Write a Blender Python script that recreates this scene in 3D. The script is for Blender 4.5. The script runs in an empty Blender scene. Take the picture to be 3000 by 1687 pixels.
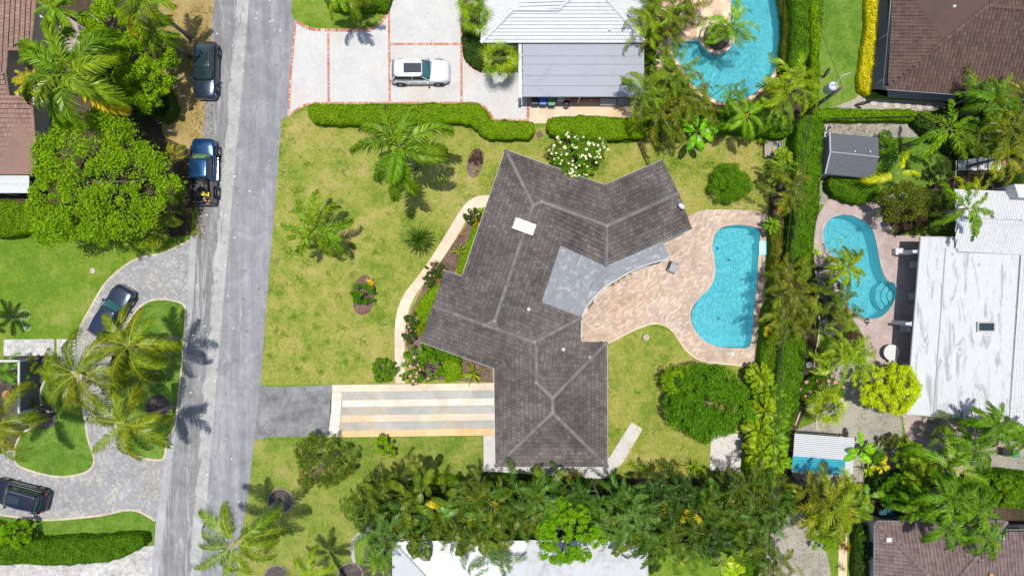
import bpy, bmesh, math, random
import numpy as np
from mathutils import Vector, Matrix, Euler
from mathutils.geometry import tessellate_polygon
random.seed(7); np.random.seed(7)
R = math.radians
# ------------------------------------------------------------------ camera, sky, sun, exposure
scn = bpy.context.scene
COL = scn.collection
CAM_H = 57.14            # drone height in metres
S = 35.0                 # photograph pixels per metre on the ground
CX, CY = 1500.0, 843.5   # photograph centre
cd = bpy.data.cameras.new('camera'); cam = bpy.data.objects.new('camera', cd); COL.objects.link(cam)
cam.location = (0, 0, CAM_H); cam.rotation_euler = (0, 0, 0)
cd.sensor_width = 36; cd.sensor_fit = 'HORIZONTAL'; cd.lens = 36 * CAM_H / (3000 / S)
cd.clip_start = 0.5; cd.clip_end = 2000
scn.camera = cam
SHX, SHY = 0.0, 0.07     # shadow offset per metre of height (x right, y down the picture)
el = math.atan2(1, math.hypot(SHX, SHY))
w = bpy.data.worlds.new('World'); scn.world = w; w.use_nodes = True
wn = w.node_tree; wn.nodes.clear()
sky = wn.nodes.new('ShaderNodeTexSky'); sky.sky_type = 'NISHITA'; sky.sun_disc = False
sky.sun_elevation = el; sky.sun_rotation = 0.0; sky.air_density = 1.0; sky.dust_density = 1.2; sky.ozone_density = 1.0
bg = wn.nodes.new('ShaderNodeBackground'); bg.inputs['Strength'].default_value = 0.12
wo = wn.nodes.new('ShaderNodeOutputWorld')
wn.links.new(sky.outputs[0], bg.inputs[0]); wn.links.new(bg.outputs[0], wo.inputs[0])
sd = bpy.data.lights.new('sun', 'SUN'); sun = bpy.data.objects.new('sun', sd); COL.objects.link(sun)
sd.energy = 3.7; sd.angle = R(0.55); sd.color = (1.0, 0.965, 0.90)
sun.rotation_euler = Vector((-SHX, SHY, 1.0)).to_track_quat('Z', 'Y').to_euler()
sun.location = (0, 4, 80)
scn.view_settings.view_transform = 'Standard'; scn.view_settings.look = 'None'
scn.view_settings.exposure = 0.38; scn.view_settings.gamma = 1; scn.view_settings.use_curve_mapping = False

# ------------------------------------------------------------------ helpers
def P(px, py, z=0.0):
    """a point of the place seen at photo pixel (px,py) and standing at height z (metres)"""
    k = (CAM_H - z) / CAM_H / S
    return Vector(((px - CX) * k, -(py - CY) * k, z))
def PP(pts, z=0.0): return [P(a, b, z) for a, b in pts]
def tag(o, label=None, cat=None, group=None, kind=None):
    if label: o['label'] = label
    if cat: o['category'] = cat
    if group: o['group'] = group
    if kind: o['kind'] = kind
    return o
def empty(name, loc, label, cat, group=None, rz=0.0):
    o = bpy.data.objects.new(name, None); COL.objects.link(o); o.location = loc; o.rotation_euler = (0, 0, rz)
    o.empty_display_size = 0.3
    return tag(o, label, cat, group)
def link(name, me, parent=None, loc=None, rot=None, sc=None, mat=None, color=None):
    o = bpy.data.objects.new(name, me); COL.objects.link(o)
    if parent: o.parent = parent
    if loc is not None: o.location = loc
    if rot is not None: o.rotation_euler = rot
    if sc is not None: o.scale = (sc, sc, sc) if not hasattr(sc, '__len__') else sc
    if color is not None: o.color = (*color[:3], 1)
    return o
class MB:
    def __init__(s): s.v = []; s.f = []
    def add(s, vs, fs):
        b = len(s.v); s.v += [tuple(v) for v in vs]; s.f += [tuple(b + i for i in f) for f in fs]; return s
    def box(s, c, size, rz=0.0, taper=1.0):
        sx, sy, sz = size[0] / 2, size[1] / 2, size[2] / 2; ca, sa = math.cos(rz), math.sin(rz); vs = []
        for dz in (-1, 1):
            k = taper if dz > 0 else 1
            for dx, dy in ((-1, -1), (1, -1), (1, 1), (-1, 1)):
                x, y = dx * sx * k, dy * sy * k
                vs.append((c[0] + x * ca - y * sa, c[1] + x * sa + y * ca, c[2] + dz * sz))
        return s.add(vs, [(3, 2, 1, 0), (4, 5, 6, 7), (0, 1, 5, 4), (1, 2, 6, 5), (2, 3, 7, 6), (3, 0, 4, 7)])
    def prism(s, poly, z0, z1, bottom=True):
        pts = [(p[0], p[1]) for p in poly]
        if area2(pts) < 0: pts = pts[::-1]
        n = len(pts); b = len(s.v)
        z1s = z1 if hasattr(z1, '__len__') else [z1] * n
        s.v += [(x, y, z0) for x, y in pts] + [(x, y, z1s[i]) for i, (x, y) in enumerate(pts)]
        tr = tessellate_polygon([[Vector((x, y, 0)) for x, y in pts]])
        for t in tr:
            a = [pts[i] for i in t]; t = t if area2(a) > 0 else t[::-1]
            s.f.append(tuple(b + n + i for i in t))
            if bottom: s.f.append(tuple(b + i for i in t[::-1]))
        for i in range(n):
            j = (i + 1) % n; s.f.append((b + i, b + j, b + n + j, b + n + i))
        return s
    def tube(s, path, rad, seg=8, cap=True):
        path = [Vector(p) for p in path]; n = len(path)
        rad = rad if hasattr(rad, '__len__') else [rad] * n
        b = len(s.v); ref = Vector((0.13, 0.21, 0.97))
        for i, p in enumerate(path):
            d = (path[min(i + 1, n - 1)] - path[max(i - 1, 0)]).normalized()
            if abs(d.dot(ref)) > 0.97: rr = Vector((1, 0, 0))
            else: rr = ref
            a = d.cross(rr).normalized(); c = d.cross(a)
            for k in range(seg):
                t = 2 * math.pi * k / seg
                s.v.append(tuple(p + (a * math.cos(t) + c * math.sin(t)) * rad[i]))
        for i in range(n - 1):
            for k in range(seg):
                k2 = (k + 1) % seg
                s.f.append((b + i * seg + k, b + i * seg + k2, b + (i + 1) * seg + k2, b + (i + 1) * seg + k))
        if cap:
            s.f.append(tuple(b + k for k in range(seg))[::-1]); s.f.append(tuple(b + (n - 1) * seg + k for k in range(seg)))
        return s
    def lathe(s, c, prof, seg=16, axis='z'):
        b = len(s.v); n = len(prof)
        for r, z in prof:
            for k in range(seg):
                t = 2 * math.pi * k / seg; x, y = r * math.cos(t), r * math.sin(t)
                if axis == 'z': s.v.append((c[0] + x, c[1] + y, c[2] + z))
                else: s.v.append((c[0] + x, c[1] + z, c[2] + y))
        for i in range(n - 1):
            for k in range(seg):
                k2 = (k + 1) % seg; f = (b + i * seg + k, b + i * seg + k2, b + (i + 1) * seg + k2, b + (i + 1) * seg + k)
                s.f.append(f if axis == 'z' else f[::-1])
        f = tuple(b + k for k in range(seg)); g = tuple(b + (n - 1) * seg + k for k in range(seg))
        s.f.append(f[::-1] if axis == 'z' else f); s.f.append(g if axis == 'z' else g[::-1])
        return s
    def mesh(s, name, mat, smooth=False):
        me = bpy.data.meshes.new(name); me.from_pydata(s.v, [], s.f); me.update()
        if mat: me.materials.append(mat)
        if smooth: me.polygons.foreach_set('use_smooth', [True] * len(me.polygons))
        return me
    def build(s, name, mat, parent=None, smooth=False, bevel=0, sub=0, loc=None, rot=None):
        o = link(name, s.mesh(name, mat, smooth), parent, loc, rot)
        if bevel:
            m = o.modifiers.new('bevel', 'BEVEL'); m.width = bevel; m.segments = 2; m.limit_method = 'ANGLE'; m.angle_limit = R(35)
        if sub:
            m = o.modifiers.new('sub', 'SUBSURF'); m.levels = sub; m.render_levels = sub
        return o
def npmesh(name, V, F, mat):
    """V (n,3) array, F (m,k) array of equal-size faces"""
    me = bpy.data.meshes.new(name); V = np.asarray(V, np.float32); F = np.asarray(F, np.int32)
    me.vertices.add(len(V)); me.vertices.foreach_set('co', V.ravel())
    m, k = F.shape
    me.loops.add(m * k); me.loops.foreach_set('vertex_index', F.ravel())
    me.polygons.add(m); me.polygons.foreach_set('loop_start', np.arange(0, m * k, k, dtype=np.int32))
    me.polygons.foreach_set('use_smooth', np.zeros(m, bool)); me.update(calc_edges=True)
    if mat: me.materials.append(mat)
    return me
def area2(p):
    return sum(p[i][0] * p[(i + 1) % len(p)][1] - p[(i + 1) % len(p)][0] * p[i][1] for i in range(len(p)))
def ccw(p): return p if area2(p) > 0 else p[::-1]
def curve(pts, n=5, closed=True):
    out = []; L = len(pts)
    rng = range(L) if closed else range(L - 1)
    for i in rng:
        if closed: p0, p1, p2, p3 = pts[i - 1], pts[i], pts[(i + 1) % L], pts[(i + 2) % L]
        else: p0, p1, p2, p3 = pts[max(i - 1, 0)], pts[i], pts[i + 1], pts[min(i + 2, L - 1)]
        for k in range(n):
            t = k / n
            out.append(tuple(0.5 * (2 * p1[a] + (p2[a] - p0[a]) * t + (2 * p0[a] - 5 * p1[a] + 4 * p2[a] - p3[a]) * t * t + (3 * p1[a] - p0[a] - 3 * p2[a] + p3[a]) * t ** 3) for a in (0, 1)))
    if not closed: out.append(tuple(pts[-1]))
    return out
def inpoly(X, Y, poly):
    c = np.zeros(X.shape, bool); n = len(poly)
    for i in range(n):
        x1, y1 = poly[i][0], poly[i][1]; x2, y2 = poly[(i + 1) % n][0], poly[(i + 1) % n][1]
        if y1 == y2: continue
        m = ((y1 > Y) != (y2 > Y)) & (X < (x2 - x1) * (Y - y1) / (y2 - y1) + x1); c ^= m
    return c
def clip(subj, rect):
    """clip any polygon by the convex ccw polygon rect"""
    out = subj
    for i in range(len(rect)):
        a, b = rect[i], rect[(i + 1) % len(rect)]; inp = out; out = []
        if not inp: return []
        ex, ey = b[0] - a[0], b[1] - a[1]
        d = [ex * (p[1] - a[1]) - ey * (p[0] - a[0]) for p in inp]
        for k in range(len(inp)):
            p, q = inp[k - 1], inp[k]; dp, dq = d[k - 1], d[k]
            if (dp >= 0) != (dq >= 0):
                t = dp / (dp - dq); out.append((p[0] + (q[0] - p[0]) * t, p[1] + (q[1] - p[1]) * t))
            if dq >= 0: out.append(q)
    return out
def inset(poly, d):
    p = ccw([(a[0], a[1]) for a in poly]); n = len(p); out = []
    for i in range(n):
        a, b, c = Vector(p[i - 1]), Vector(p[i]), Vector(p[(i + 1) % n])
        u = (b - a).normalized(); v = (c - b).normalized(); nu = Vector((-u.y, u.x)); nv = Vector((-v.y, v.x))
        k = max(1 + nu.dot(nv), 0.35)
        q = b + (nu + nv) * (d / k); out.append((q.x, q.y))
    return out
def sheet(name, pxpoly, z, mat, holes=(), kind='structure', parent=None, world=False):
    rings = [[Vector((p[0], p[1], 0)) for p in (pxpoly if world else PP(pxpoly))]] + [[Vector((p[0], p[1], 0)) for p in h] for h in holes]
    tr = tessellate_polygon(rings); V = [v for r in rings for v in r]; F = []
    for t in tr:
        F.append(t if area2([V[i] for i in t]) > 0 else t[::-1])
    mb = MB(); mb.add([(v.x, v.y, z) for v in V], F)
    o = mb.build(name, mat, parent)
    if kind: o['kind'] = kind
    return o

# ------------------------------------------------------------------ materials
class NT:
    def __init__(s, name):
        s.m = bpy.data.materials.new(name); s.m.use_nodes = True; s.t = s.m.node_tree; s.t.nodes.clear()
        s.out = s.t.nodes.new('ShaderNodeOutputMaterial')
    def n(s, typ, **kw):
        nd = s.t.nodes.new('ShaderNode' + typ)
        for k, v in kw.items():
            if k.startswith('_'): setattr(nd, k[1:], v); continue
            key = int(k[1:]) if k[0] == 'i' and k[1:].isdigit() else k.replace('__', ' ')
            if isinstance(v, bpy.types.NodeSocket): s.t.links.new(v, nd.inputs[key])
            else: nd.inputs[key].default_value = v
        return nd
    def math(s, op, a, b=0.0, c=None):
        kw = dict(i0=a, i1=b)
        if c is not None: kw['i2'] = c
        return s.n('Math', _operation=op, **kw).outputs[0]
    def noise(s, scale, detail=3, rough=0.6, vec=None, dist=0.0):
        kw = dict(Scale=scale, Detail=detail, Roughness=rough, Distortion=dist)
        if vec is not None: kw['Vector'] = vec
        return s.n('TexNoise', **kw).outputs[0]
    def ramp(s, fac, stops, interp='LINEAR'):
        r = s.n('ValToRGB', Fac=fac); cr = r.color_ramp; cr.interpolation = interp
        while len(cr.elements) < len(stops): cr.elements.new(0.5)
        for e, (p, c) in zip(cr.elements, stops):
            e.position = p; e.color = (*c, 1) if len(c) == 3 else c
        return r.outputs[0]
    def mix(s, fac, a, b, mode='MIX'):
        nd = s.t.nodes.new('ShaderNodeMix'); nd.data_type = 'RGBA'; nd.blend_type = mode
        for i, v in ((0, fac), (6, a), (7, b)):
            if isinstance(v, bpy.types.NodeSocket): s.t.links.new(v, nd.inputs[i])
            else: nd.inputs[i].default_value = (*v, 1) if hasattr(v, '__len__') and len(v) == 3 else v
        return nd.outputs[2]
    def coord(s): return s.n('TexCoord').outputs['Object']
    def fin(s, color, rough=0.8, bump=None, bstr=0.4, bdist=0.02, metal=0.0, spec=0.5, **kw):
        a = dict(Base__Color=color, Roughness=rough, Metallic=metal); a['Specular__IOR__Level'] = spec
        if not isinstance(color, bpy.types.NodeSocket) and len(color) == 3: a['Base__Color'] = (*color, 1)
        a.update(kw)
        b = s.n('BsdfPrincipled', **a)
        if bump is not None:
            bn = s.n('Bump', Height=bump, Strength=bstr, Distance=bdist); s.t.links.new(bn.outputs[0], b.inputs['Normal'])
        s.t.links.new(b.outputs[0], s.out.inputs[0]); return s.m
def simple(name, c, rough=0.6, var=0.12, scale=6.0, metal=0.0, bstr=0.15, **kw):
    t = NT(name); v = t.coord(); n = t.noise(scale, 4, 0.6, v)
    c1 = tuple(x * (1 - var) for x in c); c2 = tuple(min(1, x * (1 + var)) for x in c)
    return t.fin(t.ramp(n, [(0.3, c1), (0.7, c2)]), rough, bump=t.noise(scale * 8, 2, 0.5, v), bstr=bstr, bdist=0.01, metal=metal, **kw)
def pieces(name, cols, rough=0.85, stain=None, stain_scale=0.25, fine=25, fvar=0.18, big=0.5, bigvar=0.12, bstr=0.3, stretch=None, stain_amt=0.6):
    """colour differs from piece to piece (mesh island + object), plus grain, weathering and stains"""
    t = NT(name); v = t.n('NewGeometry').outputs['Position']
    r1 = t.n('NewGeometry').outputs['Random Per Island']; r2 = t.n('ObjectInfo').outputs['Random']
    r = t.math('FRACT', t.math('ADD', t.math('MULTIPLY', r1, 7.31), r2))
    n = len(cols); col = t.ramp(r, [(i / max(n - 1, 1), c) for i, c in enumerate(cols)])
    vv = v
    if stretch: vv = t.n('Mapping', Vector=v, Scale=stretch).outputs[0]
    f = t.noise(fine, 3, 0.65, vv); col = t.mix(1.0, col, t.ramp(f, [(0.25, (1 - fvar,) * 3), (0.75, (1 + fvar,) * 3)]), 'MULTIPLY')
    b = t.noise(big, 5, 0.68, v, 0.6); col = t.mix(1.0, col, t.ramp(b, [(0.38, (1 - bigvar,) * 3), (0.62, (1 + bigvar,) * 3)]), 'MULTIPLY')
    if stain:
        s_ = t.noise(stain_scale, 4, 0.62, v, 0.6)
        m = t.ramp(s_, [(0.5, (0, 0, 0)), (0.68, (stain_amt,) * 3)]); col = t.mix(m, col, t.mix(1.0, col, stain, 'MULTIPLY'))
    return t.fin(col, rough, bump=f, bstr=bstr, bdist=0.008)
def foliage(name, cols, trans=0.35, rough=0.5, clump=1.2, usecolor=True):
    t = NT(name); g = t.n('NewGeometry'); oi = t.n('ObjectInfo')
    r = t.math('FRACT', t.math('ADD', t.math('MULTIPLY', g.outputs['Random Per Island'], 5.7), oi.outputs['Random']))
    n = t.noise(clump, 3, 0.6, g.outputs['Position'])
    n2 = t.noise(clump * 4.2, 2, 0.6, g.outputs['Position'])
    f = t.math('ADD', t.math('MULTIPLY', r, 0.50), t.math('MULTIPLY', n, 0.45)); f = t.math('ADD', f, t.math('MULTIPLY', n2, 0.75)); f = t.math('SUBTRACT', f, 0.36)
    k = len(cols); col = t.ramp(f, [(i / (k - 1), c) for i, c in enumerate(cols)])
    if usecolor: col = t.mix(1.0, col, oi.outputs['Color'], 'MULTIPLY')
    p = t.n('BsdfPrincipled', Base__Color=col, Roughness=rough); p.inputs['Specular IOR Level'].default_value = 0.22
    tr = t.n('BsdfTranslucent', Color=t.mix(1.0, col, (1.25, 1.3, 0.5), 'MULTIPLY'))
    mx = t.n('MixShader', i0=trans, i1=p.outputs[0], i2=tr.outputs[0]); t.t.links.new(mx.outputs[0], t.out.inputs[0])
    return t.m
def lawn_mat(name, dry, mid, lush, weed, dryness=0.5, spots=0.6):
    t = NT(name); v = t.n('NewGeometry').outputs['Position']
    a = t.noise(0.22, 4, 0.6, v, 0.8); b = t.noise(1.0, 5, 0.74, v, 0.4); c = t.noise(4.5, 5, 0.8, v)
    f = t.math('ADD', t.math('MULTIPLY', a, 1.15), t.math('MULTIPLY', b, 1.05)); f = t.math('SUBTRACT', f, 0.65 + (dryness - 0.5) * 0.5)
    f = t.math('ADD', f, t.math('MULTIPLY', t.math('SUBTRACT', c, 0.5), 1.25))
    col = t.ramp(f, [(0.16, dry), (0.46, mid), (0.72, lush)])
    w1 = t.noise(0.45, 3, 0.6, v, 0.6); w2 = t.noise(1.9, 4, 0.75, v, 0.5)
    m = t.math('MULTIPLY', t.ramp(w1, [(0.48, (0, 0, 0)), (0.60, (1, 1, 1))]), t.ramp(w2, [(0.50, (0, 0, 0)), (0.60, (1, 1, 1))]))
    col = t.mix(t.math('MULTIPLY', m, spots), col, weed)
    s = t.noise(34.0, 3, 0.8, v); col = t.mix(1.0, col, t.ramp(s, [(0.28, (0.55, 0.58, 0.5)), (0.72, (1.42, 1.38, 1.35))]), 'MULTIPLY')
    return t.fin(col, 0.95, bump=t.math('ADD', s, t.math('MULTIPLY', c, 0.8)), bstr=0.9, bdist=0.07, spec=0.15)

M = {}
M['lawn_dry'] = lawn_mat('lawn_dry', (0.41, 0.335, 0.125), (0.27, 0.292, 0.052), (0.145, 0.225, 0.024), (0.085, 0.150, 0.026), 0.53, 0.7)
M['lawn_green'] = lawn_mat('lawn_green', (0.29, 0.30, 0.085), (0.175, 0.265, 0.026), (0.110, 0.210, 0.016), (0.08, 0.15, 0.02), 0.32, 0.35)
M['lawn_lush'] = lawn_mat('lawn_lush', (0.22, 0.29, 0.06), (0.145, 0.25, 0.032), (0.085, 0.18, 0.018), (0.05, 0.12, 0.02), 0.35, 0.3)
M['verge'] = lawn_mat('verge', (0.46, 0.33, 0.17), (0.34, 0.25, 0.09), (0.22, 0.19, 0.05), (0.12, 0.13, 0.03), 0.62, 0.5)
M['soil'] = lawn_mat('soil', (0.115, 0.082, 0.055), (0.07, 0.052, 0.034), (0.05, 0.046, 0.022), (0.04, 0.05, 0.02), 0.5, 0.5)
M['sand'] = lawn_mat('sand', (0.42, 0.38, 0.33), (0.33, 0.31, 0.275), (0.20, 0.20, 0.15), (0.15, 0.18, 0.08), 0.72, 0.35)
M['mulch'] = lawn_mat('mulch', (0.26, 0.17, 0.14), (0.18, 0.115, 0.095), (0.11, 0.07, 0.06), (0.03, 0.02, 0.02), 0.5, 0.3)
M['darkmulch'] = lawn_mat('darkmulch', (0.15, 0.13, 0.12), (0.095, 0.08, 0.075), (0.06, 0.05, 0.048), (0.02, 0.02, 0.02), 0.5, 0.3)
def road_mat():
    t = NT('asphalt'); v = t.n('NewGeometry').outputs['Position']; sp = t.n('SeparateXYZ', Vector=v)
    u = t.math('ADD', t.math('MULTIPLY', sp.outputs[0], 35.0), t.math('MULTIPLY', sp.outputs[1], -2.975)); u = t.math('ADD', u, 1571.7)
    st = t.n('Mapping', Vector=v, Rotation=(0, 0, R(4.9)), Scale=(1.0, 0.05, 1.0)).outputs[0]; st2 = t.n('Mapping', Vector=v, Scale=(1.0, 0.35, 1.0)).outputs[0]
    rag = t.noise(2.0, 5, 0.75, st2); big = t.noise(0.25, 3, 0.5, v)
    ur = t.math('ADD', u, t.math('MULTIPLY', t.math('SUBTRACT', rag, 0.5), 46.0)); ur = t.math('ADD', ur, t.math('MULTIPLY', t.math('SUBTRACT', big, 0.5), 30.0))
    us = t.math('ADD', u, t.math('MULTIPLY', t.math('SUBTRACT', rag, 0.5), 3.0))
    def step(x, a, wd=2.0): return t.n('MapRange', Value=x, i1=a, i2=a + wd, i3=0.0, i4=1.0).outputs[0]
    pale = t.math('MULTIPLY', step(ur, 694.0), t.math('SUBTRACT', 1.0, step(us, 729.0)))
    lane = t.ramp(t.noise(1.6, 5, 0.7, st), [(0.34, (0.15, 0.148, 0.152)), (0.5, (0.195, 0.192, 0.193)), (0.66, (0.245, 0.24, 0.235))])
    lane2 = t.ramp(t.noise(1.3, 5, 0.7, st), [(0.34, (0.185, 0.18, 0.192)), (0.5, (0.225, 0.22, 0.232)), (0.68, (0.285, 0.28, 0.285))])
    col = t.mix(step(us, 729.0), lane, lane2)
    streak = t.math('MULTIPLY', step(t.noise(1.1, 6, 0.8, st, 0.8), 0.555, 0.03), t.math('SUBTRACT', 1.0, step(us, 729.0)))
    s2 = t.math('MULTIPLY', step(t.noise(0.9, 6, 0.8, st2, 0.5), 0.58, 0.02), t.math('SUBTRACT', 1.0, step(u, 760.0, 30.0)))
    pm = t.math('MAXIMUM', t.math('MAXIMUM', pale, t.math('MULTIPLY', streak, 0.7)), t.math('MULTIPLY', s2, 0.6))
    pc = t.ramp(t.noise(3.0, 5, 0.75, v), [(0.3, (0.29, 0.286, 0.273)), (0.7, (0.375, 0.368, 0.352))])
    col = t.mix(pm, col, pc)
    # fine cracks, stones and dust
    vo = t.n('TexVoronoi', _feature='DISTANCE_TO_EDGE', Scale=0.16, Vector=t.n('VectorMath', _operation='ADD', i0=v, i1=t.n('VectorMath', _operation='SCALE', i0=t.n('TexNoise', Scale=0.9, Detail=4.0).outputs[1], i3=3.2).outputs[0]).outputs[0]).outputs[0]
    cr = t.math('MULTIPLY', t.math('SUBTRACT', 1.0, step(vo, 0.0022, 0.003)), step(t.noise(0.13, 2, 0.5, v), 0.60, 0.03))
    col = t.mix(t.math('MULTIPLY', cr, 0.5), col, (0.12, 0.12, 0.12))
    f = t.noise(30, 3, 0.8, v); col = t.mix(1.0, col, t.ramp(f, [(0.3, (0.84,) * 3), (0.7, (1.16,) * 3)]), 'MULTIPLY')
    g = t.noise(0.6, 6, 0.7, v, 1.0); col = t.mix(1.0, col, t.ramp(g, [(0.34, (0.80,) * 3), (0.66, (1.16,) * 3)]), 'MULTIPLY')
    rp = t.math('MULTIPLY', step(t.noise(1.4, 5, 0.8, st2, 1.0), 0.60, 0.02), t.math('MULTIPLY', step(u, 790.0, 8.0), 0.45)); col = t.mix(rp, col, (0.36, 0.355, 0.345))
    oil = t.n('TexVoronoi', _feature='F1', Scale=0.8, Vector=v).outputs[0]; col = t.mix(t.math('MULTIPLY', t.math('SUBTRACT', 1.0, step(oil, 0.05, 0.07)), 0.5), col, (0.08, 0.08, 0.085))
    return t.fin(col, 0.9, bump=f, bstr=0.5, bdist=0.01, spec=0.25)
M['road'] = road_mat()
M['apron'] = simple('old_asphalt', (0.17, 0.168, 0.17), 0.85, 0.45, 0.8)
M['gutterstone'] = simple('roadside_concrete', (0.306, 0.306, 0.306), 0.9, 0.2, 0.6)
M['lawn_mid'] = lawn_mat('lawn_mid', (0.34, 0.31, 0.10), (0.23, 0.27, 0.048), (0.12, 0.205, 0.022), (0.08, 0.15, 0.025), 0.40, 0.5)
M['paver_deck'] = pieces('deck_paver', [(0.344, 0.249, 0.194), (0.430, 0.323, 0.249), (0.383, 0.280, 0.215), (0.516, 0.408, 0.323), (0.404, 0.301, 0.237), (0.559, 0.469, 0.361)], 0.85, (1.0, 0.86, 0.66), 0.3)
M['paver_grey'] = pieces('grey_paver', [(0.223, 0.222, 0.228), (0.273, 0.272, 0.276), (0.244, 0.241, 0.246), (0.319, 0.315, 0.302), (0.370, 0.357, 0.316)], 0.85, (1.1, 1.0, 0.78), 0.25)
M['paver_mauve'] = pieces('mauve_paver', [(0.340, 0.258, 0.235), (0.405, 0.308, 0.281), (0.368, 0.290, 0.267), (0.432, 0.350, 0.317)], 0.85, (0.85, 0.85, 0.85), 0.4)
M['paver_white'] = pieces('white_paver', [(0.446, 0.437, 0.423), (0.470, 0.461, 0.446), (0.456, 0.442, 0.428), (0.484, 0.475, 0.465)], 0.8, (1.0, 0.88, 0.66), 0.22, fvar=0.06, bigvar=0.05)
M['paver_trav'] = pieces('travertine', [(0.328, 0.316, 0.303), (0.451, 0.435, 0.410), (0.394, 0.373, 0.344), (0.508, 0.492, 0.467), (0.279, 0.283, 0.303)], 0.8)
M['joint'] = simple('joint_sand', (0.33, 0.29, 0.25), 0.95, 0.15, 9)
M['joint_white'] = simple('pale_joint', (0.43, 0.42, 0.405), 0.95, 0.06, 9)
M['joint_grey'] = simple('grey_joint', (0.19, 0.19, 0.19), 0.95, 0.1, 9)
M['brick'] = pieces('red_brick', [(0.36, 0.12, 0.075), (0.44, 0.16, 0.10), (0.50, 0.22, 0.15), (0.40, 0.14, 0.09), (0.58, 0.42, 0.34), (0.27, 0.10, 0.075)], 0.9)
M['brick_pale'] = pieces('pale_border_brick', [(0.42, 0.34, 0.27), (0.50, 0.42, 0.33), (0.46, 0.36, 0.27)], 0.9)
M['flag'] = pieces('flagstone', [(0.52, 0.32, 0.20), (0.62, 0.43, 0.30), (0.68, 0.50, 0.36), (0.44, 0.26, 0.17), (0.58, 0.41, 0.33)], 0.85, fine=8)
M['beige'] = pieces('beige_concrete', [(0.577, 0.460, 0.354), (0.614, 0.494, 0.386), (0.559, 0.452, 0.359)], 0.9, (1.0, 0.80, 0.52), 0.2, fvar=0.07)
M['beige_white'] = pieces('white_concrete', [(0.592, 0.544, 0.460), (0.609, 0.565, 0.488), (0.574, 0.523, 0.436)], 0.9, (1.0, 0.88, 0.68), 0.3, fvar=0.06)
M['orange_slab'] = pieces('rust_stained_concrete', [(0.572, 0.390, 0.205), (0.598, 0.431, 0.243), (0.607, 0.372, 0.175)], 0.9, (1.0, 0.74, 0.42), 0.3, fvar=0.08)
M['grey_slab'] = pieces('grey_exposed_aggregate', [(0.322, 0.323, 0.298), (0.357, 0.353, 0.328), (0.339, 0.331, 0.302)], 0.9, (1.15, 0.92, 0.62), 0.22, fvar=0.14)
M['pad'] = simple('pale_concrete', (0.492, 0.460, 0.425), 0.9, 0.06, 1.5)
M['tile_dark'] = pieces('weathered_dark_tile', [(0.074, 0.060, 0.055), (0.088, 0.074, 0.068), (0.108, 0.092, 0.083), (0.080, 0.067, 0.062), (0.124, 0.106, 0.097), (0.097, 0.081, 0.073)], 0.9, (0.60, 0.60, 0.62), 0.3, fine=9, fvar=0.2, big=0.28, bigvar=0.34, stretch=(1, 1, 1))
M['ridge_dark'] = pieces('ridge_tile_dark', [(0.118, 0.108, 0.103), (0.145, 0.134, 0.128), (0.164, 0.152, 0.144)], 0.9)
M['mortar'] = simple('mortar', (0.19, 0.175, 0.155), 0.95, 0.4, 3)
M['tile_white'] = pieces('white_roof_tile', [(0.50, 0.502, 0.505), (0.53, 0.532, 0.535), (0.515, 0.517, 0.52), (0.48, 0.482, 0.49)], 0.7, (0.86, 0.86, 0.88), 0.5, fvar=0.05, bigvar=0.04)
M['tile_brown'] = pieces('brown_barrel_tile', [(0.071, 0.041, 0.032), (0.093, 0.056, 0.043), (0.115, 0.071, 0.056), (0.081, 0.048, 0.038)], 0.9, (0.7, 0.66, 0.66), 0.5, fine=12)
M['tile_brownlight'] = pieces('faded_brown_tile', [(0.120, 0.083, 0.076), (0.150, 0.108, 0.097), (0.188, 0.137, 0.122), (0.128, 0.090, 0.083)], 0.9, (0.75, 0.72, 0.74), 0.5, fine=12)
M['tile_terra'] = pieces('terracotta_tile', [(0.224, 0.136, 0.101), (0.251, 0.155, 0.117), (0.197, 0.118, 0.091), (0.277, 0.176, 0.135)], 0.9, (0.85, 0.8, 0.8), 0.5, fine=12)
M['stucco'] = simple('cream_stucco', (0.510, 0.493, 0.451), 0.9, 0.06, 3)
M['stucco_grey'] = simple('grey_stucco', (0.36, 0.35, 0.33), 0.9, 0.08, 3)
M['trim'] = simple('white_trim', (0.46, 0.475, 0.465), 0.5, 0.06, 4)
M['white'] = simple('white_paint', (0.50, 0.50, 0.505), 0.45, 0.05, 4)
M['seamwhite'] = simple('white_metal_roof', (0.44, 0.453, 0.465), 0.45, 0.04, 1)
M['glasswin'] = simple('window_glass', (0.03, 0.045, 0.055), 0.06, 0.1, 1, bstr=0.0)
M['dark'] = simple('dark_plastic', (0.02, 0.02, 0.022), 0.5, 0.2, 8)
M['black'] = simple('black_rubber', (0.012, 0.012, 0.013), 0.75, 0.2, 8)
M['wood'] = pieces('weathered_wood', [(0.24, 0.17, 0.11), (0.32, 0.25, 0.17), (0.28, 0.2, 0.14)], 0.9, fine=12, stretch=(1, 8, 1))
M['bark'] = simple('bark', (0.13, 0.10, 0.075), 0.95, 0.35, 5, bstr=0.7)
M['palmtrunk'] = simple('palm_trunk', (0.21, 0.185, 0.155), 0.95, 0.3, 4, bstr=0.7)
M['chrome'] = simple('brushed_metal', (0.6, 0.6, 0.6), 0.25, 0.05, 5, metal=1.0)
M['grey'] = simple('grey_plastic', (0.25, 0.25, 0.25), 0.6, 0.1, 5)
M['lightgrey'] = simple('pale_grey_plastic', (0.48, 0.49, 0.50), 0.5, 0.05, 5)
M['terra'] = simple('terracotta', (0.42, 0.20, 0.10), 0.85, 0.15, 8)
M['edging'] = simple('edging_stone', (0.22, 0.17, 0.14), 0.95, 0.3, 5)
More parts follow.
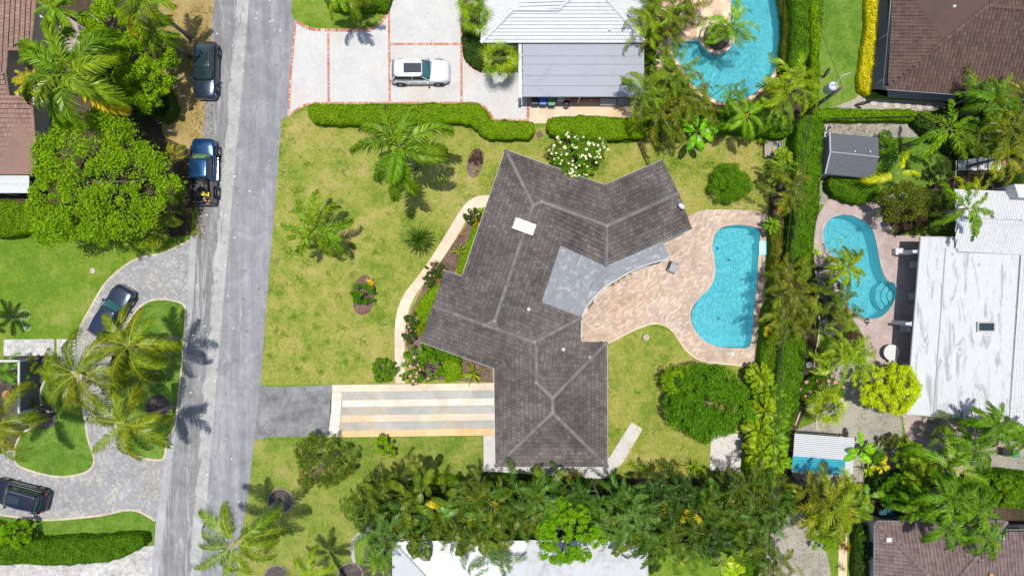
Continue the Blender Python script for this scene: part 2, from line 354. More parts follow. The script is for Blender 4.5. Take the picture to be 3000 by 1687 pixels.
M['rock'] = simple('limestone_rock', (0.42, 0.39, 0.34), 0.95, 0.25, 4, bstr=0.6)
def flatroof_mat(name, c, dirt, pale, amt=0.5, stretch=(1, 1, 1), sc=0.5, lo=0.52, hi=0.66, plo=0.56, phi=0.72):
    t = NT(name); v = t.n('Mapping', Vector=t.n('NewGeometry').outputs['Position'], Scale=stretch).outputs[0]
    a = t.noise(sc, 6, 0.72, v, 0.8); b = t.noise(sc * 3.1, 6, 0.75, v, 0.5)
    col = t.mix(t.ramp(a, [(lo, (0, 0, 0)), (hi, (amt,) * 3)]), c, dirt)
    col = t.mix(t.ramp(b, [(plo, (0, 0, 0)), (phi, (amt,) * 3)]), col, pale)
    f = t.noise(18, 4, 0.8); col = t.mix(1.0, col, t.ramp(f, [(0.3, (0.93,) * 3), (0.7, (1.06,) * 3)]), 'MULTIPLY')
    return t.fin(col, 0.75, bump=t.noise(2.5, 4, 0.6), bstr=0.35, bdist=0.03)
M['carport'] = flatroof_mat('painted_roll_roof', (0.286, 0.295, 0.330), (0.231, 0.241, 0.277), (0.313, 0.322, 0.356), 0.5)
M['bitumen'] = flatroof_mat('silver_bitumen', (0.189, 0.197, 0.211), (0.133, 0.141, 0.153), (0.329, 0.331, 0.340), 0.8, sc=0.7, plo=0.53, phi=0.6)
M['dirtywhite'] = flatroof_mat('dirty_white_membrane', (0.455, 0.458, 0.462), (0.26, 0.255, 0.25), (0.48, 0.48, 0.485), 0.8, stretch=(1.440, 0.320, 0.800), sc=0.9, lo=0.53, hi=0.60)
M['dirtywhite2'] = flatroof_mat('stained_white_membrane', (0.43, 0.433, 0.44), (0.25, 0.25, 0.25), (0.47, 0.47, 0.475), 0.8, sc=0.9, lo=0.5, hi=0.7)
def slate():
    t = NT('slate_sheet'); v = t.n('NewGeometry').outputs['Position']
    w_ = t.n('TexBrick', Vector=v, Scale=3.0, Color1=(0.085, 0.09, 0.105, 1), Color2=(0.11, 0.115, 0.13, 1), Mortar=(0.06, 0.063, 0.075, 1)); w_.inputs['Mortar Size'].default_value = 0.03
    return t.fin(w_.outputs[0], 0.8, bump=w_.outputs[1], bstr=-0.4, bdist=0.01)
M['slate'] = slate()
def water(name, tint, diff):
    t = NT(name); v = t.n('NewGeometry').outputs['Position']
    n1 = t.noise(5.0, 4, 0.6, v, 1.8); n2 = t.noise(11, 3, 0.6, v, 1.2)
    h = t.math('ADD', t.math('ABSOLUTE', t.math('SUBTRACT', n1, 0.5)), t.math('MULTIPLY', n2, 0.3))
    bn = t.n('Bump', Height=h, Strength=1.0, Distance=0.26).outputs[0]
    tr = t.n('BsdfTransparent', Color=(*tint, 1)); df = t.n('BsdfDiffuse', Color=(*diff, 1), Normal=bn); gl = t.n('BsdfGlossy', Roughness=0.12, Normal=bn)
    a = t.n('MixShader', i0=0.12, i1=tr.outputs[0], i2=df.outputs[0])
    fr = t.n('Fresnel', IOR=1.33, Normal=bn)
    b = t.n('MixShader', i0=fr.outputs[0], i1=a.outputs[0], i2=gl.outputs[0]); t.t.links.new(b.outputs[0], t.out.inputs[0]); return t.m
M['water'] = water('pool_water', (0.62, 0.97, 0.99), (0.16, 0.68, 0.82))
M['water_pale'] = water('shallow_pool_water', (0.66, 0.92, 0.97), (0.20, 0.60, 0.76))
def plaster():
    t = NT('pool_plaster_painted_caustics'); v = t.n('NewGeometry').outputs['Position']
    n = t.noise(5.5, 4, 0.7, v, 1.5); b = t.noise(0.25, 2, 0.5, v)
    col = t.ramp(n, [(0.34, (0.31, 0.68, 0.76)), (0.5, (0.40, 0.75, 0.81)), (0.66, (0.54, 0.81, 0.85))])  # mottling paints the rippled caustic light into the plaster colour
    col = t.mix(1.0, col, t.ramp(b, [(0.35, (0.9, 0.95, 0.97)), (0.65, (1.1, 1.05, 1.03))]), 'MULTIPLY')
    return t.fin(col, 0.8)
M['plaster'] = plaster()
M['teal'] = simple('teal_sheet', (0.02, 0.26, 0.33), 0.5, 0.15, 2)
def paint(name, c, metal=0.3, rough=0.22, coat=1.0):
    t = NT(name); b = t.n('BsdfPrincipled', Base__Color=(*c, 1), Metallic=metal, Roughness=rough); b.inputs['Coat Weight'].default_value = coat; b.inputs['Coat Roughness'].default_value = 0.04
    nz = t.noise(30, 2, 0.5); bn = t.n('Bump', Height=nz, Strength=0.03, Distance=0.002); t.t.links.new(bn.outputs[0], b.inputs['Normal'])
    t.t.links.new(b.outputs[0], t.out.inputs[0]); return t.m
M['car_dark'] = paint('dark_blue_grey_paint', (0.028, 0.042, 0.072), 0.55)
M['car_black'] = paint('black_paint', (0.012, 0.014, 0.028), 0.4)
M['car_white'] = paint('white_car_paint', (0.54, 0.555, 0.60), 0.0, 0.3)
M['car_blue'] = paint('blue_paint', (0.008, 0.055, 0.155), 0.6)
M['carglass'] = paint('car_glass', (0.018, 0.03, 0.035), 0.0, 0.04)
M['carglass_green'] = paint('green_windshield', (0.16, 0.30, 0.12), 0.0, 0.06)
M['carglass_teal'] = paint('teal_windshield', (0.03, 0.11, 0.12), 0.0, 0.05)
M['red'] = simple('red_lamp', (0.45, 0.02, 0.015), 0.3, 0.1)
M['lens'] = simple('lamp_lens', (0.62, 0.66, 0.70), 0.12, 0.05)
M['yellow'] = simple('yellow_plastic', (0.75, 0.58, 0.02), 0.5, 0.08)
M['card'] = simple('cardboard', (0.52, 0.30, 0.15), 0.9, 0.1)
M['blue'] = simple('blue_bin', (0.02, 0.09, 0.42), 0.4, 0.1)
M['green'] = simple('green_bin', (0.05, 0.20, 0.09), 0.45, 0.1)
# foliage
M['f_lime'] = foliage('lime_leaves', [(0.035, 0.095, 0.001), (0.15, 0.29, 0.001), (0.29, 0.45, 0.002), (0.46, 0.60, 0.008)])
M['f_green'] = foliage('green_leaves', [(0.018, 0.06, 0.001), (0.075, 0.19, 0.002), (0.15, 0.31, 0.003), (0.27, 0.44, 0.008)])
M['f_dark'] = foliage('dark_leaves', [(0.010, 0.028, 0.003), (0.035, 0.085, 0.007), (0.075, 0.145, 0.012), (0.13, 0.22, 0.02)])
M['f_olive'] = foliage('olive_leaves', [(0.03, 0.045, 0.003), (0.09, 0.12, 0.006), (0.17, 0.20, 0.012), (0.30, 0.31, 0.03)])
M['f_yellow'] = foliage('yellow_leaves', [(0.16, 0.16, 0.002), (0.36, 0.34, 0.01), (0.52, 0.48, 0.03), (0.66, 0.62, 0.08)])
M['f_silver'] = foliage('silver_leaves', [(0.06, 0.09, 0.06), (0.13, 0.17, 0.13), (0.22, 0.26, 0.22)])
M['f_brown'] = foliage('russet_leaves', [(0.06, 0.03, 0.02), (0.13, 0.06, 0.035), (0.20, 0.11, 0.07)])
M['frond'] = foliage('palm_frond', [(0.028, 0.06, 0.002), (0.12, 0.21, 0.005), (0.23, 0.34, 0.010), (0.42, 0.52, 0.04)], trans=0.2, rough=0.36)
M['midrib'] = simple('palm_midrib', (0.40, 0.38, 0.05), 0.5, 0.1)
M['midrib_green'] = simple('green_midrib', (0.12, 0.17, 0.02), 0.5, 0.15)
M['petal_white'] = simple('cream_petals', (0.75, 0.66, 0.42), 0.7, 0.15, 9)
M['petal_pink'] = simple('pink_petals', (0.70, 0.25, 0.34), 0.7, 0.2, 9)
M['petal_red'] = simple('red_petals', (0.60, 0.035, 0.03), 0.7, 0.2, 9)
# ------------------------------------------------------------------ paving
def is_free(q, holes):
    return not any(inpoly(np.array([q[0]]), np.array([q[1]]), h)[0] for h in holes)
def pave(sheetobj, poly, z, pw, ph, ang, bond, mat, nobj=0, holes=(), name='paver', gap=0.012, rise=0.02, jit=0.004):
    """lays single paving blocks over the world polygon poly; full blocks nearest the middle of the place become objects"""
    poly = ccw([(p[0], p[1]) for p in poly]); ca, sa = math.cos(ang), math.sin(ang)
    loc = [(x * ca + y * sa, -x * sa + y * ca) for x, y in poly]
    hl = [[(x * ca + y * sa, -x * sa + y * ca) for x, y in h] for h in holes]
    xs = [p[0] for p in loc]; ys = [p[1] for p in loc]; x0, x1, y0, y1 = min(xs), max(xs), min(ys), max(ys)
    rects = []
    if bond == 'herring':
        c = ph; nx, ny = int((x1 - x0) / c) + 3, int((y1 - y0) / c) + 3
        for i in range(-1, nx):
            for j in range(-1, ny):
                k = (i - j) % 4; X, Y = x0 + i * c, y0 + j * c
                if k == 0: rects.append((X, Y, X + 2 * c, Y + c))
                elif k == 3: rects.append((X, Y, X + c, Y + 2 * c))
    else:
        r = 0; Y = y0
        while Y < y1:
            off = (pw / 2 if r % 2 else 0) if bond == 'running' else 0
            if bond == 'random': off = random.uniform(0, pw)
            X = x0 - pw + off
            while X < x1:
                wd = pw if bond != 'random' else random.choice((pw * .55, pw, pw, pw * 1.35))
                rects.append((X, Y, X + wd, Y + ph)); X += wd
            Y += ph; r += 1
    A = np.array(rects); g = gap / 2; A[:, :2] += g; A[:, 2:] -= g
    ins = np.ones(len(A), bool); anyin = np.zeros(len(A), bool)
    for a, b in ((0, 1), (2, 1), (2, 3), (0, 3)):
        q = inpoly(A[:, a], A[:, b], loc); ins &= q; anyin |= q
        for h in hl:
            q = inpoly(A[:, a], A[:, b], h); ins &= ~q
    part = anyin & ~ins
    ctr = np.c_[(A[:, 0] + A[:, 2]) / 2, (A[:, 1] + A[:, 3]) / 2]
    for h in hl: part &= ~inpoly(ctr[:, 0], ctr[:, 1], h)
    W = lambda x, y: (x * ca - y * sa, x * sa + y * ca)
    full = [(i, W(*ctr[i])) for i in np.nonzero(ins)[0]]
    full.sort(key=lambda t: t[1][0] ** 2 + t[1][1] ** 2)
    cache = {}
    for i, c in full[:nobj]:
        sx, sy = round(A[i, 2] - A[i, 0], 3), round(A[i, 3] - A[i, 1], 3)
        if (sx, sy) not in cache:
            cache[(sx, sy)] = MB().box((0, 0, rise / 2), (sx, sy, rise)).mesh(name, mat)
        link(name, cache[(sx, sy)], sheetobj, (c[0], c[1], z + random.uniform(0, jit)), (0, 0, ang))
    V = []; F = []; mb = MB()
    rest = full[nobj:]
    if rest:
        idx = np.array([i for i, _ in rest]); B = A[idx]; n = len(B)
        zt = z + rise + np.random.uniform(0, jit, n); c4 = [(0, 1), (2, 1), (2, 3), (0, 3)]; V = np.zeros((n, 8, 3))
        for k, (a, b) in enumerate(c4):
            x, y = B[:, a], B[:, b]; X, Y = x * ca - y * sa, x * sa + y * ca
            V[:, k] = np.c_[X, Y, np.full(n, z)]; V[:, 4 + k] = np.c_[X, Y, zt]
        base = (np.arange(n) * 8)[:, None]
        F = np.concatenate([base + np.array(f) for f in ((4, 5, 6, 7), (0, 1, 5, 4), (1, 2, 6, 5), (2, 3, 7, 6), (3, 0, 4, 7))])
        o = link(name, npmesh(name + '_field', V.reshape(-1, 3), F, mat), sheetobj); o['kind'] = 'stuff'
    for i in np.nonzero(part)[0]:
        q = clip(loc, [(A[i, 0], A[i, 1]), (A[i, 2], A[i, 1]), (A[i, 2], A[i, 3]), (A[i, 0], A[i, 3])])
        if len(q) < 3 or abs(area2(q)) < 0.002: continue
        q = [W(*p) for p in q]; m = len(q); b = len(mb.v)
        mb.v += [(x, y, z) for x, y in q] + [(x, y, z + rise) for x, y in q]
        mb.f.append(tuple(range(b + m, b + 2 * m)))
        mb.f += [(b + k, b + (k + 1) % m, b + m + (k + 1) % m, b + m + k) for k in range(m)]
    if mb.v: mb.build('cut_' + name, mat, sheetobj)['kind'] = 'stuff'
def border(sheetobj, pts, z, width, bl, mat, name='border_brick', rise=0.03, closed=False, gap=0.01, stuff=True, out=0.5):
    """a course of bricks laid side by side along a line (world points)"""
    pts = [Vector((p[0], p[1])) for p in pts]
    if closed: pts = pts + [pts[0]]
    mb = MB(); acc = []; objs = []
    d = [0]
    for i in range(1, len(pts)): d.append(d[-1] + (pts[i] - pts[i - 1]).length)
    L = d[-1]; n = max(1, int(round(L / bl)))
    def at(s):
        s = min(max(s, 0), L - 1e-6); i = max(k for k in range(len(d)) if d[k] <= s); i = min(i, len(pts) - 2)
        t = (s - d[i]) / max(d[i + 1] - d[i], 1e-6); u = (pts[i + 1] - pts[i]).normalized()
        return pts[i].lerp(pts[i + 1], t), Vector((-u.y, u.x))
    for k in range(n):
        a, na = at(k * L / n + gap / 2); b, nb = at((k + 1) * L / n - gap / 2)
        q = [a - na * width * (1 - out), b - nb * width * (1 - out), b + nb * width * out, a + na * width * out]
        zt = z + rise + random.uniform(-.003, .004)
        vs = [(p.x, p.y, z) for p in q] + [(p.x, p.y, zt) for p in q]
        fs = [(4, 5, 6, 7), (0, 1, 5, 4), (1, 2, 6, 5), (2, 3, 7, 6), (3, 0, 4, 7)]
        if stuff: mb.add(vs, fs)
        else: MB().add(vs, fs).build(name, mat, sheetobj)
    if stuff: mb.build(name, mat, sheetobj)['kind'] = 'stuff'

def cliphalf(c, mx, my, nx, ny):
    out = []
    d = [(p[0] - mx) * nx + (p[1] - my) * ny for p in c]
    for k in range(len(c)):
        p, q = c[k - 1], c[k]; dp, dq = d[k - 1], d[k]
        if (dp >= 0) != (dq >= 0):
            t = dp / (dp - dq); out.append((p[0] + (q[0] - p[0]) * t, p[1] + (q[1] - p[1]) * t))
        if dq >= 0: out.append(q)
    return out
# ------------------------------------------------------------------ tiled roofs
def fitplane(poly):
    n = Vector((0, 0, 0)); c = Vector((0, 0, 0)); m = len(poly)
    for i in range(m):
        a, b = poly[i], poly[(i + 1) % m]
        n += Vector(((a.y - b.y) * (a.z + b.z), (a.z - b.z) * (a.x + b.x), (a.x - b.x) * (a.y + b.y))); c += a
    n.normalize(); n = n if n.z > 0 else -n
    return n, c / m
def roof_planes(parent, planes, tw, th, mat, kind='flat', nobj=300, basemat=None, name='roof_tile', lift=0.05):
    """planes: list of (world points, (eave point a, eave point b)); covers each plane with courses of single tiles"""
    cand = []; mbs = MB(); mbp = MB(); base = MB(); rects = []
    if kind == 'barrel':
        kz = tw / .30; prof = [(-0.5, 0.0), (-0.42, 0.055 * kz), (-0.25, 0.09 * kz), (-0.08, 0.055 * kz), (0.0, 0.0), (0.5, 0.0)]
        vs = []; nn = len(prof)
        for y, dz in ((0, 0.03), (th * 1.08, 0.004)):
            vs += [(x * tw, y, z + dz) for x, z in prof]
        vs += [(x * tw, 0, 0.0) for x, z in prof]
        fs = [(i, i + 1, nn + i + 1, nn + i) for i in range(nn - 1)] + [(2 * nn + i, 2 * nn + i + 1, i + 1, i) for i in range(nn - 1)]
    else:
        g = 0.009; x = tw / 2 - g; th0 = th; 
        vs = [(-x, 0, 0), (x, 0, 0), (x, th * .88, -.012), (-x, th * .88, -.012), (-x, 0, .05), (x, 0, .05), (x, th * .88, .004), (-x, th * .88, .004)]
        fs = [(4, 5, 6, 7), (0, 1, 5, 4), (1, 2, 6, 5), (3, 0, 4, 7)]
    tm = MB().add(vs, fs).mesh(name, mat); VS = np.array(vs)
    for pts, (ea, eb) in planes:
        n, c = fitplane(pts)
        u = (eb - ea); u = (u - n * u.dot(n)).normalized(); v = n.cross(u)
        if v.z < 0: u = -u; v = n.cross(u)
        o = c.copy()
        loc = [((p - o).dot(u), (p - o).dot(v)) for p in pts]
        loc = ccw(loc); base.add([p - n * 0.06 for p in pts], [tuple(range(len(pts)))] if fit_up(pts) else [tuple(range(len(pts)))[::-1]])
        xs = [p[0] for p in loc]; ys = [p[1] for p in loc]
        y = min(ys); r = 0
        rot = Matrix((u, v, n)).transposed().to_4x4()
        while y < max(ys):
            x = min(xs) - tw + (tw / 2 if r % 2 and kind == 'flat' else 0)
            while x < max(xs) + tw:
                rects.append((x, y)); x += tw
            y += th; r += 1
        A = np.array(rects); rects = []
        xx, yy = A[:, 0], A[:, 1]; ins = np.ones(len(A), bool); anyi = np.zeros(len(A), bool)
        for a, b in ((-.48, .02), (.48, .02), (.48, .98), (-.48, .98)):
            q = inpoly(xx + a * tw, yy + b * th, loc); ins &= q; anyi |= q
        if kind == 'barrel': ins |= inpoly(xx, yy + th * .5, loc); anyi &= False
        for i in np.nonzero(ins)[0]:
            q = o + u * A[i, 0] + v * A[i, 1] + n * (lift - 0.03 + random.uniform(-.004, .006)); cand.append((q.x ** 2 + q.y ** 2, q, rot))
        for i in np.nonzero(anyi & ~ins)[0]:
            x, y = A[i]; q = clip(loc, [(x - tw / 2 + .009, y), (x + tw / 2 - .009, y), (x + tw / 2 - .009, y + th * .88), (x - tw / 2 + .009, y + th * .88)])
            if len(q) < 3 or abs(area2(q)) < 0.004: continue
            m = len(q); w = []
            for dz in (0, 1):
                for (a, b) in q:
                    h = lift - 0.03 + (0.05 - 0.046 * (b - y) / th if dz else -0.02); w.append(o + u * a + v * b + n * h)
            mbp.add(w, [tuple(range(m, 2 * m))] + [(k, (k + 1) % m, m + (k + 1) % m, m + k) for k in range(m)])
    cand.sort(key=lambda t: t[0])
    for d, q, rot in cand[:nobj]:
        ob = link(name, tm, parent); ob.matrix_local = Matrix.Translation(q) @ rot @ Euler((random.uniform(-.012, .012), random.uniform(-.012, .012), random.uniform(-.012, .012))).to_matrix().to_4x4()
    rest = cand[nobj:]
    if rest:
        n = len(rest); k = len(vs); Rm = np.array([[list(r_[:3]) for r_ in rot[:3]] for _, _, rot in rest]); Q = np.array([tuple(q) for _, q, _ in rest])
        V = np.einsum('nij,kj->nki', Rm, VS) + Q[:, None, :]
        V[:, :, 2] += np.random.uniform(-.006, .008, n)[:, None]
        F = np.concatenate([(np.arange(n) * k)[:, None] + np.array(f) for f in fs])
        link(name, npmesh(name + '_field', V.reshape(-1, 3), F, mat), parent)['kind'] = 'stuff'
    if mbp.v: mbp.build('cut_' + name, mat, parent)['kind'] = 'stuff'
    base.build('roof_deck', basemat or mat, parent)
def fit_up(pts):
    n = Vector((0, 0, 0)); m = len(pts)
    for i in range(m):
        a, b = pts[i], pts[(i + 1) % m]; n.z += (a.x - b.x) * (a.y + b.y)
    return n.z > 0
def ridges(parent, lines, mat, mortar=None, step=0.34, wd=0.15, name='ridge_tile', lift=0.05):
    prof = [(-1, 0), (-.8, .055), (-.3, .095), (.3, .095), (.8, .055), (1, 0)]; vs = []
    for x, k, dz in ((0, 1.0, 0.012), (step * 1.06, .9, 0.0)):
        vs += [(x, y * wd * k, z * k + dz) for y, z in prof]
    fs = [(i, i + 1, 7 + i, 6 + i)[::-1] for i in range(5)] + [tuple(range(6))]
    me = MB().add(vs, fs).mesh(name, mat); mm = MB()
    for a, b in lines:
        d = b - a; L = d.length; n = max(1, int(L / step)); u = d.normalized(); up = Vector((0, 0, 1)); s = up.cross(u).normalized(); nn = u.cross(s)
        rot = Matrix((u, s, nn)).transposed().to_4x4()
        for k in range(n):
            q = a + u * (L * k / n) + nn * (lift + .015); o = link(name, me, parent); o.matrix_local = Matrix.Translation(q) @ rot @ Matrix.Diagonal((L / n / step, 1, 1, 1))
        if mortar:
            w = wd * 1.22; t = lift + .018
            mm.add([a + s * w - nn * .05, a - s * w - nn * .05, b - s * w - nn * .05, b + s * w - nn * .05, a + s * wd * .8 + nn * t, a - s * wd * .8 + nn * t, b - s * wd * .8 + nn * t, b + s * wd * .8 + nn * t],
                   [(4, 5, 6, 7)[::-1], (0, 4, 7, 3)[::-1], (1, 2, 6, 5)[::-1]])
    if mortar and mm.v: mm.build('ridge_mortar', mortar, parent)
def gutter(parent, lines, mat=None, w=0.11, h=0.13, name='gutter'):
    for a, b in lines:
        d = (b - a); L = d.length; u = d.normalized(); s = Vector((u.y, -u.x, 0)); mb = MB()
        c = [(-w / 2, -h), (w / 2, -h), (w / 2, 0.02), (w / 2 - .02, 0.02), (w / 2 - .02, -h + .03), (-w / 2 + .02, -h + .03), (-w / 2 + .02, 0.0), (-w / 2, 0.0)]
        vs = [a + s * x + Vector((0, 0, z)) for x, z in c] + [b + s * x + Vector((0, 0, z)) for x, z in c]
        mb.add(vs, [(i, (i + 1) % 8, 8 + (i + 1) % 8, 8 + i) for i in range(8)] + [tuple(range(8))[::-1], tuple(range(8, 16))])
        mb.build(name, mat or M['trim'], parent)
def walls(parent, outline, z1, d, mat, windows=True):
    q = inset(outline, d); MB().prism(q, 0.0, z1).build('wall', mat, parent)
    if not windows: return
    n = len(q)
    for i in range(n):
        a, b = Vector(q[i]), Vector(q[(i + 1) % n]); L = (b - a).length
        if L < 2.6: continue
        u = (b - a).normalized(); out = Vector((u.y, -u.x)); ang = math.atan2(u.y, u.x)
        for k in range(int(L // 3.4) or 1):
            m = int(L // 3.4) or 1; c = a + u * (L * (k + .5) / m)
            fr = MB().box((c.x + out.x * .02, c.y + out.y * .02, 1.5), (1.35, .1, 1.25), ang).build('window', M['trim'], parent)
            MB().box((c.x + out.x * .06, c.y + out.y * .06, 1.5), (1.2, .05, 1.1), ang).build('pane', M['glasswin'], fr)

# ------------------------------------------------------------------ palms and plants
def frond_mesh(name, L=2.6, pairs=30, leaf=0.75, lw=0.05, arch=1.25, rise=0.5, plum=0.0, vfold=0.5, droop=0.5, seed=0, petiole=0.16, twist=0.0):
    rnd = random.Random(seed); N = 24; pts = [Vector((0, 0, 0))]; a = rise; dirs = []
    side = 0.0; tw = rnd.uniform(-1, 1) * twist
    for i in range(N):
        t = i / N; ang = rise - arch * t ** 1.35; side += tw / N
        d = Vector((math.cos(ang) * math.cos(side), math.cos(ang) * math.sin(side), math.sin(ang))); dirs.append(d); pts.append(pts[-1] + d * (L / N))
    dirs.append(dirs[-1]); mb = MB(); rib = MB()
    rad = [0.032 * (1 - .85 * i / N) for i in range(N + 1)]
    rib.tube(pts[::3], rad[::3], 4, False)
    V = []; F = []
    for k in range(pairs):
        t = petiole + (1 - petiole) * (k + .5) / pairs; x = t * N; i = min(int(x), N - 1); p = pts[i].lerp(pts[i + 1], x - i); d = dirs[i]
        s0 = Vector((-d.y, d.x, 0)).normalized(); up = d.cross(s0) * -1
        if up.z < 0: up = -up
        prof = math.sin(math.pi * (0.12 + 0.83 * ((t - petiole) / (1 - petiole)) ** .8)) ** .55
        for sd in (1, -1):
            l = leaf * prof * rnd.uniform(.85, 1.1); fw = math.radians(58 - 32 * t + rnd.uniform(-7, 7))
            vf = vfold + rnd.uniform(-.12, .12) + (rnd.choice((-.9, -.4, .3, .9, 1.4)) * plum)
            dr = droop * rnd.uniform(.7, 1.3)
            out = (s0 * sd * math.cos(vf) + up * math.sin(vf)); dl = (d * math.cos(fw) + out * math.sin(fw)).normalized()
            wv = (d - dl * d.dot(dl)).normalized() * lw * .5 * rnd.uniform(.8, 1.15)
            p1 = p + dl * l * .5 + Vector((0, 0, -dr * l * .14)); p2 = p + dl * l * .92 + Vector((0, 0, -dr * l * .62)); b = len(V)
            V += [p - wv * .6, p + wv * .6, p1 + wv, p1 - wv, p2]; F += [(b, b + 1, b + 2, b + 3), (b + 3, b + 2, b + 4)]
    mb.add(V, F); b = len(mb.v); mb.v += rib.v; nf = len(mb.f); mb.f += [tuple(b + i for i in f) for f in rib.f]
    me = mb.mesh(name, M['frond']); me.materials.append(M['midrib' if name.startswith('coco') else 'midrib_green'])
    mi = np.zeros(len(mb.f), np.int32); mi[nf:] = 1; me.polygons.foreach_set('material_index', mi)
    return me
def fan_mesh(name, L=0.92, pet=0.85, n=17, span=R(240), seed=0, droop=0.25):
    rnd = random.Random(seed); c = Vector((pet, 0, pet * .12)); V = []; F = []; hub = 0.36
    for k in range(n):
        a = (k / (n - 1) - .5) * span; d = Vector((math.cos(a), math.sin(a), .12)); s = Vector((-math.sin(a), math.cos(a), 0))
        l = L * (1 - .28 * (abs(a) / (span / 2)) ** 2) * rnd.uniform(.92, 1.06); w = l * hub * span / n * .46
        m = c + d * l * hub; e = c + d * l * .78 + s * rnd.uniform(-.03, .03) - Vector((0, 0, droop * l * .18)); t = c + d * l * .98 - Vector((0, 0, droop * l * .6)); b = len(V)
        V += [c, m - s * w - Vector((0, 0, .02)), m + Vector((0, 0, .03)), m + s * w - Vector((0, 0, .02)), e - s * w * .55, e + s * w * .55, t]
        F += [(b, b + 1, b + 2), (b, b + 2, b + 3), (b + 1, b + 4, b + 5, b + 3), (b + 4, b + 6, b + 5)]
    mb = MB().add(V, F); nf = len(mb.f); mb.tube([(0, 0, 0), tuple(c)], [.02, .012], 4, False)
    me = mb.mesh(name, M['frond']); me.materials.append(M['midrib_green']); mi = np.zeros(len(mb.f), np.int32); mi[nf:] = 1; me.polygons.foreach_set('material_index', mi)
    return me
def blade_mesh(name, L=1.9, W=0.5, seg=12, split=0.35, arch=1.3, rise=0.7, seed=0, fold=0.3):
    """banana / bird-of-paradise leaf: midrib with torn blade strips on both sides"""
    rnd = random.Random(seed); V = []; F = []; pts = [Vector((0, 0, 0))]; ds = []; N = seg + 4
    for i in range(N):
        a = rise - arch * (i / N) ** 1.3; d = Vector((math.cos(a), 0, math.sin(a))); ds.append(d); pts.append(pts[-1] + d * L / N)
    for i in range(3, N):
        t0 = (i - 3) / (N - 3); t1 = (i - 2) / (N - 3)
        for sd in (1, -1):
            f = fold + rnd.uniform(-.1, .25) * split * 2; up = Vector((-ds[i].z, 0, ds[i].x)); out = Vector((0, sd * math.cos(f), 0)) - up * math.sin(f) * .5
            w0 = W * math.sin(math.pi * (.10 + .86 * t0)) ** .6; w1 = W * math.sin(math.pi * (.10 + .86 * t1)) ** .6
            gap = rnd.random() < split; e = .82 if gap else 1.0; sw = ds[i] * .10
            b = len(V); p, q = pts[i], pts[i].lerp(pts[i + 1], e)
            V += [p, q, q + out * w1 * .55 + up * .03 + sw, p + out * w0 * .55 + up * .03 + sw, p + out * w0 + sw * 1.8 - up * w0 * .25, p.lerp(q, .85 if gap else 1) + out * w1 + sw * 1.8 - up * w1 * .25]
            F += ([(b, b + 1, b + 2, b + 3), (b + 3, b + 2, b + 5, b + 4)] if sd > 0 else [(b + 3, b + 2, b + 1, b), (b + 4, b + 5, b + 2, b + 3)])
    mb = MB().add(V, F); nf = len(mb.f); mb.tube(pts[::3], [.03 * (1 - .8 * i / (len(pts[::3]) - 1)) for i in range(len(pts[::3]))], 4, False)
    me = mb.mesh(name, M['frond']); me.materials.append(M['midrib_green']); mi = np.zeros(len(mb.f), np.int32); mi[nf:] = 1; me.polygons.foreach_set('material_index', mi)
    return me
def strap_mesh(name, L=0.7, w=0.07, rise=1.0, arch=1.3):
    V = []; N = 5; p = Vector((0, 0, 0))
    for i in range(N + 1):
        t = i / N; ww = w * (1 - t ** 2 * .95) * (.7 + .3 * math.sin(math.pi * t)); V += [(p.x, -ww / 2, p.z + .012), (p.x, 0, p.z), (p.x, ww / 2, p.z + .012)]
        a = rise - arch * t; p = p + Vector((math.cos(a), 0, math.sin(a))) * L / N
    F = []
    for i in range(N):
        b = i * 3; F += [(b, b + 3, b + 4, b + 1), (b + 1, b + 4, b + 5, b + 2)]
    return MB().add(V, F).mesh(name, M['frond'])
FR = {
    'coco': [frond_mesh('coconut_frond', 3.4, 58, .95, .05, 1.55, .75, 0, .35, 1.15, s, .17, .5) for s in range(4)],
    'plume': [frond_mesh('plumose_frond', 2.9, 72, .84, .078, 1.55, .75, .5, .25, .95, s, .12, .4) for s in range(3)],
    'feather': [frond_mesh('feather_frond', 2.6, 48, .74, .066, 1.5, .8, .5, .3, .95, s, .14, .5) for s in range(4)],
    'areca': [frond_mesh('areca_frond', 2.1, 22, .70, .05, 1.45, 1.05, .3, .5, .9, s, .2, 1.2) for s in range(4)],
    'date': [frond_mesh('stiff_frond', 1.7, 40, .34, .035, .9, .75, .5, .5, .2, s, .1, .1) for s in range(2)],
    'bottle': [frond_mesh('bottlebrush_frond', 2.3, 74, .52, .055, 1.25, .6, 2.2, .3, .35, s, .1, .2) for s in range(2)],
    'fan': [fan_mesh('fan_leaf', seed=s) for s in range(3)],
    'blade': [blade_mesh('paddle_leaf', 2.1, .42, 12, .4, 1.35, .95, s) for s in range(4)],
    'banana': [blade_mesh('banana_leaf', 1.9, .36, 12, .12, 1.3, .75, s) for s in range(2)],
    'strap': [strap_mesh('strap_leaf'), strap_mesh('strap_leaf', .8, .055, 1.2, 1.0)],
    'broad': [blade_mesh('broad_leaf', .95, .20, 8, .0, 1.2, .95, s) for s in range(2)],
}
LEAFNAME = {'fan': 'fan_leaf', 'blade': 'paddle_leaf', 'banana': 'banana_leaf', 'strap': 'leaf', 'broad': 'leaf'}
NATR = {'coco': 2.95, 'plume': 2.5, 'feather': 2.25, 'areca': 1.75, 'date': 1.55, 'bottle': 2.1, 'fan': 1.65, 'blade': 1.8, 'banana': 1.7, 'strap': .6, 'broad': .8}
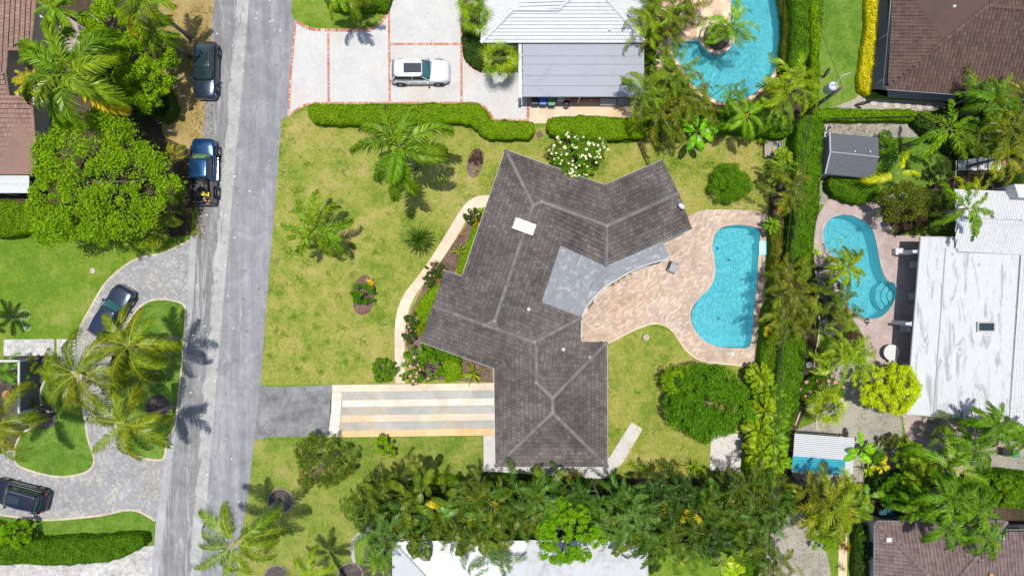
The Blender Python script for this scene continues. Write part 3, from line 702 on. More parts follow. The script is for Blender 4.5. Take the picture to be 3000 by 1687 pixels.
def palm(px, py, h, rpx, kind, n, color, name, label, cat='palm', group=None, base=None, low=-0.25, high=1.1, dead=0, trunk=True, seed=None, az0=None, spread=1.0, azs=None, clump=0.0):
    rnd = random.Random(seed if seed is not None else int(px * 7 + py * 13)); top = P(px, py, h)
    gb = P(*base) if base else Vector((top.x, top.y, 0))
    root = empty(name, (gb.x, gb.y, 0), label, cat, group)
    rel = top - Vector((gb.x, gb.y, 0)); k = (CAM_H - h) / CAM_H; r = rpx / S * k; sc = r / NATR[kind]
    if trunk and h > 0.5:
        tr = min(.17, .06 + h * .013); path = [Vector((0, 0, -.1)).lerp(rel, t) + Vector((0, 0, 0)) for t in (0, .15, .35, .55, .75, .9, 1)]
        for i, p in enumerate(path): p.z = -.1 + (rel.z + .1) * (i / 6) ** (.85 if base else 1)
        rad = [tr * 1.5, tr * 1.1, tr * .95, tr * .9, tr * .85, tr * .9, tr * .6]
        MB().tube(path, rad, 9).build('trunk', M['palmtrunk'], root, smooth=True)
    az = rnd.uniform(0, 6.28) if az0 is None else az0; ms = FR[kind]; ln = LEAFNAME.get(kind, 'frond')
    for i in range(n):
        t = (i + .5) / n; pitch = high + (low - high) * t ** .8 + rnd.uniform(-.12, .12)
        a = az + i * 2.39996 + rnd.uniform(-.22, .22)
        if azs is not None: a = azs[i % len(azs)] + rnd.uniform(-.05, .05)
        s_ = sc * (.72 + .34 * min(1, t * 1.8)) * rnd.uniform(.9, 1.08)
        v = rnd.uniform(.78, 1.22); c = [color[0] * v * rnd.uniform(.9, 1.18), color[1] * v, color[2] * v]
        off = Vector((rnd.gauss(0, clump), rnd.gauss(0, clump), rnd.uniform(-1.1, .5) * clump)) if clump else Vector((0, 0, 0))
        if i >= n - dead: c = [3.2 * v, 1.6 * v, 2.0 * v]
        o = link(ln, rnd.choice(ms), root, rel + off + Vector((0, 0, (1 - t) * .12 * sc)), Euler((rnd.uniform(-.35, .35), -(pitch - .62) * spread, a), 'XYZ'), s_, color=c)
    return root
def leaves(name, C, Nn, size, mat, asp=0.5, var=0.3):
    n = len(C); C = np.asarray(C); Nn = np.asarray(Nn, float); Nn /= np.linalg.norm(Nn, axis=1)[:, None] + 1e-9
    t = np.random.normal(size=(n, 3)); t -= Nn * (t * Nn).sum(1)[:, None]; t /= np.linalg.norm(t, axis=1)[:, None] + 1e-9
    b = np.cross(Nn, t); s = size * np.random.uniform(1 - var, 1 + var, n)[:, None]
    V = np.stack([C - t * s * .5, C + b * s * asp * .5 + Nn * s * .08, C + t * s * .5 - Nn * s * .1, C - b * s * asp * .5 + Nn * s * .08], 1)
    F = np.arange(n * 4).reshape(n, 4)
    return npmesh(name, V.reshape(-1, 3), F, mat)
def crown_points(rx, ry, rz, n, clumps, cr, flat=0.0, rs=None, ball=False):
    rng = rs or np.random
    th_ = rng.uniform(0, 2 * np.pi, clumps); rr = np.sqrt(rng.uniform(0, 1, clumps)); rr = np.where(np.arange(clumps) % 4 == 0, rng.uniform(.86, 1.0, clumps), rr)
    wob = 1 + .10 * np.sin(3 * th_ + rng.uniform(0, 6)) + .07 * np.sin(5 * th_ + rng.uniform(0, 6)) + .05 * np.sin(9 * th_ + rng.uniform(0, 6))
    zc_ = rz * np.sqrt(np.clip(1 - rr ** 2.2, 0, 1)) * rng.uniform(.62, 1.08, clumps) + np.where(rng.uniform(0, 1, clumps) < .2, -rz * .35, 0)
    cc = np.c_[np.cos(th_) * rr * rx * wob * (1 - cr * .5), np.sin(th_) * rr * ry * wob * (1 - cr * .5), zc_]
    k = rng.randint(0, clumps, n); q = rng.normal(size=(n, 3)); q /= np.linalg.norm(q, axis=1)[:, None]; q[:, 2] = np.where(q[:, 2] < -.35, -q[:, 2], q[:, 2])
    csz = rng.uniform(*((.85, 1.1) if ball else (.4, 1.4)), clumps) * cr * (rx + ry) / 2
    C = cc[k] + q * (csz[k] * rng.uniform(.45, 1.05, n))[:, None] * np.array([1, 1, .8])
    Nn = q + np.array([0, 0, .4]) + rng.normal(size=(n, 3)) * .6
    return C, Nn, cc
def tree(px, py, h, rx, ry, mat, name, label, cat='tree', group=None, leaf=.2, n=None, rz=None, cr=.24, clumps=None, flowers=None, nf=0, color=(1, 1, 1), trunk=True, asp=.5, base=None, fsize=.16, dens=1.0, ball=False):
    """px,py: middle of the crown in the photograph at mean crown height"""
    hm = h * .72; c = P(px, py, hm); k = (CAM_H - hm) / CAM_H / S; rx *= k; ry *= k; rz = rz or min(h * .42, (rx + ry) / 2 * .8)
    root = empty(name, (c.x, c.y, 0), label, cat, group); zc = h - rz
    n = n or int(min(26000, 3.1 * dens * math.pi * rx * ry / (leaf * leaf * asp * .5))); clumps = clumps or int(max(14, min(190, 26 * rx * ry / (cr * cr * 16 * (rx + ry) / 2 + .01))))
    C, Nn, cc = crown_points(rx, ry, rz, n, clumps, cr, ball=ball); C[:, 2] += zc; C[:, 2] = np.maximum(C[:, 2], .05)
    link('crown', leaves('crown', C, Nn, leaf, mat, asp), root, color=color)
    if trunk:
        mb = MB(); tr = .05 + h * .025; top = Vector((0, 0, max(.3, zc - rz * .2))); mb.tube([(0, 0, -.1), (tr * .5, 0, top.z * .5), tuple(top)], [tr * 1.4, tr, tr * .85], 8)
        for i in range(0, min(len(cc), 16)):
            q = Vector(cc[i]) * .8 + Vector((0, 0, zc)); mid = top.lerp(q, .5) + Vector((0, 0, -.1 * rz)); mb.tube([tuple(top - Vector((0, 0, .2))), tuple(mid), tuple(q)], [tr * .6, tr * .35, tr * .12], 5, False)
        mb.build('trunk', M['bark'], root, smooth=True)
    if flowers and nf:
        fm = FLOWER[flowers]; up = [i for i in range(len(C)) if Nn[i][2] > .5]; top_ = [i for i in up if C[i][2] > zc + rz * .25] or up
        for i in random.sample(top_, min(nf, len(top_))):
            link('blossom', fm, root, Vector(C[i]) + Vector((0, 0, .05)), (random.uniform(-.4, .4), random.uniform(-.4, .4), random.uniform(0, 6)), fsize * random.uniform(.7, 1.25) / .16)
    return root
def flower_mesh(name, mat, r=.08, petals=5):
    V = []; F = []
    for k in range(petals):
        a = 2 * math.pi * k / petals; d = Vector((math.cos(a), math.sin(a), .35)); s = Vector((-math.sin(a), math.cos(a), 0)); b = len(V)
        V += [Vector((0, 0, 0)), d * r * .7 - s * r * .42, d * r * 1.05, d * r * .7 + s * r * .42]; F += [(b, b + 1, b + 2, b + 3)]
    return MB().add(V, F).mesh(name, mat)
FLOWER = {'white': flower_mesh('blossom', M['petal_white']), 'pink': flower_mesh('blossom', M['petal_pink'], .09), 'red': flower_mesh('blossom', M['petal_red'], .06)}
def hedge(pxpoly, h, mat, name, label, cat='hedge', group=None, leaf=.11, dens=1.0, bump=.12, color=(1, 1, 1), flowers=None, nf=0, smooth=True, kind=None, asp=.55, fsize=.12):
    """clipped or loose hedge: pxpoly is the outline of its top in the photograph"""
    poly = PP(curve(pxpoly, 6) if smooth else pxpoly, h); poly = ccw([(p.x + random.gauss(0, .05), p.y + random.gauss(0, .05)) for p in poly]); cx = sum(p[0] for p in poly) / len(poly); cy = sum(p[1] for p in poly) / len(poly)
    loc = [(x - cx, y - cy) for x, y in poly]; root = None
    xs = [p[0] for p in loc]; ys = [p[1] for p in loc]; A = abs(area2(loc)) / 2
    n = int(min(60000, 2.6 * dens * A / (leaf * leaf * asp * .5))); m = int(n * (max(xs) - min(xs)) * (max(ys) - min(ys)) / A)
    X = np.random.uniform(min(xs) - .05, max(xs) + .05, m); Y = np.random.uniform(min(ys) - .05, max(ys) + .05, m); k = inpoly(X, Y, loc); X, Y = X[k], Y[k]
    def hf(X, Y):
        return bump * (np.sin(X * 2.3 + 1.3 * np.sin(Y * 1.7)) * np.sin(Y * 2.9 + np.sin(X * 1.9)) + .5 * np.sin(X * 6.1 + Y * 3.3) * np.sin(Y * 5.3 - X * 2))
    d = np.full(len(X), 9.0)
    for i in range(len(loc)):
        ax, ay = loc[i]; bx, by = loc[(i + 1) % len(loc)]; L2 = (bx - ax) ** 2 + (by - ay) ** 2 + 1e-9
        t = np.clip(((X - ax) * (bx - ax) + (Y - ay) * (by - ay)) / L2, 0, 1); d = np.minimum(d, np.hypot(X - ax - t * (bx - ax), Y - ay - t * (by - ay)))
    Z = h + hf(X, Y) + .07 * np.sin(X * 13 + 2 * np.sin(Y * 9)) * np.sin(Y * 14 + 2 * np.sin(X * 8)) - np.maximum(0, .22 - d) * .9 - np.random.uniform(0, .24, len(X)) + (np.random.random(len(X)) < .08) * np.random.uniform(0, bump * 1.8 + .10, len(X))
    C = np.c_[X, Y, Z]; Nn = np.c_[np.random.normal(0, .5, len(X)), np.random.normal(0, .5, len(X)), np.ones(len(X))]
    sp, sn = [], []
    for i in range(len(loc)):
        a, b = Vector(loc[i]), Vector(loc[(i + 1) % len(loc)]); L = (b - a).length
        if L < 1e-4: continue
        u = (b - a) / L; o = Vector((u.y, -u.x)); q = int(2.0 * dens * L * h / (leaf * leaf * asp * .5)); q = min(q, 4000)
        for _ in range(q):
            t = random.random(); z = random.uniform(.05, h); r = random.uniform(-.1, .04); p = a.lerp(b, t) + o * r; sp.append((p.x, p.y, z)); sn.append((o.x + random.gauss(0, .4), o.y + random.gauss(0, .4), .4 + random.gauss(0, .3)))
    if sp: C = np.vstack([C, sp]); Nn = np.vstack([Nn, sn])
    root = empty(name, (cx, cy, 0), label, cat, group)
    if kind: root['kind'] = kind
    o = link('foliage', leaves('foliage', C, Nn, leaf, mat, asp), root, color=color)
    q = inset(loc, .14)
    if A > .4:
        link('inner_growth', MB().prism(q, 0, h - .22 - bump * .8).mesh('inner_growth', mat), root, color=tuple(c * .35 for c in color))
    if flowers and nf:
        for i in np.random.choice(len(X), min(nf, len(X)), replace=False):
            link('blossom', FLOWER[flowers], root, (C[i][0], C[i][1], C[i][2] + .06), (random.uniform(-.4, .4), random.uniform(-.4, .4), random.uniform(0, 6)), fsize * random.uniform(.7, 1.3) / .16)
    return root
def rosette(px, py, h, rpx, color, name, label, kind='strap', n=16, cat='plant', group=None, low=-.1, high=1.2):
    return palm(px, py, h, rpx, kind, n, color, name, label, cat, group, trunk=False, low=low, high=high)

# ------------------------------------------------------------------ cars
def ring(hw_f, x_f, x_r, n=9, e=.35):
    """rounded plan outline of a car, nose at +x"""
    pts = []
    for i in range(n * 4):
        a = 2 * math.pi * i / (n * 4); c, s = math.cos(a), math.sin(a)
        cx = (abs(c) ** e) * (1 if c > 0 else -1); sy = (abs(s) ** e) * (1 if s > 0 else -1)
        pts.append(((x_f + x_r) / 2 + cx * (x_f - x_r) / 2, sy * hw_f))
    return pts
def wheel(parent, x, y, r, w, rimr=.7):
    sgn = 1 if y > 0 else -1; root = link('wheel', MB().lathe((0, 0, 0), [(r * .55, -w / 2), (r * .92, -w / 2), (r, -w * .36), (r, w * .36), (r * .92, w / 2), (r * .55, w / 2)], 24, 'y').mesh('tyre', M['black'], True), parent, (x, y, r))
    mb = MB().lathe((0, 0, 0), [(r * rimr, -.02), (r * rimr, .02), (r * rimr * .9, .0), (r * rimr * .9, -.02)], 24, 'y')
    for k in range(6):
        a = k * math.pi / 3; mb.box((math.cos(a) * r * rimr * .5, 0, math.sin(a) * r * rimr * .5), (.05, .03, .05))
        mb.tube([(0, 0, 0), (math.cos(a) * r * rimr * .9, 0, math.sin(a) * r * rimr * .9)], [.035, .03], 5)
    mb.lathe((0, 0, 0), [(.06, -.02), (.06, .03)], 10, 'y')
    link('rim', mb.mesh('rim', M['chrome']), root, (0, sgn * (w / 2 - .02), 0))
def loft(sections, mat, name, parent, close=True, smooth=True, sub=0):
    mb = MB(); n = len(sections[0]); V = [p for s in sections for p in s]; F = []
    for i in range(len(sections) - 1):
        for k in range(n):
            k2 = (k + 1) % n; F.append((i * n + k, i * n + k2, (i + 1) * n + k2, (i + 1) * n + k))
    if close: F.append(tuple(range(n))[::-1]); F.append(tuple(range((len(sections) - 1) * n, len(sections) * n)))
    mb.add(V, F); return mb.build(name, mat, parent, smooth, sub=sub)
def car(px, py, ang, L, W, Hh, body, name, label, cat, glass='carglass', windshield=None, sunroof=None, rails=None, pickup=False, ws=(.95, .28), rear=(-.92, -.72), hood=.98, belt=1.02, wheelr=.36, fat=0.0, roofmat=None):
    """ws: x of windscreen foot and top (fractions of half length), rear: foot and top of rear glass"""
    g = P(px, py, 0); root = empty(name, (g.x, g.y, 0.0), label, cat, rz=ang); hl = L / 2; hw = W / 2
    xs = [-1, -.985, -.93, -.8, -.55, -.2, .15, .45, .7, .86, .95, .99, 1.0]
    wd = [.70, .80, .91, .975, 1, 1, 1, .995, .975, .93, .84, .72, .62]
    top = []
    for x in xs:
        if pickup: z = .99 if x < ws[0] else 1.12 - .10 * max(0, (x - .75) * 4) ** 2
        else:
            z = belt + .02 if x < ws[0] else belt - (belt - hood + .12) * ((x - ws[0]) / (1 - ws[0])) ** 2.0
            if x < -.9: z = belt - .05
        top.append(z)
    top[0] -= .30; top[-1] -= .22; top[-2] -= .07; top[1] -= .12
    secs = []
    for x, w_, z in zip(xs, wd, top):
        w2 = hw * w_; zl = .24 if abs(x) < .9 else .34; X = x * hl
        half = [(w2 * .80, zl), (w2 * .975, zl + .06), (w2 * 1.0, .42), (w2 * 1.0, .62), (w2 * .975, z - .16), (w2 * .93, z - .045), (w2 * .80, z + .005), (w2 * .4, z + .032), (0.0, z + .04)]
        sec = [(X, y, zz) for y, zz in half] + [(X, -y, zz) for y, zz in half[-2::-1]]; secs.append(sec)
    if pickup:
        b0 = -.30; sel = [i for i, x in enumerate(xs) if x >= b0]; s2 = [[(b0 * hl, y, z) for (_, y, z) in secs[5]]] + [secs[i] for i in sel]
        loft(s2, body, 'body', root)
        # hollow load bed
        xa, xb = -hl * .985, b0 * hl - .02; bw = hw * .985; bed = MB()
        bed.box(((xa + xb) / 2, 0, .68), (xb - xa, bw * 1.7, .06)); bed.build('bed_floor', M['dark'], root)
        for sd in (1, -1):
            MB().box(((xa + xb) / 2, sd * bw * .92, .74), (xb - xa, bw * .155, .72)).build('bed_side', M['car_black'], root, bevel=.05)
            MB().box(((xa + xb) / 2, sd * bw * .90, 1.12), (xb - xa - .1, bw * .12, .04)).build('bed_rail', M['dark'], root)
        MB().box((xa + .04, 0, .78), (.09, bw * 1.7, .66)).build('tailgate', M['dark'], root, bevel=.02)
        MB().box((xa - .1, 0, .52), (.2, bw * 1.85, .2)).build('rear_bumper', M['dark'], root, bevel=.05)
        for sd in (1, -1): MB().tube([(-.25 * hl, sd * (hw + .04), .48), (.45 * hl, sd * (hw + .04), .48)], .055, 8).build('side_step', M['chrome'], root)
        for k in range(5): MB().box(((xa + xb) / 2, (k - 2) * .24, .72), (xb - xa - .2, .07, .02)).build('bed_rib', M['dark'], root)
    else:
        loft(secs, body, 'body', root)
    # glass house
    xf0, xf1 = ws[0] * hl, ws[1] * hl; xr0, xr1 = rear[0] * hl, rear[1] * hl; ht = Hh - .045; zb = (1.05 if pickup else belt) - .01
    lv = []
    for t in (0, .35, .7, .93, 1.0):
        z = zb + (ht - zb) * t; q = t ** 1.15; wv = hw * (.90 - .20 * q); xf = xf0 + (xf1 - xf0) * q; xr = xr0 + (xr1 - xr0) * t ** 1.5
        if t == 1.0: wv -= .06; xf -= .05; xr += .04; z += .012
        lv.append([(x, y, z) for x, y in ring(wv, xf, xr, e=.30)])
    loft(lv, M[glass], 'window_glass', root)
    # roof panel with curvature
    rf = []
    for t, dz in ((0, -.03), (.5, .012), (1, .03)):
        wv = hw * .715 - .07 * t; rf.append([(x, y, ht + dz) for x, y in ring(wv, xf1 + .06 - .14 * t, xr1 - .04 + .12 * t, e=.28)])
    loft(rf, M[roofmat] if roofmat else body, 'roof', root)
    # pillars
    for sd in (1, -1):
        for (xa_, xb_, rr) in ((xf0 - .06, xf1 - .02, .035), (xr0 + .05, xr1 + .02, .06), ((xf1 + xr1) / 2 + .35, (xf1 + xr1) / 2 + .3, .028)):
            MB().tube([(xa_, sd * hw * .895, zb - .02), ((xa_ + xb_) / 2, sd * hw * .83, (zb + ht) / 2 + .03), (xb_, sd * hw * .715, ht)], rr, 6).build('pillar', body, root)
        MB().tube([(xf0 - .05, sd * hw * .915, zb), ((xf0 + xr0) / 2, sd * hw * .93, zb + .01), (xr0 + .3, sd * hw * .905, zb)], .022, 5).build('belt_trim', M['chrome'] if rails else body, root)
        if rails: MB().tube([(xf1 - .2, sd * hw * .62, ht + .03), ((xf1 + xr1) / 2, sd * hw * .65, ht + .10), (xr1 + .1, sd * hw * .60, ht + .03)], .026, 6).build('roof_rail', M['chrome'], root)
        # mirrors
        mm = MB().lathe((0, 0, 0), [(.02, -.09), (.085, -.07), (.1, 0), (.08, .07), (.02, .09)], 10, 'y').build('mirror', body, root, True, loc=(xf0 - .28, sd * (hw * .93 + .14), zb + .06))
        MB().tube([(0, 0, 0), (.04, -sd * .17, -.05)], .022, 5).build('mirror_arm', M['dark'], mm)
        # lamps
        MB().add([(hl * .975, sd * hw * .50, .70), (hl * .90, sd * hw * .88, .70), (hl * .80, sd * hw * .955, .78), (hl * .86, sd * hw * .80, .885 if not pickup else .98), (hl * .955, sd * hw * .50, .80)], [(0, 1, 2, 3, 4), (4, 3, 2, 1, 0)]).build('headlight', M['lens'], root)
        MB().box((-hl * .955, sd * hw * .76, .86), (.10, .22, .12), sd * .35).build('taillight', M['red'], root, bevel=.02)
        MB().box((hl * .0, sd * hw * .995, .82), (.2, .03, .03)).build('door_handle', M['chrome'] if rails else body, root)
        MB().box((-hl * .34, sd * hw * .99, .82), (.2, .03, .03)).build('door_handle', M['chrome'] if rails else body, root)
    # dark frame line at windscreen foot, plate, hood creases
    MB().tube([(xf0 - .02, -hw * .80, zb + .02), (xf0 + .06, -hw * .3, zb + .035), (xf0 + .06, hw * .3, zb + .035), (xf0 - .02, hw * .80, zb + .02)], .03, 5).build('wiper_cowl', M['dark'], root)
    if windshield:
        q = []
        for t in (.08, .3, .6, .9):
            z = zb + (ht - zb) * t + .022; qq = t ** 1.15; x = xf0 + (xf1 - xf0) * qq + .012; wv = hw * (.90 - .20 * qq) - .13
            q.append([(x - .07 * abs(s) ** 3, s * wv, z) for s in (-1, -.6, 0, .6, 1)])
        V = [p for r_ in q for p in r_]; F = [(i * 5 + k, i * 5 + k + 1, (i + 1) * 5 + k + 1, (i + 1) * 5 + k)for i in range(3) for k in range(4)]
        MB().add(V, F).build('windshield', M[windshield], root, smooth=True)
    if sunroof:
        a, b, wv = sunroof; MB().box(((a + b) / 2 * hl, 0, ht + .034), ((b - a) * hl, wv * 2 * hw, .014)).build('sunroof', M['carglass'], root, bevel=.004)
    wx = .635 * hl
    for sx in (1, -1):
        for sd in (1, -1):
            wheel(root, sx * wx - .03, sd * (hw - .10 + fat), wheelr, .24 + fat)
            MB().tube([(sx * wx - .03 + math.cos(a) * (wheelr + .07), sd * (hw + .005 + fat * .6), wheelr + math.sin(a) * (wheelr + .07)) for a in [math.pi * k / 8 for k in range(9)]], .05 + fat * .25, 6).build('wheel_arch', M['dark'], root, smooth=True)
    return root
# ================================================================== THE SETTING
def W(poly, z=0): return [(p.x, p.y) for p in PP(poly, z)]
POOL1 = curve([(2134, 661), (2165, 658), (2200, 662), (2222, 673), (2227, 700), (2222, 755), (2215, 850), (2207, 927), (2201, 1000), (2190, 1019), (2157, 1020), (2110, 1017), (2070, 1003), (2040, 974), (2023, 935), (2028, 900), (2048, 872), (2078, 843), (2093, 808), (2093, 765), (2086, 720), (2095, 684), (2112, 667)], 4)
POOL2 = curve([(2463, 629), (2495, 631), (2532, 649), (2555, 672), (2567, 710), (2576, 760), (2588, 803), (2600, 823)], 4, False) + [(2621, 829)] + curve([(2621, 829), (2626, 856), (2618, 885), (2590, 922), (2555, 934), (2515, 926), (2486, 900), (2466, 850), (2455, 800), (2443, 755), (2428, 742), (2415, 722), (2410, 691), (2415, 662), (2435, 638)], 4, False)
ISL = [(2099 + 50 * math.cos(a), 108 + 51 * math.sin(a)) for a in [R(d) for d in range(160, -50, -14)]]   # palm island, clockwise on screen
POOL3 = [(1967, 122), (2045, 119)] + ISL + [(2140, 20), (2137, -60)] + curve([(2240, -90), (2285, -20), (2298, 39), (2300, 82), (2296, 127), (2281, 182), (2254, 234), (2215, 270), (2176, 292), (2126, 300), (2095, 294), (2060, 274), (2033, 255), (1990, 190), (1968, 150)], 4, False)
pools = [W(POOL1), W(POOL2), W(POOL3)]
sheet('ground', [(-9000, -9000), (12000, -9000), (12000, 9000), (-9000, 9000)], 0.0, M['lawn_green'], pools)
EXT = 400
# road
ROADL = [(560, -6000), (604, -900), (628, 0), (611, 180), (601, 325), (590, 420), (582, 560), (578, 700), (566, 900), (541, 1060), (512, 1260), (483, 1350), (462, 1520), (445, 1687), (380, 2600), (100, 6500)]
ROADR = [(330, 6500), (620, 2600), (688, 1687), (728, 1440), (745, 1288), (763, 1125), (780, 900), (797, 700), (812, 520), (824, 352), (843, 342), (866, 62), (853, 40), (856, 0), (900, -900), (1300, -6000)]
sheet('road', ROADL + ROADR, 0.008, M['road'])
sheet('verge', [(500, -300), (470, 0), (440, 200), (480, 400), (560, 440), (590, 420), (601, 325), (611, 180), (628, 0), (640, -300)], 0.012, M['verge'])
sheet('roadside_strip', [(558, 690), (578, 690), (566, 900), (541, 1062), (535, 1060), (545, 850)], 0.014, M['gutterstone'])
sheet('roadside_strip', [(505, 1262), (514, 1262), (498, 1390), (475, 1600), (462, 1700), (440, 1700), (458, 1520), (484, 1340)], 0.014, M['gutterstone'])
# lawns
sheet('front_lawn', [(824, 352), (905, 320), (1560, 372), (1930, 400), (2262, 400), (2250, 640), (1790, 690), (1780, 1010), (1790, 1400), (1430, 1400), (1430, 1125), (763, 1127), (780, 900), (797, 700), (812, 520)], 0.012, M['lawn_dry'])
sheet('back_lawn', [(1780, 1000), (1880, 950), (2000, 980), (2060, 1055), (2230, 1050), (2225, 1200), (2200, 1400), (1778, 1400)], 0.014, M['lawn_dry'], )
sheet('side_lawn', [(745, 1288), (1420, 1276), (1420, 1400), (1180, 1425), (1040, 1600), (1045, 1720), (688, 1720), (728, 1440)], 0.013, M['lawn_mid'])
LAWN_W = [(-200, 670), (250, 680), (420, 700), (556, 705)] + curve([(556, 705), (480, 740), (406, 757), (359, 784), (309, 830), (267, 900), (236, 958), (228, 989)], 4, False) + [(222, 993), (-200, 993)]
sheet('west_lawn', LAWN_W, 0.035, M['lawn_green'])
IS1 = curve([(402, 908), (425, 888), (456, 877), (502, 879), (541, 896), (543, 950), (534, 1062), (527, 1130), (520, 1198), (512, 1253), (489, 1288), (483, 1337), (462, 1347), (405, 1335), (355, 1290), (328, 1200), (318, 1110), (328, 1040), (350, 985), (378, 940)], 4)
IS2 = curve([(150, 1095), (215, 1090), (236, 1150), (250, 1233), (258, 1284), (276, 1339), (270, 1368), (243, 1386), (180, 1396), (117, 1386), (59, 1366), (43, 1345), (47, 1304), (66, 1269), (110, 1241), (145, 1214), (122, 1180), (121, 1140)], 4)
LAWN_SW = [(-200, 1500), (59, 1515), (129, 1522)] + curve([(129, 1522), (235, 1515), (305, 1507), (364, 1494), (407, 1497), (456, 1525)], 4, False) + [(452, 1597), (-200, 1640)]
sheet('driveway_island', IS1, 0.04, M['lawn_lush']); sheet('driveway_island', IS2, 0.04, M['lawn_lush']); sheet('lawn_strip', LAWN_SW, 0.035, M['lawn_lush'])
LAWN_N = [(856, -200), (856, 40), (866, 62)] + curve([(866, 62), (881, 72), (905, 82), (940, 86), (1060, 86), (1098, 77), (1121, 56), (1131, 39)], 4, False) + [(1137, 0), (1137, -200)]
sheet('north_lawn', LAWN_N, 0.035, M['lawn_green'])
sheet('east_lawn', [(2403, -200), (2534, -200), (2530, 100), (2518, 270), (2496, 296), (2440, 313), (2400, 320), (2392, 180)], 0.012, M['lawn_lush'])
sheet('shed_lawn', [(2560, 395), (2775, 395), (2775, 520), (2700, 560), (2610, 620), (2560, 590), (2570, 500)], 0.012, M['lawn_lush'])
sheet('garden_lawn', [(2395, 960), (2440, 940), (2450, 1080), (2410, 1100), (2330, 1270), (2390, 1270), (2400, 1200)], 0.012, M['lawn_green'])
sheet('southeast_lawn', [(2420, 1560), (2455, 1560), (2460, 1720), (2415, 1720)], 0.014, M['lawn_green'])
sheet('southeast_lawn', [(2484, 1540), (2512, 1540), (2512, 1720), (2478, 1720)], 0.016, M['lawn_green'])
sheet('south_lawn', [(1900, 1560), (2190, 1560), (2190, 1720), (1900, 1720)], 0.012, M['lawn_green'])
sheet('curved_lawn_bed', curve([(1032, 1600), (1045, 1575), (1075, 1560), (1110, 1560), (1120, 1580), (1085, 1590), (1066, 1610), (1062, 1650), (1045, 1640), (1034, 1625)], 4), 0.03, M['lawn_lush'])
# soil and gravel beds
sheet('planting_bed', [(-200, -200), (470, -200), (455, 200), (495, 330), (580, 440), (560, 690), (420, 700), (-200, 690)], 0.006, M['soil'])
sheet('planting_bed', [(1330, 1380), (1780, 1385), (2320, 1380), (2560, 1500), (2540, 1720), (2220, 1720), (2190, 1560), (1900, 1590), (1180, 1590), (1030, 1590), (1000, 1440), (1180, 1405)], 0.008, M['soil'])
sheet('planting_bed', [(1360, -100), (1420, -100), (1420, 215), (1360, 180), (1352, 140)], 0.010, M['soil'])
sheet('planting_bed', [(1860, -100), (2010, 380), (2300, 395), (2400, 380), (2400, -100), (2300, -100), (2310, 80), (2290, 200), (2200, 300), (2080, 310), (1960, 200), (1950, 120), (2045, 70), (2130, -100)], 0.006, M['soil'], [])
sheet('planting_bed', [(2240, 560), (2400, 380), (2400, 700), (2470, 960), (2330, 1270), (2330, 1400), (2190, 1420), (2230, 1050), (2252, 800)], 0.007, M['soil'])
sheet('planting_bed', [(2700, 290), (3300, 290), (3300, 560), (2780, 560), (2640, 700), (2590, 640), (2700, 540)], 0.008, M['soil'])
sheet('planting_bed', [(2560, 1380), (3300, 1420), (3300, 1560), (2540, 1560)], 0.009, M['soil'])
sheet('planting_bed', curve([(122, 1050), (60, 1040), (20, 1060), (-60, 1100), (-60, 1350), (20, 1352), (60, 1300), (140, 1230), (120, 1180), (130, 1100)], 3), 0.03, M['darkmulch'])
sheet('planting_bed', [(1460, 580), (1420, 615), (1390, 625), (1245, 830), (1200, 920), (1190, 1010), (1230, 1110), (1445, 1120), (1440, 1060), (1260, 980), (1330, 800)], 0.016, M['mulch'])
sheet('gravel_yard', [(2440, 1060), (2690, 1060), (2690, 1215), (2640, 1220), (2650, 1380), (2560, 1400), (2500, 1440), (2320, 1400), (2330, 1260), (2400, 1230)], 0.013, M['sand'])
sheet('gravel_yard', [(2690, 1290), (3300, 1290), (3300, 1420), (2700, 1400)], 0.0135, M['sand'])
sheet('gravel_yard', curve([(2300, 1510), (2350, 1500), (2370, 1550), (2415, 1600), (2420, 1720), (2230, 1720), (2235, 1600)], 3), 0.015, M['sand'])
sheet('gravel_path', curve([(2440, 316), (2505, 290), (2522, 266), (2540, 290), (2760, 300), (2790, 340), (2700, 350), (2450, 330)], 3), 0.015, M['sand'])
sheet('gravel_path', [(2405, 355), (2760, 345), (2760, 400), (2560, 405), (2400, 420), (2400, 600), (2430, 600), (2440, 520), (2420, 420)], 0.016, M['sand'])
sheet('side_path', [(2540, -200), (2600, -200), (2600, 285), (2800, 300), (2800, 270), (2540, 262)], 0.017, M['stucco_grey'])
sheet('mulch_bed', curve([(1102, 810), (1098, 900), (1048, 921)][:0] + [(1062, 807), (1085, 812), (1101, 828), (1098, 870), (1088, 905), (1070, 921), (1047, 918), (1036, 900), (1036, 860), (1030, 840)], 4), 0.03, M['mulch'])
sheet('mulch_bed', curve([(1388, 438), (1410, 440), (1417, 470), (1404, 508), (1385, 522), (1369, 505), (1370, 470)], 4), 0.03, M['mulch'])
for cx, cy in ((823, 1466), (1027, 1683), (812, 1690), (463, 1190), (131, 1221)):
    o = sheet('mulch_ring', [(cx + 36 * math.cos(a), cy + 35 * math.sin(a)) for a in [k * math.pi / 10 for k in range(20)]], 0.045, M['darkmulch'])
    if cx > 800: border(o, W([(cx + 37 * math.cos(a), cy + 36 * math.sin(a)) for a in [k * math.pi / 12 for k in range(24)]]), .045, .12, .24, M['edging'], 'edging_stone', .04, True)
o = sheet('gravel_strip', [(12, 1042), (222, 1042), (222, 1052), (12, 1056)], .034, M['darkmulch'])
o = sheet('curved_gravel_edge', curve([(1032, 1640), (1026, 1600), (1040, 1568), (1080, 1542), (1110, 1536), (1112, 1546), (1083, 1556), (1050, 1578), (1038, 1605), (1042, 1650)], 4), .034, M['stucco_grey'])
o = sheet('mulch_bed', curve([(1068, 1600), (1085, 1580), (1120, 1577), (1148, 1585), (1148, 1700), (1045, 1700), (1050, 1660), (1066, 1640)], 4), .022, M['darkmulch'])

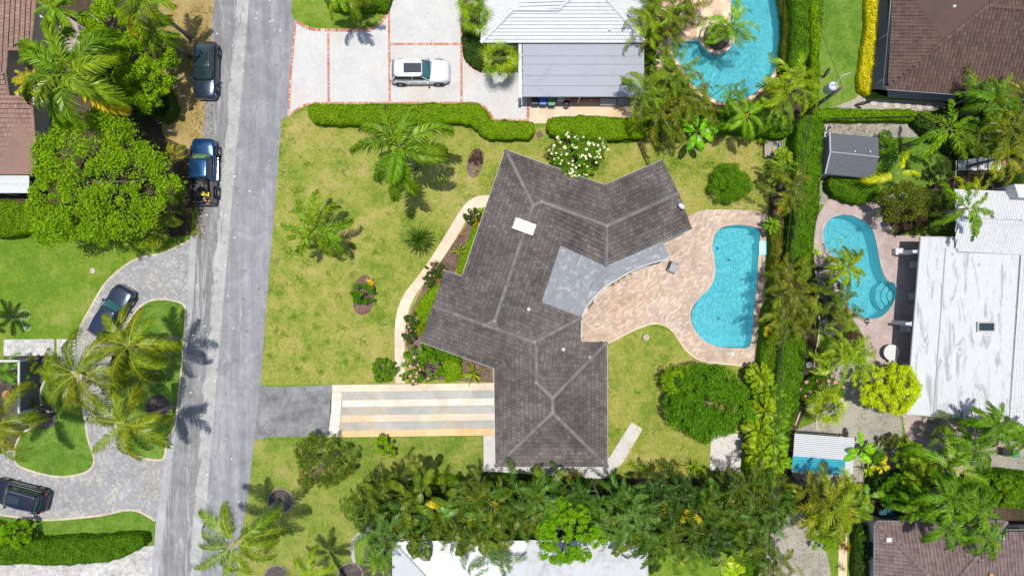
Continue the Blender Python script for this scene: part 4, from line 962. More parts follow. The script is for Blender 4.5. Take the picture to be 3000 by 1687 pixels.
# ---- left driveway of grey herringbone pavers
DRW = [(556, 703)] + curve([(556, 703), (480, 738), (406, 756), (359, 783), (309, 829), (267, 899), (236, 957), (226, 989)], 4, False) + [(222, 1040), (150, 1095), (60, 1300), (-60, 1350), (-60, 1505), (59, 1517), (129, 1524), (235, 1517), (305, 1509), (364, 1496), (407, 1499), (458, 1525), (484, 1340), (512, 1262), (534, 1064), (541, 1000), (549, 850)]
o = sheet('driveway', DRW, 0.016, M['joint_grey'])
pave(o, W(DRW), 0.016, .2, .135, R(45), 'herring', M['paver_grey'], 60, [inset(W(IS1), .15), inset(W(IS2), .15)], rise=.014, gap=.008)
for c, cl in ((IS1, True), (IS2, True)): border(o, W(c), .03, .16, .22, M['brick_pale'], 'border_paver', .014, cl)
border(o, W(curve([(556, 705), (480, 740), (406, 757), (359, 784), (309, 830), (267, 900), (236, 958), (228, 989)], 4, False)), .03, .16, .22, M['brick_pale'], 'border_paver', .014)
border(o, W(curve([(10, 1508), (129, 1522), (235, 1515), (305, 1507), (364, 1494), (407, 1497), (456, 1525)], 4, False)), .03, .16, .22, M['brick_pale'], 'border_paver', .014)
for pl, nm in (([(12, 994), (160, 993), (160, 1042), (12, 1042)], 'garden_path'), ([(167, 993), (222, 993), (222, 1058), (200, 1075), (167, 1060)], 'garden_path')):
    o = sheet(nm, pl, .03, M['joint_white']); pave(o, W(pl), .03, .34, .22, 0, 'random', M['paver_trav'], 300, rise=.015)
PS = [(-60, 1640), (150, 1655), (300, 1640), (350, 1620), (400, 1600), (450, 1597), (444, 1720), (-60, 1720)]
o = sheet('lower_driveway', PS, .018, M['joint_white']); pave(o, W(PS), .018, .28, .19, 0, 'random', M['paver_trav'], 300, rise=.015)

# ---- white brick-banded driveway at the top
DA = [(866, 62)] + curve([(866, 62), (881, 72), (905, 84), (940, 90), (1060, 90), (1098, 82), (1124, 60), (1136, 30)], 4, False) + [(1140, 0), (1140, -160), (1352, -160), (1352, 140)] + curve([(1352, 140), (1365, 180), (1395, 207), (1420, 214)], 4, False) + [(1545, 214), (1545, 354), (1448, 353)] + curve([(1445, 350), (1430, 325), (1407, 308), (1384, 303)], 4, False) + [(916, 304), (890, 311), (866, 326), (843, 342), (852, 220)]
o = sheet('brick_banded_driveway', DA, .018, M['joint_white'])
pave(o, W(DA), .018, .25, .25, 0, 'grid', M['paver_white'], 300, rise=.007, gap=.007, jit=.001)
def bb(p, w=.19, closed=False): border(o, W(p), .032, w, .105, M['brick'], 'band_brick', .012, closed)
bb([(866, 62), (852, 220), (845, 342)]); bb([(962, 92), (963, 302)]); bb([(1140, -160), (1140, 100), (1142, 302)]); bb([(1352, -160), (1352, 302)]); bb([(1141, 130), (1351, 130)])
bb(curve([(866, 62), (881, 72), (905, 84), (940, 89), (1060, 89), (1098, 81), (1124, 58), (1136, 30)], 4, False), .24)
bb(curve([(845, 340), (866, 325), (890, 310), (916, 303)], 4, False) + [(1384, 302)]); bb(curve([(1384, 302), (1407, 307), (1430, 325), (1446, 352)], 4, False) + [(1545, 353)])
bb(curve([(1354, 143), (1368, 183), (1397, 207), (1420, 213)], 4, False)); bb([(1547, 287), (1547, 362)], .22)
sheet('concrete_walk', [(1551, 120), (1880, 120), (1880, 350), (1620, 352), (1610, 362), (1551, 362)], .02, M['beige'])

# ---- main driveway
sheet('driveway_apron', [(763, 1127), (800, 1133), (973, 1128), (970, 1200), (961, 1277), (785, 1280), (745, 1290), (752, 1220)], .016, M['apron'])
o = sheet('striped_driveway', [(973, 1127), (1450, 1121), (1450, 1274), (1010, 1280), (961, 1279)], .016, M['joint'])
def slabrow(x0, x1, ya0, ya1, yb0, yb1, n, mat):
    for k in range(n):
        a, b = k / n, (k + 1) / n; g = .25 / max(x1 - x0, 1)
        f = lambda t, u, v: u + (v - u) * t
        q = W([(f(a, x0, x1) + .15, f(a, ya0, yb0)), (f(b, x0, x1) - .15, f(b, ya0, yb0)), (f(b, x0, x1) - .15, f(b, ya1, yb1)), (f(a, x0, x1) + .15, f(a, ya1, yb1))])
        MB().prism(q, .016, .034 + random.uniform(0, .004)).build('slab', mat, o)
slabrow(974, 1449, 1127.5, 1148, 1121.5, 1142, 11, M['beige']); slabrow(1004, 1449, 1149, 1171, 1143, 1165, 7, M['grey_slab']); slabrow(1003, 1449, 1172, 1191.5, 1166, 1186, 13, M['beige_white'])
slabrow(1001, 1449, 1192.5, 1215, 1187, 1209, 7, M['grey_slab']); slabrow(999, 1449, 1216, 1236, 1210, 1230, 13, M['beige']); slabrow(997, 1449, 1237, 1260, 1231, 1252.5, 7, M['grey_slab']); slabrow(995, 1449, 1261, 1280, 1253.5, 1274, 8, M['orange_slab'])
for a, b, c, d in ((1149, 1171, 974, 1002), (1172, 1214, 973, 1000), (1215, 1245, 969, 997), (1246, 1279, 965, 994)):
    MB().prism(W([(c, a), (d, a), (d - 2, b), (c - 3, b)]), .016, .035).build('slab', M['beige_white'], o)
# ---- curved front walk
WO = curve([(1442, 572), (1403, 573.5), (1376, 587), (1353, 610), (1322, 660), (1264, 753), (1222, 812), (1190, 852), (1171, 888), (1160, 931), (1156, 980), (1157, 1050), (1158, 1122)], 4, False)
WI = curve([(1446, 606), (1418, 608), (1388, 616), (1372, 636), (1346, 682), (1298, 757), (1255, 815), (1222, 858), (1201, 900), (1191, 940), (1186, 985), (1186, 1050), (1187, 1122)], 4, False)
o = sheet('front_walk', WO + WI[::-1], .02, M['joint'])
n = 16; m = len(WO) - 1
for k in range(n):
    a, b = int(m * k / n), int(m * (k + 1) / n); q = W(WO[a:b + 1] + WI[a:b + 1][::-1]); MB().prism(inset(q, .008), .02, .05).build('walk_slab', M['beige'], o)
# ---- south path of white tiles
SP = [(1417, 1275), (1460, 1275), (1460, 1350), (1770, 1350), (1786, 1338), (1850, 1237), (1881, 1256), (1825, 1351), (1793, 1382), (1770, 1400), (1676, 1404), (1617, 1394), (1500, 1384), (1417, 1380)]
o = sheet('tiled_side_path', SP, .02, M['joint_white']); pave(o, W(SP), .02, .27, .27, R(0), 'grid', M['paver_white'], 300, rise=.008, gap=.009)
border(o, W([(1850, 1237), (1881, 1256), (1825, 1351), (1793, 1382)]), .03, .07, .25, M['beige'], 'edge_brick', .02)
sheet('concrete_pad', [(2083, 1270), (2190, 1270), (2188, 1380), (2079, 1377)], .05, M['pad'])
# ---- pool patio
PAT = [(1703, 920), (1703, 1002), (1772, 1002), (1780, 1006)] + curve([(1780, 1006), (1848, 971), (1890, 954), (1925, 948), (1956, 958), (1979, 981), (2002, 1016), (2025, 1039), (2060, 1058), (2118, 1065), (2188, 1070), (2212, 1062), (2226, 1045)], 4, False) + [(2238, 900), (2250, 700)] + curve([(2256, 660), (2248, 632), (2215, 618), (2150, 615), (2080, 614), (2056, 616), (2014, 635)], 4, False) + [(1990, 650), (1930, 715), (1780, 790), (1700, 850)]
o = sheet('pool_patio', PAT, .02, M['joint'], [pools[0]])
pave(o, W(PAT), .02, .31, .155, R(38), 'running', M['paver_deck'], 300, [inset(pools[0], -.24)], rise=.016, gap=.01)
border(o, W(curve([(1780, 1006), (1848, 971), (1890, 954), (1925, 948), (1956, 958), (1979, 981), (2002, 1016), (2025, 1039), (2060, 1058), (2118, 1065), (2188, 1070), (2212, 1062), (2226, 1045)], 4, False)), .022, .10, .3, M['beige'], 'border_paver', .03)
PAT2 = curve([(2416, 598), (2440, 583), (2500, 590), (2555, 592), (2590, 618), (2606, 660), (2618, 690)], 4, False) + [(2760, 690), (2760, 1100), (2545, 1095)] + curve([(2535, 1050), (2528, 985), (2490, 925), (2440, 860), (2398, 840), (2385, 760), (2384, 690), (2396, 632)], 4, False)
o = sheet('pool_terrace', PAT2, .02, M['joint'], [pools[1]])
pave(o, W(PAT2), .02, .22, .12, 0, 'running', M['paver_mauve'], 100, [inset(pools[1], -.30)], rise=.014)
o = sheet('brick_path', [(2640, 1205), (2760, 1215), (2960, 1290), (2960, 1330), (2760, 1300), (2700, 1330), (2652, 1270)], .019, M['joint']); pave(o, W([(2640, 1205), (2760, 1215), (2960, 1290), (2960, 1330), (2760, 1300), (2700, 1330), (2652, 1270)]), .019, .22, .12, 0, 'running', M['paver_mauve'], 0, rise=.012)
o = sheet('courtyard', [(100, 40), (290, 40), (290, 200), (130, 230), (95, 300), (60, 300), (100, 150)], .02, M['joint']); pave(o, W([(100, 40), (290, 40), (290, 200), (130, 230), (95, 300), (60, 300), (100, 150)]), .02, .24, .13, 0, 'running', M['paver_mauve'], 0, rise=.012)
# flagstone deck: single irregular stones
FLG = [(1890, -60), (2138, -60), (2134, 20), (2128, 60), (2075, 60), (2050, 90), (2045, 117), (1967, 120), (1950, 160), (1940, 200), (1915, 190), (1930, 110)]
o = sheet('flagstone_deck', FLG, .02, M['beige']); rnd = random.Random(3); seeds = [(x + rnd.uniform(-8, 8), y + rnd.uniform(-8, 8)) for x in range(1880, 2150, 22) for y in range(-70, 215, 22)]
for i, (sx, sy) in enumerate(seeds):
    c = [(sx - 40, sy - 40), (sx + 40, sy - 40), (sx + 40, sy + 40), (sx - 40, sy + 40)]
    for j, (tx, ty) in enumerate(seeds):
        if i == j or abs(tx - sx) > 62 or abs(ty - sy) > 62: continue
        mx, my = (sx + tx) / 2, (sy + ty) / 2; nx, ny = sx - tx, sy - ty; l = math.hypot(nx, ny); nx /= l; ny /= l; mx += nx * .9; my += ny * .9
        c = cliphalf(c, mx, my, nx, ny)
        if not c: break
    if c and inpoly(np.array([sx]), np.array([sy]), FLG)[0] and len(c) > 2:
        MB().prism(W(c), .02, .045 + rnd.uniform(0, .01)).build('flagstone', M['flag'], o)

# ================================================================== POOLS
def pool(outline, label, depth, name='swimming_pool', coping=.22, cmat='beige', wmat='water'):
    c = PP(outline); cx = sum(p.x for p in c) / len(c); cy = sum(p.y for p in c) / len(c); root = empty(name, (cx, cy, 0), label, 'swimming pool')
    q = ccw([(p.x - cx, p.y - cy) for p in c]); n = len(q); mb = MB(); top = [(x, y, .035) for x, y in q]; bot = [(x, y, -depth) for x, y in inset(q, .03)]
    mb.add(top + bot, [(i, n + i, n + (i + 1) % n, (i + 1) % n) for i in range(n)])
    tr = tessellate_polygon([[Vector((x, y, 0)) for x, y, z in bot]])
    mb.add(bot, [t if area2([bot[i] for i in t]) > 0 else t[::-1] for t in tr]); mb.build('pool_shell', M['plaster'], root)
    wt = MB(); tr = tessellate_polygon([[Vector((x, y, 0)) for x, y in q]]); wt.add([(x, y, -.10) for x, y in q], [t if area2([q[i] for i in t]) > 0 else t[::-1] for t in tr]); wt.build('water_surface', M[wmat], root)
    border(root, inset(q, -coping / 2 + .02), .02, coping, .32, M[cmat], 'coping_stone', .035, True, stuff=False)
    return root, cx, cy
M['coping_tan'] = pieces('tan_coping', [(0.42, 0.305, 0.235), (0.46, 0.335, 0.26), (0.44, 0.32, 0.25)], .85)
M['coping_mauve'] = pieces('mauve_coping', [(0.36, 0.27, 0.25), (0.41, 0.31, 0.285), (0.33, 0.26, 0.25)], .85)
pool(POOL1, 'curved swimming pool in the tan paver patio behind the dark roofed house', 1.45, cmat='coping_tan')
p1 = bpy.data.objects['swimming_pool']; L1_ = p1.location
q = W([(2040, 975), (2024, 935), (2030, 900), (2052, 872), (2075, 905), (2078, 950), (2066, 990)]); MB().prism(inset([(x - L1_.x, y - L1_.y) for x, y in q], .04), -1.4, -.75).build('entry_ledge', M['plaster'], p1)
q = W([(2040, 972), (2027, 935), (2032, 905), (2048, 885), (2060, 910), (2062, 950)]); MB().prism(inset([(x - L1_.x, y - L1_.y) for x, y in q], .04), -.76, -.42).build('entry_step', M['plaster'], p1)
for x_, y_ in ((2150, 760), (2120, 935)): pt = P(x_, y_); MB().lathe((pt.x - L1_.x, pt.y - L1_.y, -1.44), [(.13, 0), (.12, .03), (.03, .035)], 12).build('floor_drain', M['grey'], p1)
pt = P(2102, 727); MB().lathe((0, 0, 0), [(.05, -.05), (.11, 0), (.09, .06), (.03, .09)], 12).build('pool_float', M['blue'], None, True, loc=(pt.x, pt.y, -.08)); tag(bpy.data.objects['pool_float'], 'small blue float near the left edge of the curved pool', 'float')
p2, p2x, p2y = pool(POOL2, 'teardrop swimming pool with rounded corner steps beside the long flat white roof', 1.6, cmat='coping_mauve')
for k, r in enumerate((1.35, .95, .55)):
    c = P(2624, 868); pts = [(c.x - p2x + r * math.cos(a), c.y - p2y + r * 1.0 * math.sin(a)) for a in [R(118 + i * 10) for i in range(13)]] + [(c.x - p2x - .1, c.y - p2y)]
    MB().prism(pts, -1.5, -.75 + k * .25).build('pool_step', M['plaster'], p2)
p3, p3x, p3y = pool(POOL3, 'large freeform swimming pool with a round palm planter at the top edge', 1.25, cmat='flag', coping=.3)
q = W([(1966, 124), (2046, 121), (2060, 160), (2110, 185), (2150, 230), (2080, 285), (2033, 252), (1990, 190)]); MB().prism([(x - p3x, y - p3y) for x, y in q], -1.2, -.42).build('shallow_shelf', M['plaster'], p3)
c = P(2231, 727); t = empty('pool_spillway', (c.x, c.y, 0), 'pale blue tiled spill box at the right edge of the curved pool', 'spillway')
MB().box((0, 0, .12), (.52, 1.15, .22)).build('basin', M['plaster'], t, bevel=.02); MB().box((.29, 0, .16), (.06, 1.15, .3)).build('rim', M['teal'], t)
c = P(2101, 110); t = empty('round_planter', (c.x, c.y, 0), 'round stone edged planter of dark soil standing in the top pool', 'planter')
MB().lathe((0, 0, 0), [(1.42, -1.2), (1.42, .05), (1.18, .08), (1.15, 0.0)], 28).build('planter_wall', M['flag'], t)
MB().lathe((0, 0, 0), [(1.16, -.1), (1.1, .04), (.5, .12), (.05, .14)], 24).build('soil', M['darkmulch'], t)
# ================================================================== BUILDINGS
Z0 = 2.6
def V3(px, py, z): return P(px, py, z)
# ---- the main house
A_ = V3(1481, 440, Z0); B_ = V3(1771, 543, Z0); C_ = V3(1941, 469, Z0); D_ = V3(2027, 670, Z0); E_ = V3(1776, 779, Z0); F0 = V3(1641, 716, 2.62); F1 = V3(1585, 885, 2.62); F2 = V3(1703, 930, Z0)
R1 = V3(1562, 602, 3.62); R2 = V3(1588, 592, 3.62); R3 = V3(1778, 662, 3.6); RG = V3(1988, 566, 3.6)
R4 = V3(1449, 941, 3.6); R5 = V3(1420, 952, 3.6); R6 = V3(1457, 964, 3.6); R7 = V3(1565, 1003, 3.55); R7b = V3(1571, 1016, 3.55); R8 = V3(1572, 1121, 3.55)
R9 = V3(1619, 1165, 3.9); R10 = V3(1619, 1208, 3.9); G_ = V3(1452, 1366, Z0); Fc = V3(1779, 1366, Z0); K_ = V3(1778, 1003, Z0); Vv = V3(1701, 1001, Z0); V2 = V3(1703, 989, Z0)
I_ = V3(1303, 793, Z0); I2 = V3(1354, 810, Z0); Wg = V3(1267, 897, 3.6); Hh = V3(1230, 1000, Z0); J_ = V3(1448, 1078, Z0)
house = empty('house', (0, 0, 0), 'large house with a weathered dark grey tiled hip roof in the middle of the photo', 'house')
roof_planes(house, [
    ([A_, R1, R4, I2], (A_, I2)), ([I_, I2, R4, R5, Wg], (I_, I2)), ([Hh, Wg, R5, R6, R7, J_], (Hh, J_)), ([J_, R7, R7b, R8, R9, R10, G_], (J_, G_)),
    ([R8, R9, K_, Vv], (Vv, K_)), ([R7, F2, Vv, R8, R7b], (V2, Vv)), ([R6, R7, F2, F1], (F1, F2)), ([R1, R2, F0, F1, R6, R4], (F0, F1)),
    ([R2, R3, E_, F0], (F0, E_)), ([R3, RG, D_, E_], (E_, D_)), ([B_, C_, RG, R3], (B_, C_)), ([A_, B_, R3, R2, R1], (A_, B_)), ([G_, R10, Fc], (G_, Fc)), ([K_, R9, R10, Fc], (K_, Fc))],
    .27, .355, M['tile_dark'], 'flat', 300, M['dark'])  # dark deck bared between courses stands in for the tiles' shadow lines
ridges(house, [(A_, R1), (R1, R2), (R2, R3), (R3, RG), (R3, E_), (R1, R4), (R4, R6), (R5, R4), (R5, R6), (Wg, R5), (R6, R7), (R7, F2), (R7, R7b), (R7b, R8), (R8, R9), (R9, K_), (R9, R10), (R10, G_), (R10, Fc)], M['ridge_dark'], M['mortar'], .40, .15)
outl = [A_, I2, I_, Hh, J_, G_, Fc, K_, V2, F2, F1, F0, E_, D_, C_, B_]
walls(house, [(p.x, p.y) for p in outl], 2.52, .55, M['stucco'])
gutter(house, [(a, b) for a, b in ((I2, A_), (A_, B_), (B_, C_), (D_, E_), (I_, I2), (Hh, J_), (J_, G_), (Fc, G_), (K_, Fc), (V2, F2))])
mb = MB()
for a, b in ((I_, Wg), (Wg, Hh), (C_, RG), (RG, D_)):
    mb.add([a + Vector((0, 0, -.16)), b + Vector((0, 0, -.16)), b + Vector((0, 0, .05)), a + Vector((0, 0, .05))], [(0, 1, 2, 3), (3, 2, 1, 0)])
mb.build('gable_board', M['trim'], house)
for (p, s_) in ((R1, 1), (R2, 1), (R3, 1), (R4, 1), (R5, 1), (R6, 1), (R7, 1), (R8, 1), (R9, 1), (R10, 1)):
    MB().lathe(p + Vector((0, 0, .06)), [(.20, 0), (.15, .09), (.04, .12)], 8).build('ridge_mortar_cap', M['mortar'], house)
# silver flat roof over the back porch
FCV = curve([(1942, 709), (1961, 753), (1906, 772), (1848, 796), (1801, 823), (1770, 842), (1743, 869), (1718, 900), (1704, 930)], 3, False)[3:]
FLT = [(1641, 716), (1776, 779), (1942, 709)] + FCV + [(1585, 885)]
fr = [(p.x, p.y) for p in PP(FLT, 2.5)]; MB().prism(fr, 2.36, 2.5).build('porch_roof', M['bitumen'], house)
pts = PP(FCV, 2.46); MB().tube([p + Vector((0, 0, .03)) for p in pts], .05, 6).build('porch_fascia', M['trim'], house)
for a, b in (((1668, 730), (1620, 868)), ((1700, 742), (1650, 880)), ((1731, 757), (1680, 895)), ((1760, 772), (1705, 905)), ((1800, 770), (1728, 842)), ((1760, 820), (1935, 735))):
    p, q = V3(*a, 2.5), V3(*b, 2.5); u = (q - p).normalized(); s = Vector((-u.y, u.x, 0)) * .022
    MB().prism([tuple(v[:2]) for v in (p - s, q - s, q + s, p + s)], 2.498, 2.515).build('roof_seam', M['apron'], house)
for px in ((1775, 828), (1715, 890), (1850, 790), (1940, 755)):
    c = P(*px, 2.3); MB().box((c.x - .2, c.y + .25, 1.18), (.16, .16, 2.36)).build('porch_post', M['trim'], house)
# roof fittings
sk = V3(1536, 664, 3.75); MB().box((sk.x, sk.y, 3.84), (1.72, .92, .22), R(-20)).build('skylight_box', M['white'], house, bevel=.03)
MB().box((sk.x - .05, sk.y - .2, 3.955), (.5, .05, .012), R(-20)).build('skylight_slot', M['grey'], house)
for px, py in ((1515, 999), (1720, 657), (1651, 1024), (1728, 1046), (1549, 906)):
    c = V3(px, py, 3.3); MB().lathe((c.x, c.y, 3.12), [(.16, -.1), (.13, .08), (.07, .09), (.06, .32), (.035, .32)], 10).build('roof_vent', M['trim'] if px != 1728 else M['grey'], house)
c = V3(1988, 612, 3.3); t = empty('satellite_dish', c, 'small white satellite dish on the northeast wing of the dark roof', 'satellite dish'); t.location.z = 3.0
MB().tube([(0, 0, -.2), (0, 0, .45), (.1, .1, .55)], .03, 6).build('mast', M['lightgrey'], t)
MB().lathe((0, 0, 0), [(.02, 0), (.16, .03), (.27, .09), (.29, .12), (.27, .11), (.16, .05), (.02, .02)], 16).build('dish', M['white'], t, True, loc=(.1, .12, .55), rot=(-.5, .5, 0))
MB().tube([(.1, .12, .6), (.32, -.1, .8)], .018, 5).build('feed_arm', M['lightgrey'], t)

# ---- white tiled neighbour at the top with its flat carport
nb = empty('neighbour_house', P(1650, -40), 'white tiled house with grey flat carport at the top edge', 'house')
n1 = V3(1409, 126, Z0); n2 = V3(1893, 126, Z0); n3 = V3(1503, 29, 3.35); n4 = V3(1637, 29, 3.35); n5 = V3(1725, -60, 3.9); n6 = V3(1725, -260, 3.9); n7 = V3(1893, -420, Z0); n8 = V3(1409, -420, Z0); n9 = V3(1503, -300, 3.35)
roof_planes(nb, [([n1, n2, n5, n4, n3], (n1, n2)), ([n1, n3, n9, n8], (n8, n1)), ([n3, n4, n5, n6, n9], (n3, n4)), ([n2, n5, n6, n7], (n2, n7))], .26, .27, M['tile_white'], 'flat', 300, M['lightgrey'])
ridges(nb, [(n1, n3), (n3, n4), (n4, n5), (n2, n5), (n5, n6)], M['tile_white'], None, .4, .15)
walls(nb, [(p.x, p.y) for p in (n1, n2, n7, n8)], 2.5, .5, M['stucco'])
gutter(nb, [(n2, n1), (n1, n8)], M['dark'], .07)
for px, py in ((1651, 52), (1786, 85)): c = V3(px, py, 3); MB().box((c.x, c.y, 2.95), (.22, .3, .3)).build('roof_vent', M['lightgrey'], nb, bevel=.02)
cp = empty('carport', P(1708, 206), 'flat pale grey roofed carport south of the white tiled house', 'carport')
c0 = V3(1531, 128, 2.42); c1 = V3(1887, 284, 2.42); rel = lambda p: Vector((p.x - cp.location.x, p.y - cp.location.y, p.z))
def cbox(x0, y0, x1, y1, z, th): a, b = rel(V3(x0, y0, z)), rel(V3(x1, y1, z)); return ((a.x + b.x) / 2, (a.y + b.y) / 2, z - th / 2), (abs(b.x - a.x), abs(b.y - a.y), th)
ys = [128, 165, 189, 222, 252, 284]
for a, b in zip(ys, ys[1:]): cc, ss = cbox(1531, a + .4, 1887, b - .4, 2.42 + random.uniform(0, .012), .05); MB().box(cc, ss).build('roof_sheet', M['carport'], cp)
cc, ss = cbox(1532, 129, 1886, 283.5, 2.36, .16); MB().box(cc, ss).build('roof_frame', M['lightgrey'], cp)
cc, ss = cbox(1519, 128, 1528.5, 287, 2.42, .14); MB().box(cc, ss).build('front_beam', M['trim'], cp)
for y in (160, 195, 240, 280): cc, ss = cbox(1528, y, 1532, y + 3, 2.38, .06); MB().box(cc, ss).build('bracket', M['trim'], cp)
for x, y in ((1523, 284), (1523, 135), (1884, 281), (1884, 135), (1700, 281)): p = rel(V3(x, y, 2.3)); MB().box((p.x, p.y, 1.13), (.1, .1, 2.26)).build('post', M['white'], cp)
cc, ss = cbox(1600, 140, 1880, 255, 2.1, 2.1); MB().box(cc, ss).build('store_room_wall', M['stucco_grey'], cp)
def bin_(px, py, mat, name, label, lidmat=None, s=1.0):
    p = P(px, py, 1.0); t = empty(name, (p.x, p.y, 0), label, 'bin')
    b = MB(); b.box((0, 0, .52 * s), (.50 * s, .56 * s, .92 * s), 0, 1.16); b.build('bin_body', M[mat], t, bevel=.03)
    l = MB(); l.box((0, -.02, 1.02 * s), (.62 * s, .70 * s, .07)); l.build('lid', M[lidmat or mat], t, bevel=.03)
    MB().tube([(-.24 * s, .36 * s, .98 * s), (.24 * s, .36 * s, .98 * s)], .025, 6).build('handle', M['dark'], t)
    MB().box((0, -.37 * s, .98 * s), (.5 * s, .05, .06)).build('lid_lip', M['lightgrey'] if mat != 'dark' else M['grey'], t, bevel=.015)
    for sx in (-.2, .2): MB().lathe((sx * s, .26 * s, .12), [(.12, -.03), (.12, .03)], 12, 'y').build('wheel', M['black'], t, rot=(0, 0, 0))
    return t
bin_(1567, 291, 'dark', 'wheelie_bin', 'dark wheeled bin, leftmost of the row under the carport edge')
bin_(1591, 292, 'blue', 'wheelie_bin', 'bright blue wheeled bin under the carport edge')
bin_(1616, 294, 'green', 'wheelie_bin', 'green wheeled bin with a pale front lip under the carport edge')
c = P(1641, 293); t = empty('stacked_crates', c, 'pale grey crates between the green bin and the round trash can', 'crates')
for k in range(4): MB().box(((k - 1.5) * .15, .05, .45), (.13, .6, .9)).build('crate_slat', M['lightgrey'], t)
MB().box((0, .05, .4), (.6, .5, .75)).build('crate_body', M['grey'], t)
c = P(1660, 303, .8); t = empty('round_trash_can', (c.x, c.y, 0), 'round grey trash can with domed black lid beside the carport', 'trash can')
MB().lathe((0, 0, 0), [(.2, 0), (.26, .7), (.28, .72), (.27, .6)], 18).build('can', M['lightgrey'], t, True); MB().lathe((0, 0, .72), [(.28, 0), (.27, .08), (.17, .16), (.03, .18)], 18).build('lid', M['dark'], t, True)
c = P(1715, 293); t = empty('brick_planter', c, 'long low red brick planter under the south edge of the carport', 'planter')
for r in range(3):
    for k in range(11):
        MB().box(((k - 5) * .225 + (.1 if r % 2 else 0), -.1, .05 + r * .09), (.21, .12, .08)).build('brick', M['brick'], t)
MB().box((0, .1, .12), (2.4, .36, .22)).build('planter_core', M['brick'], t)
c = P(1782, 299, .5); t = empty('storage_chest', (c.x, c.y, 0), 'long pale grey storage chest beside the brick planter', 'storage chest')
MB().box((0, 0, .27), (1.28, .46, .52)).build('chest_body', M['lightgrey'], t, bevel=.02); MB().box((0, 0, .56), (1.32, .5, .06)).build('lid', M['white'], t, bevel=.015)
c = P(1823, 297, .4); t = empty('slatted_bench', (c.x, c.y, 0), 'short grey slatted bench at the right end of the carport wall', 'bench')
for k in range(4): MB().box(((k - 1.5) * .2, 0, .42), (.15, .5, .04)).build('slat', M['lightgrey'], t)
for sx in (-.36, .36):
    for sy in (-.2, .2): MB().box((sx, sy, .2), (.06, .06, .4)).build('leg', M['grey'], t)

# ---- west house in terracotta
wh = empty('west_house', P(20, 250), 'terracotta tiled house at the upper left edge', 'house')
zt = 2.7
w = {k: V3(*v) for k, v in dict(a=(107, -200, zt), b=(106, 0, zt), c=(90, 146, zt), d=(23, 146, 2.95), e=(17, 216, 3.0), f=(27, 285, 2.95), g=(93, 285, zt), h=(107, 445, zt), i=(94, 511, zt), j=(-300, 512, zt), k=(-300, 216, 4.3), l=(-300, -200, 4.3), m=(-20, 216, 3.2), n=(-20, -200, 3.3), o=(107, 451, zt)).items()}
roof_planes(wh, [([w['a'], w['b'], w['c'], w['d'], w['e'], w['m'], w['n']], (w['a'], w['c'])), ([w['e'], w['f'], w['g'], w['h'], w['i'], w['j'], w['k'], w['m']], (w['j'], w['i'])), ([w['n'], w['m'], w['k'], w['l']], (w['n'], w['m']))], .30, .37, M['tile_terra'], 'flat', 300, M['tile_terra'])
ridges(wh, [(w['a'], w['b']), (w['b'], w['c']), (w['c'], w['d']), (w['d'], w['e']), (w['e'], w['f']), (w['f'], w['g']), (w['g'], w['h']), (w['h'], w['i'])], M['tile_terra'], None, .36, .12)
MB().prism(inset([(w[k].x, w[k].y) for k in 'abcdefghijkl'], .45), 0, 2.55).build('wall', M['stucco_grey'], wh)
MB().box((P(110, 350).x, P(110, 350).y, 1.2), (.25, 3.0, 2.3)).build('wing_wall', M['stucco_grey'], wh)
for y in (48, 152):
    p = P(118, y, 2.0); MB().box((p.x, p.y, 2.2), (1.0, .14, .16), R(-28)).build('roof_beam', M['stucco'], wh)
c = P(110, 298, .8); t = empty('air_conditioner', (c.x, c.y, 0), 'pale air conditioning unit with round fan beside the terracotta house', 'air conditioner')
MB().box((0, 0, .4), (.85, .85, .8)).build('casing', M['lightgrey'], t, bevel=.03); MB().lathe((0, 0, .8), [(.34, 0), (.34, .03), (.28, .03), (.28, .0)], 20).build('fan_guard', M['grey'], t)
for k in range(6): MB().box((0, 0, .82), (.62, .03, .02), k * math.pi / 6).build('guard_bar', M['grey'], t)
wc = empty('patio_cover', P(20, 540), 'pale blue white sheet patio cover below the terracotta roof', 'patio cover')
p, q = V3(-120, 514, 2.3), V3(86, 566, 2.3)
for k in range(2): MB().box(((p.x + q.x) / 2 - wc.location.x, p.y - (p.y - q.y) * (k + .5) / 2 - wc.location.y, 2.3), (q.x - p.x, (p.y - q.y) / 2 - .015, .05)).build('cover_sheet', M['trim'], wc)
for k in range(3): MB().box((q.x - wc.location.x - .1 - k * 2.4, q.y - wc.location.y + .1, 1.14), (.1, .1, 2.28)).build('post', M['white'], wc)

# ---- brown barrel tiled house, top right
ne = empty('northeast_house', P(2800, 80), 'brown barrel tiled house in the upper right corner', 'house')
a = {k: V3(*v) for k, v in dict(a=(2591, 260, 2.8), b=(2614, 0, 2.8), c=(2640, -320, 2.8), d=(2895, 18, 4.9), e=(3200, 306, 2.8), f=(3150, 40, 4.9), g=(3150, -320, 2.8), h=(2900, -320, 2.8), i=(2992, 27, 4.9)).items()}
roof_planes(ne, [([a['c'], a['a'], a['d'], a['h']], (a['c'], a['a'])), ([a['a'], a['e'], a['f'], a['i'], a['d']], (a['a'], a['e'])), ([a['d'], a['i'], a['f'], a['g'], a['h']], (a['h'], a['g']))], .30, .33, M['tile_brown'], 'barrel', 300, M['tile_brown'])
ridges(ne, [(a['a'], a['d']), (a['d'], a['i']), (a['i'], a['f'])], M['tile_brown'], None, .38, .17)
walls(ne, [(a[k].x, a[k].y) for k in 'caeg'], 2.7, 2.6, M['stucco'], False); gutter(ne, [(a['a'], a['c']), (a['e'], a['a'])], M['white'], .13)
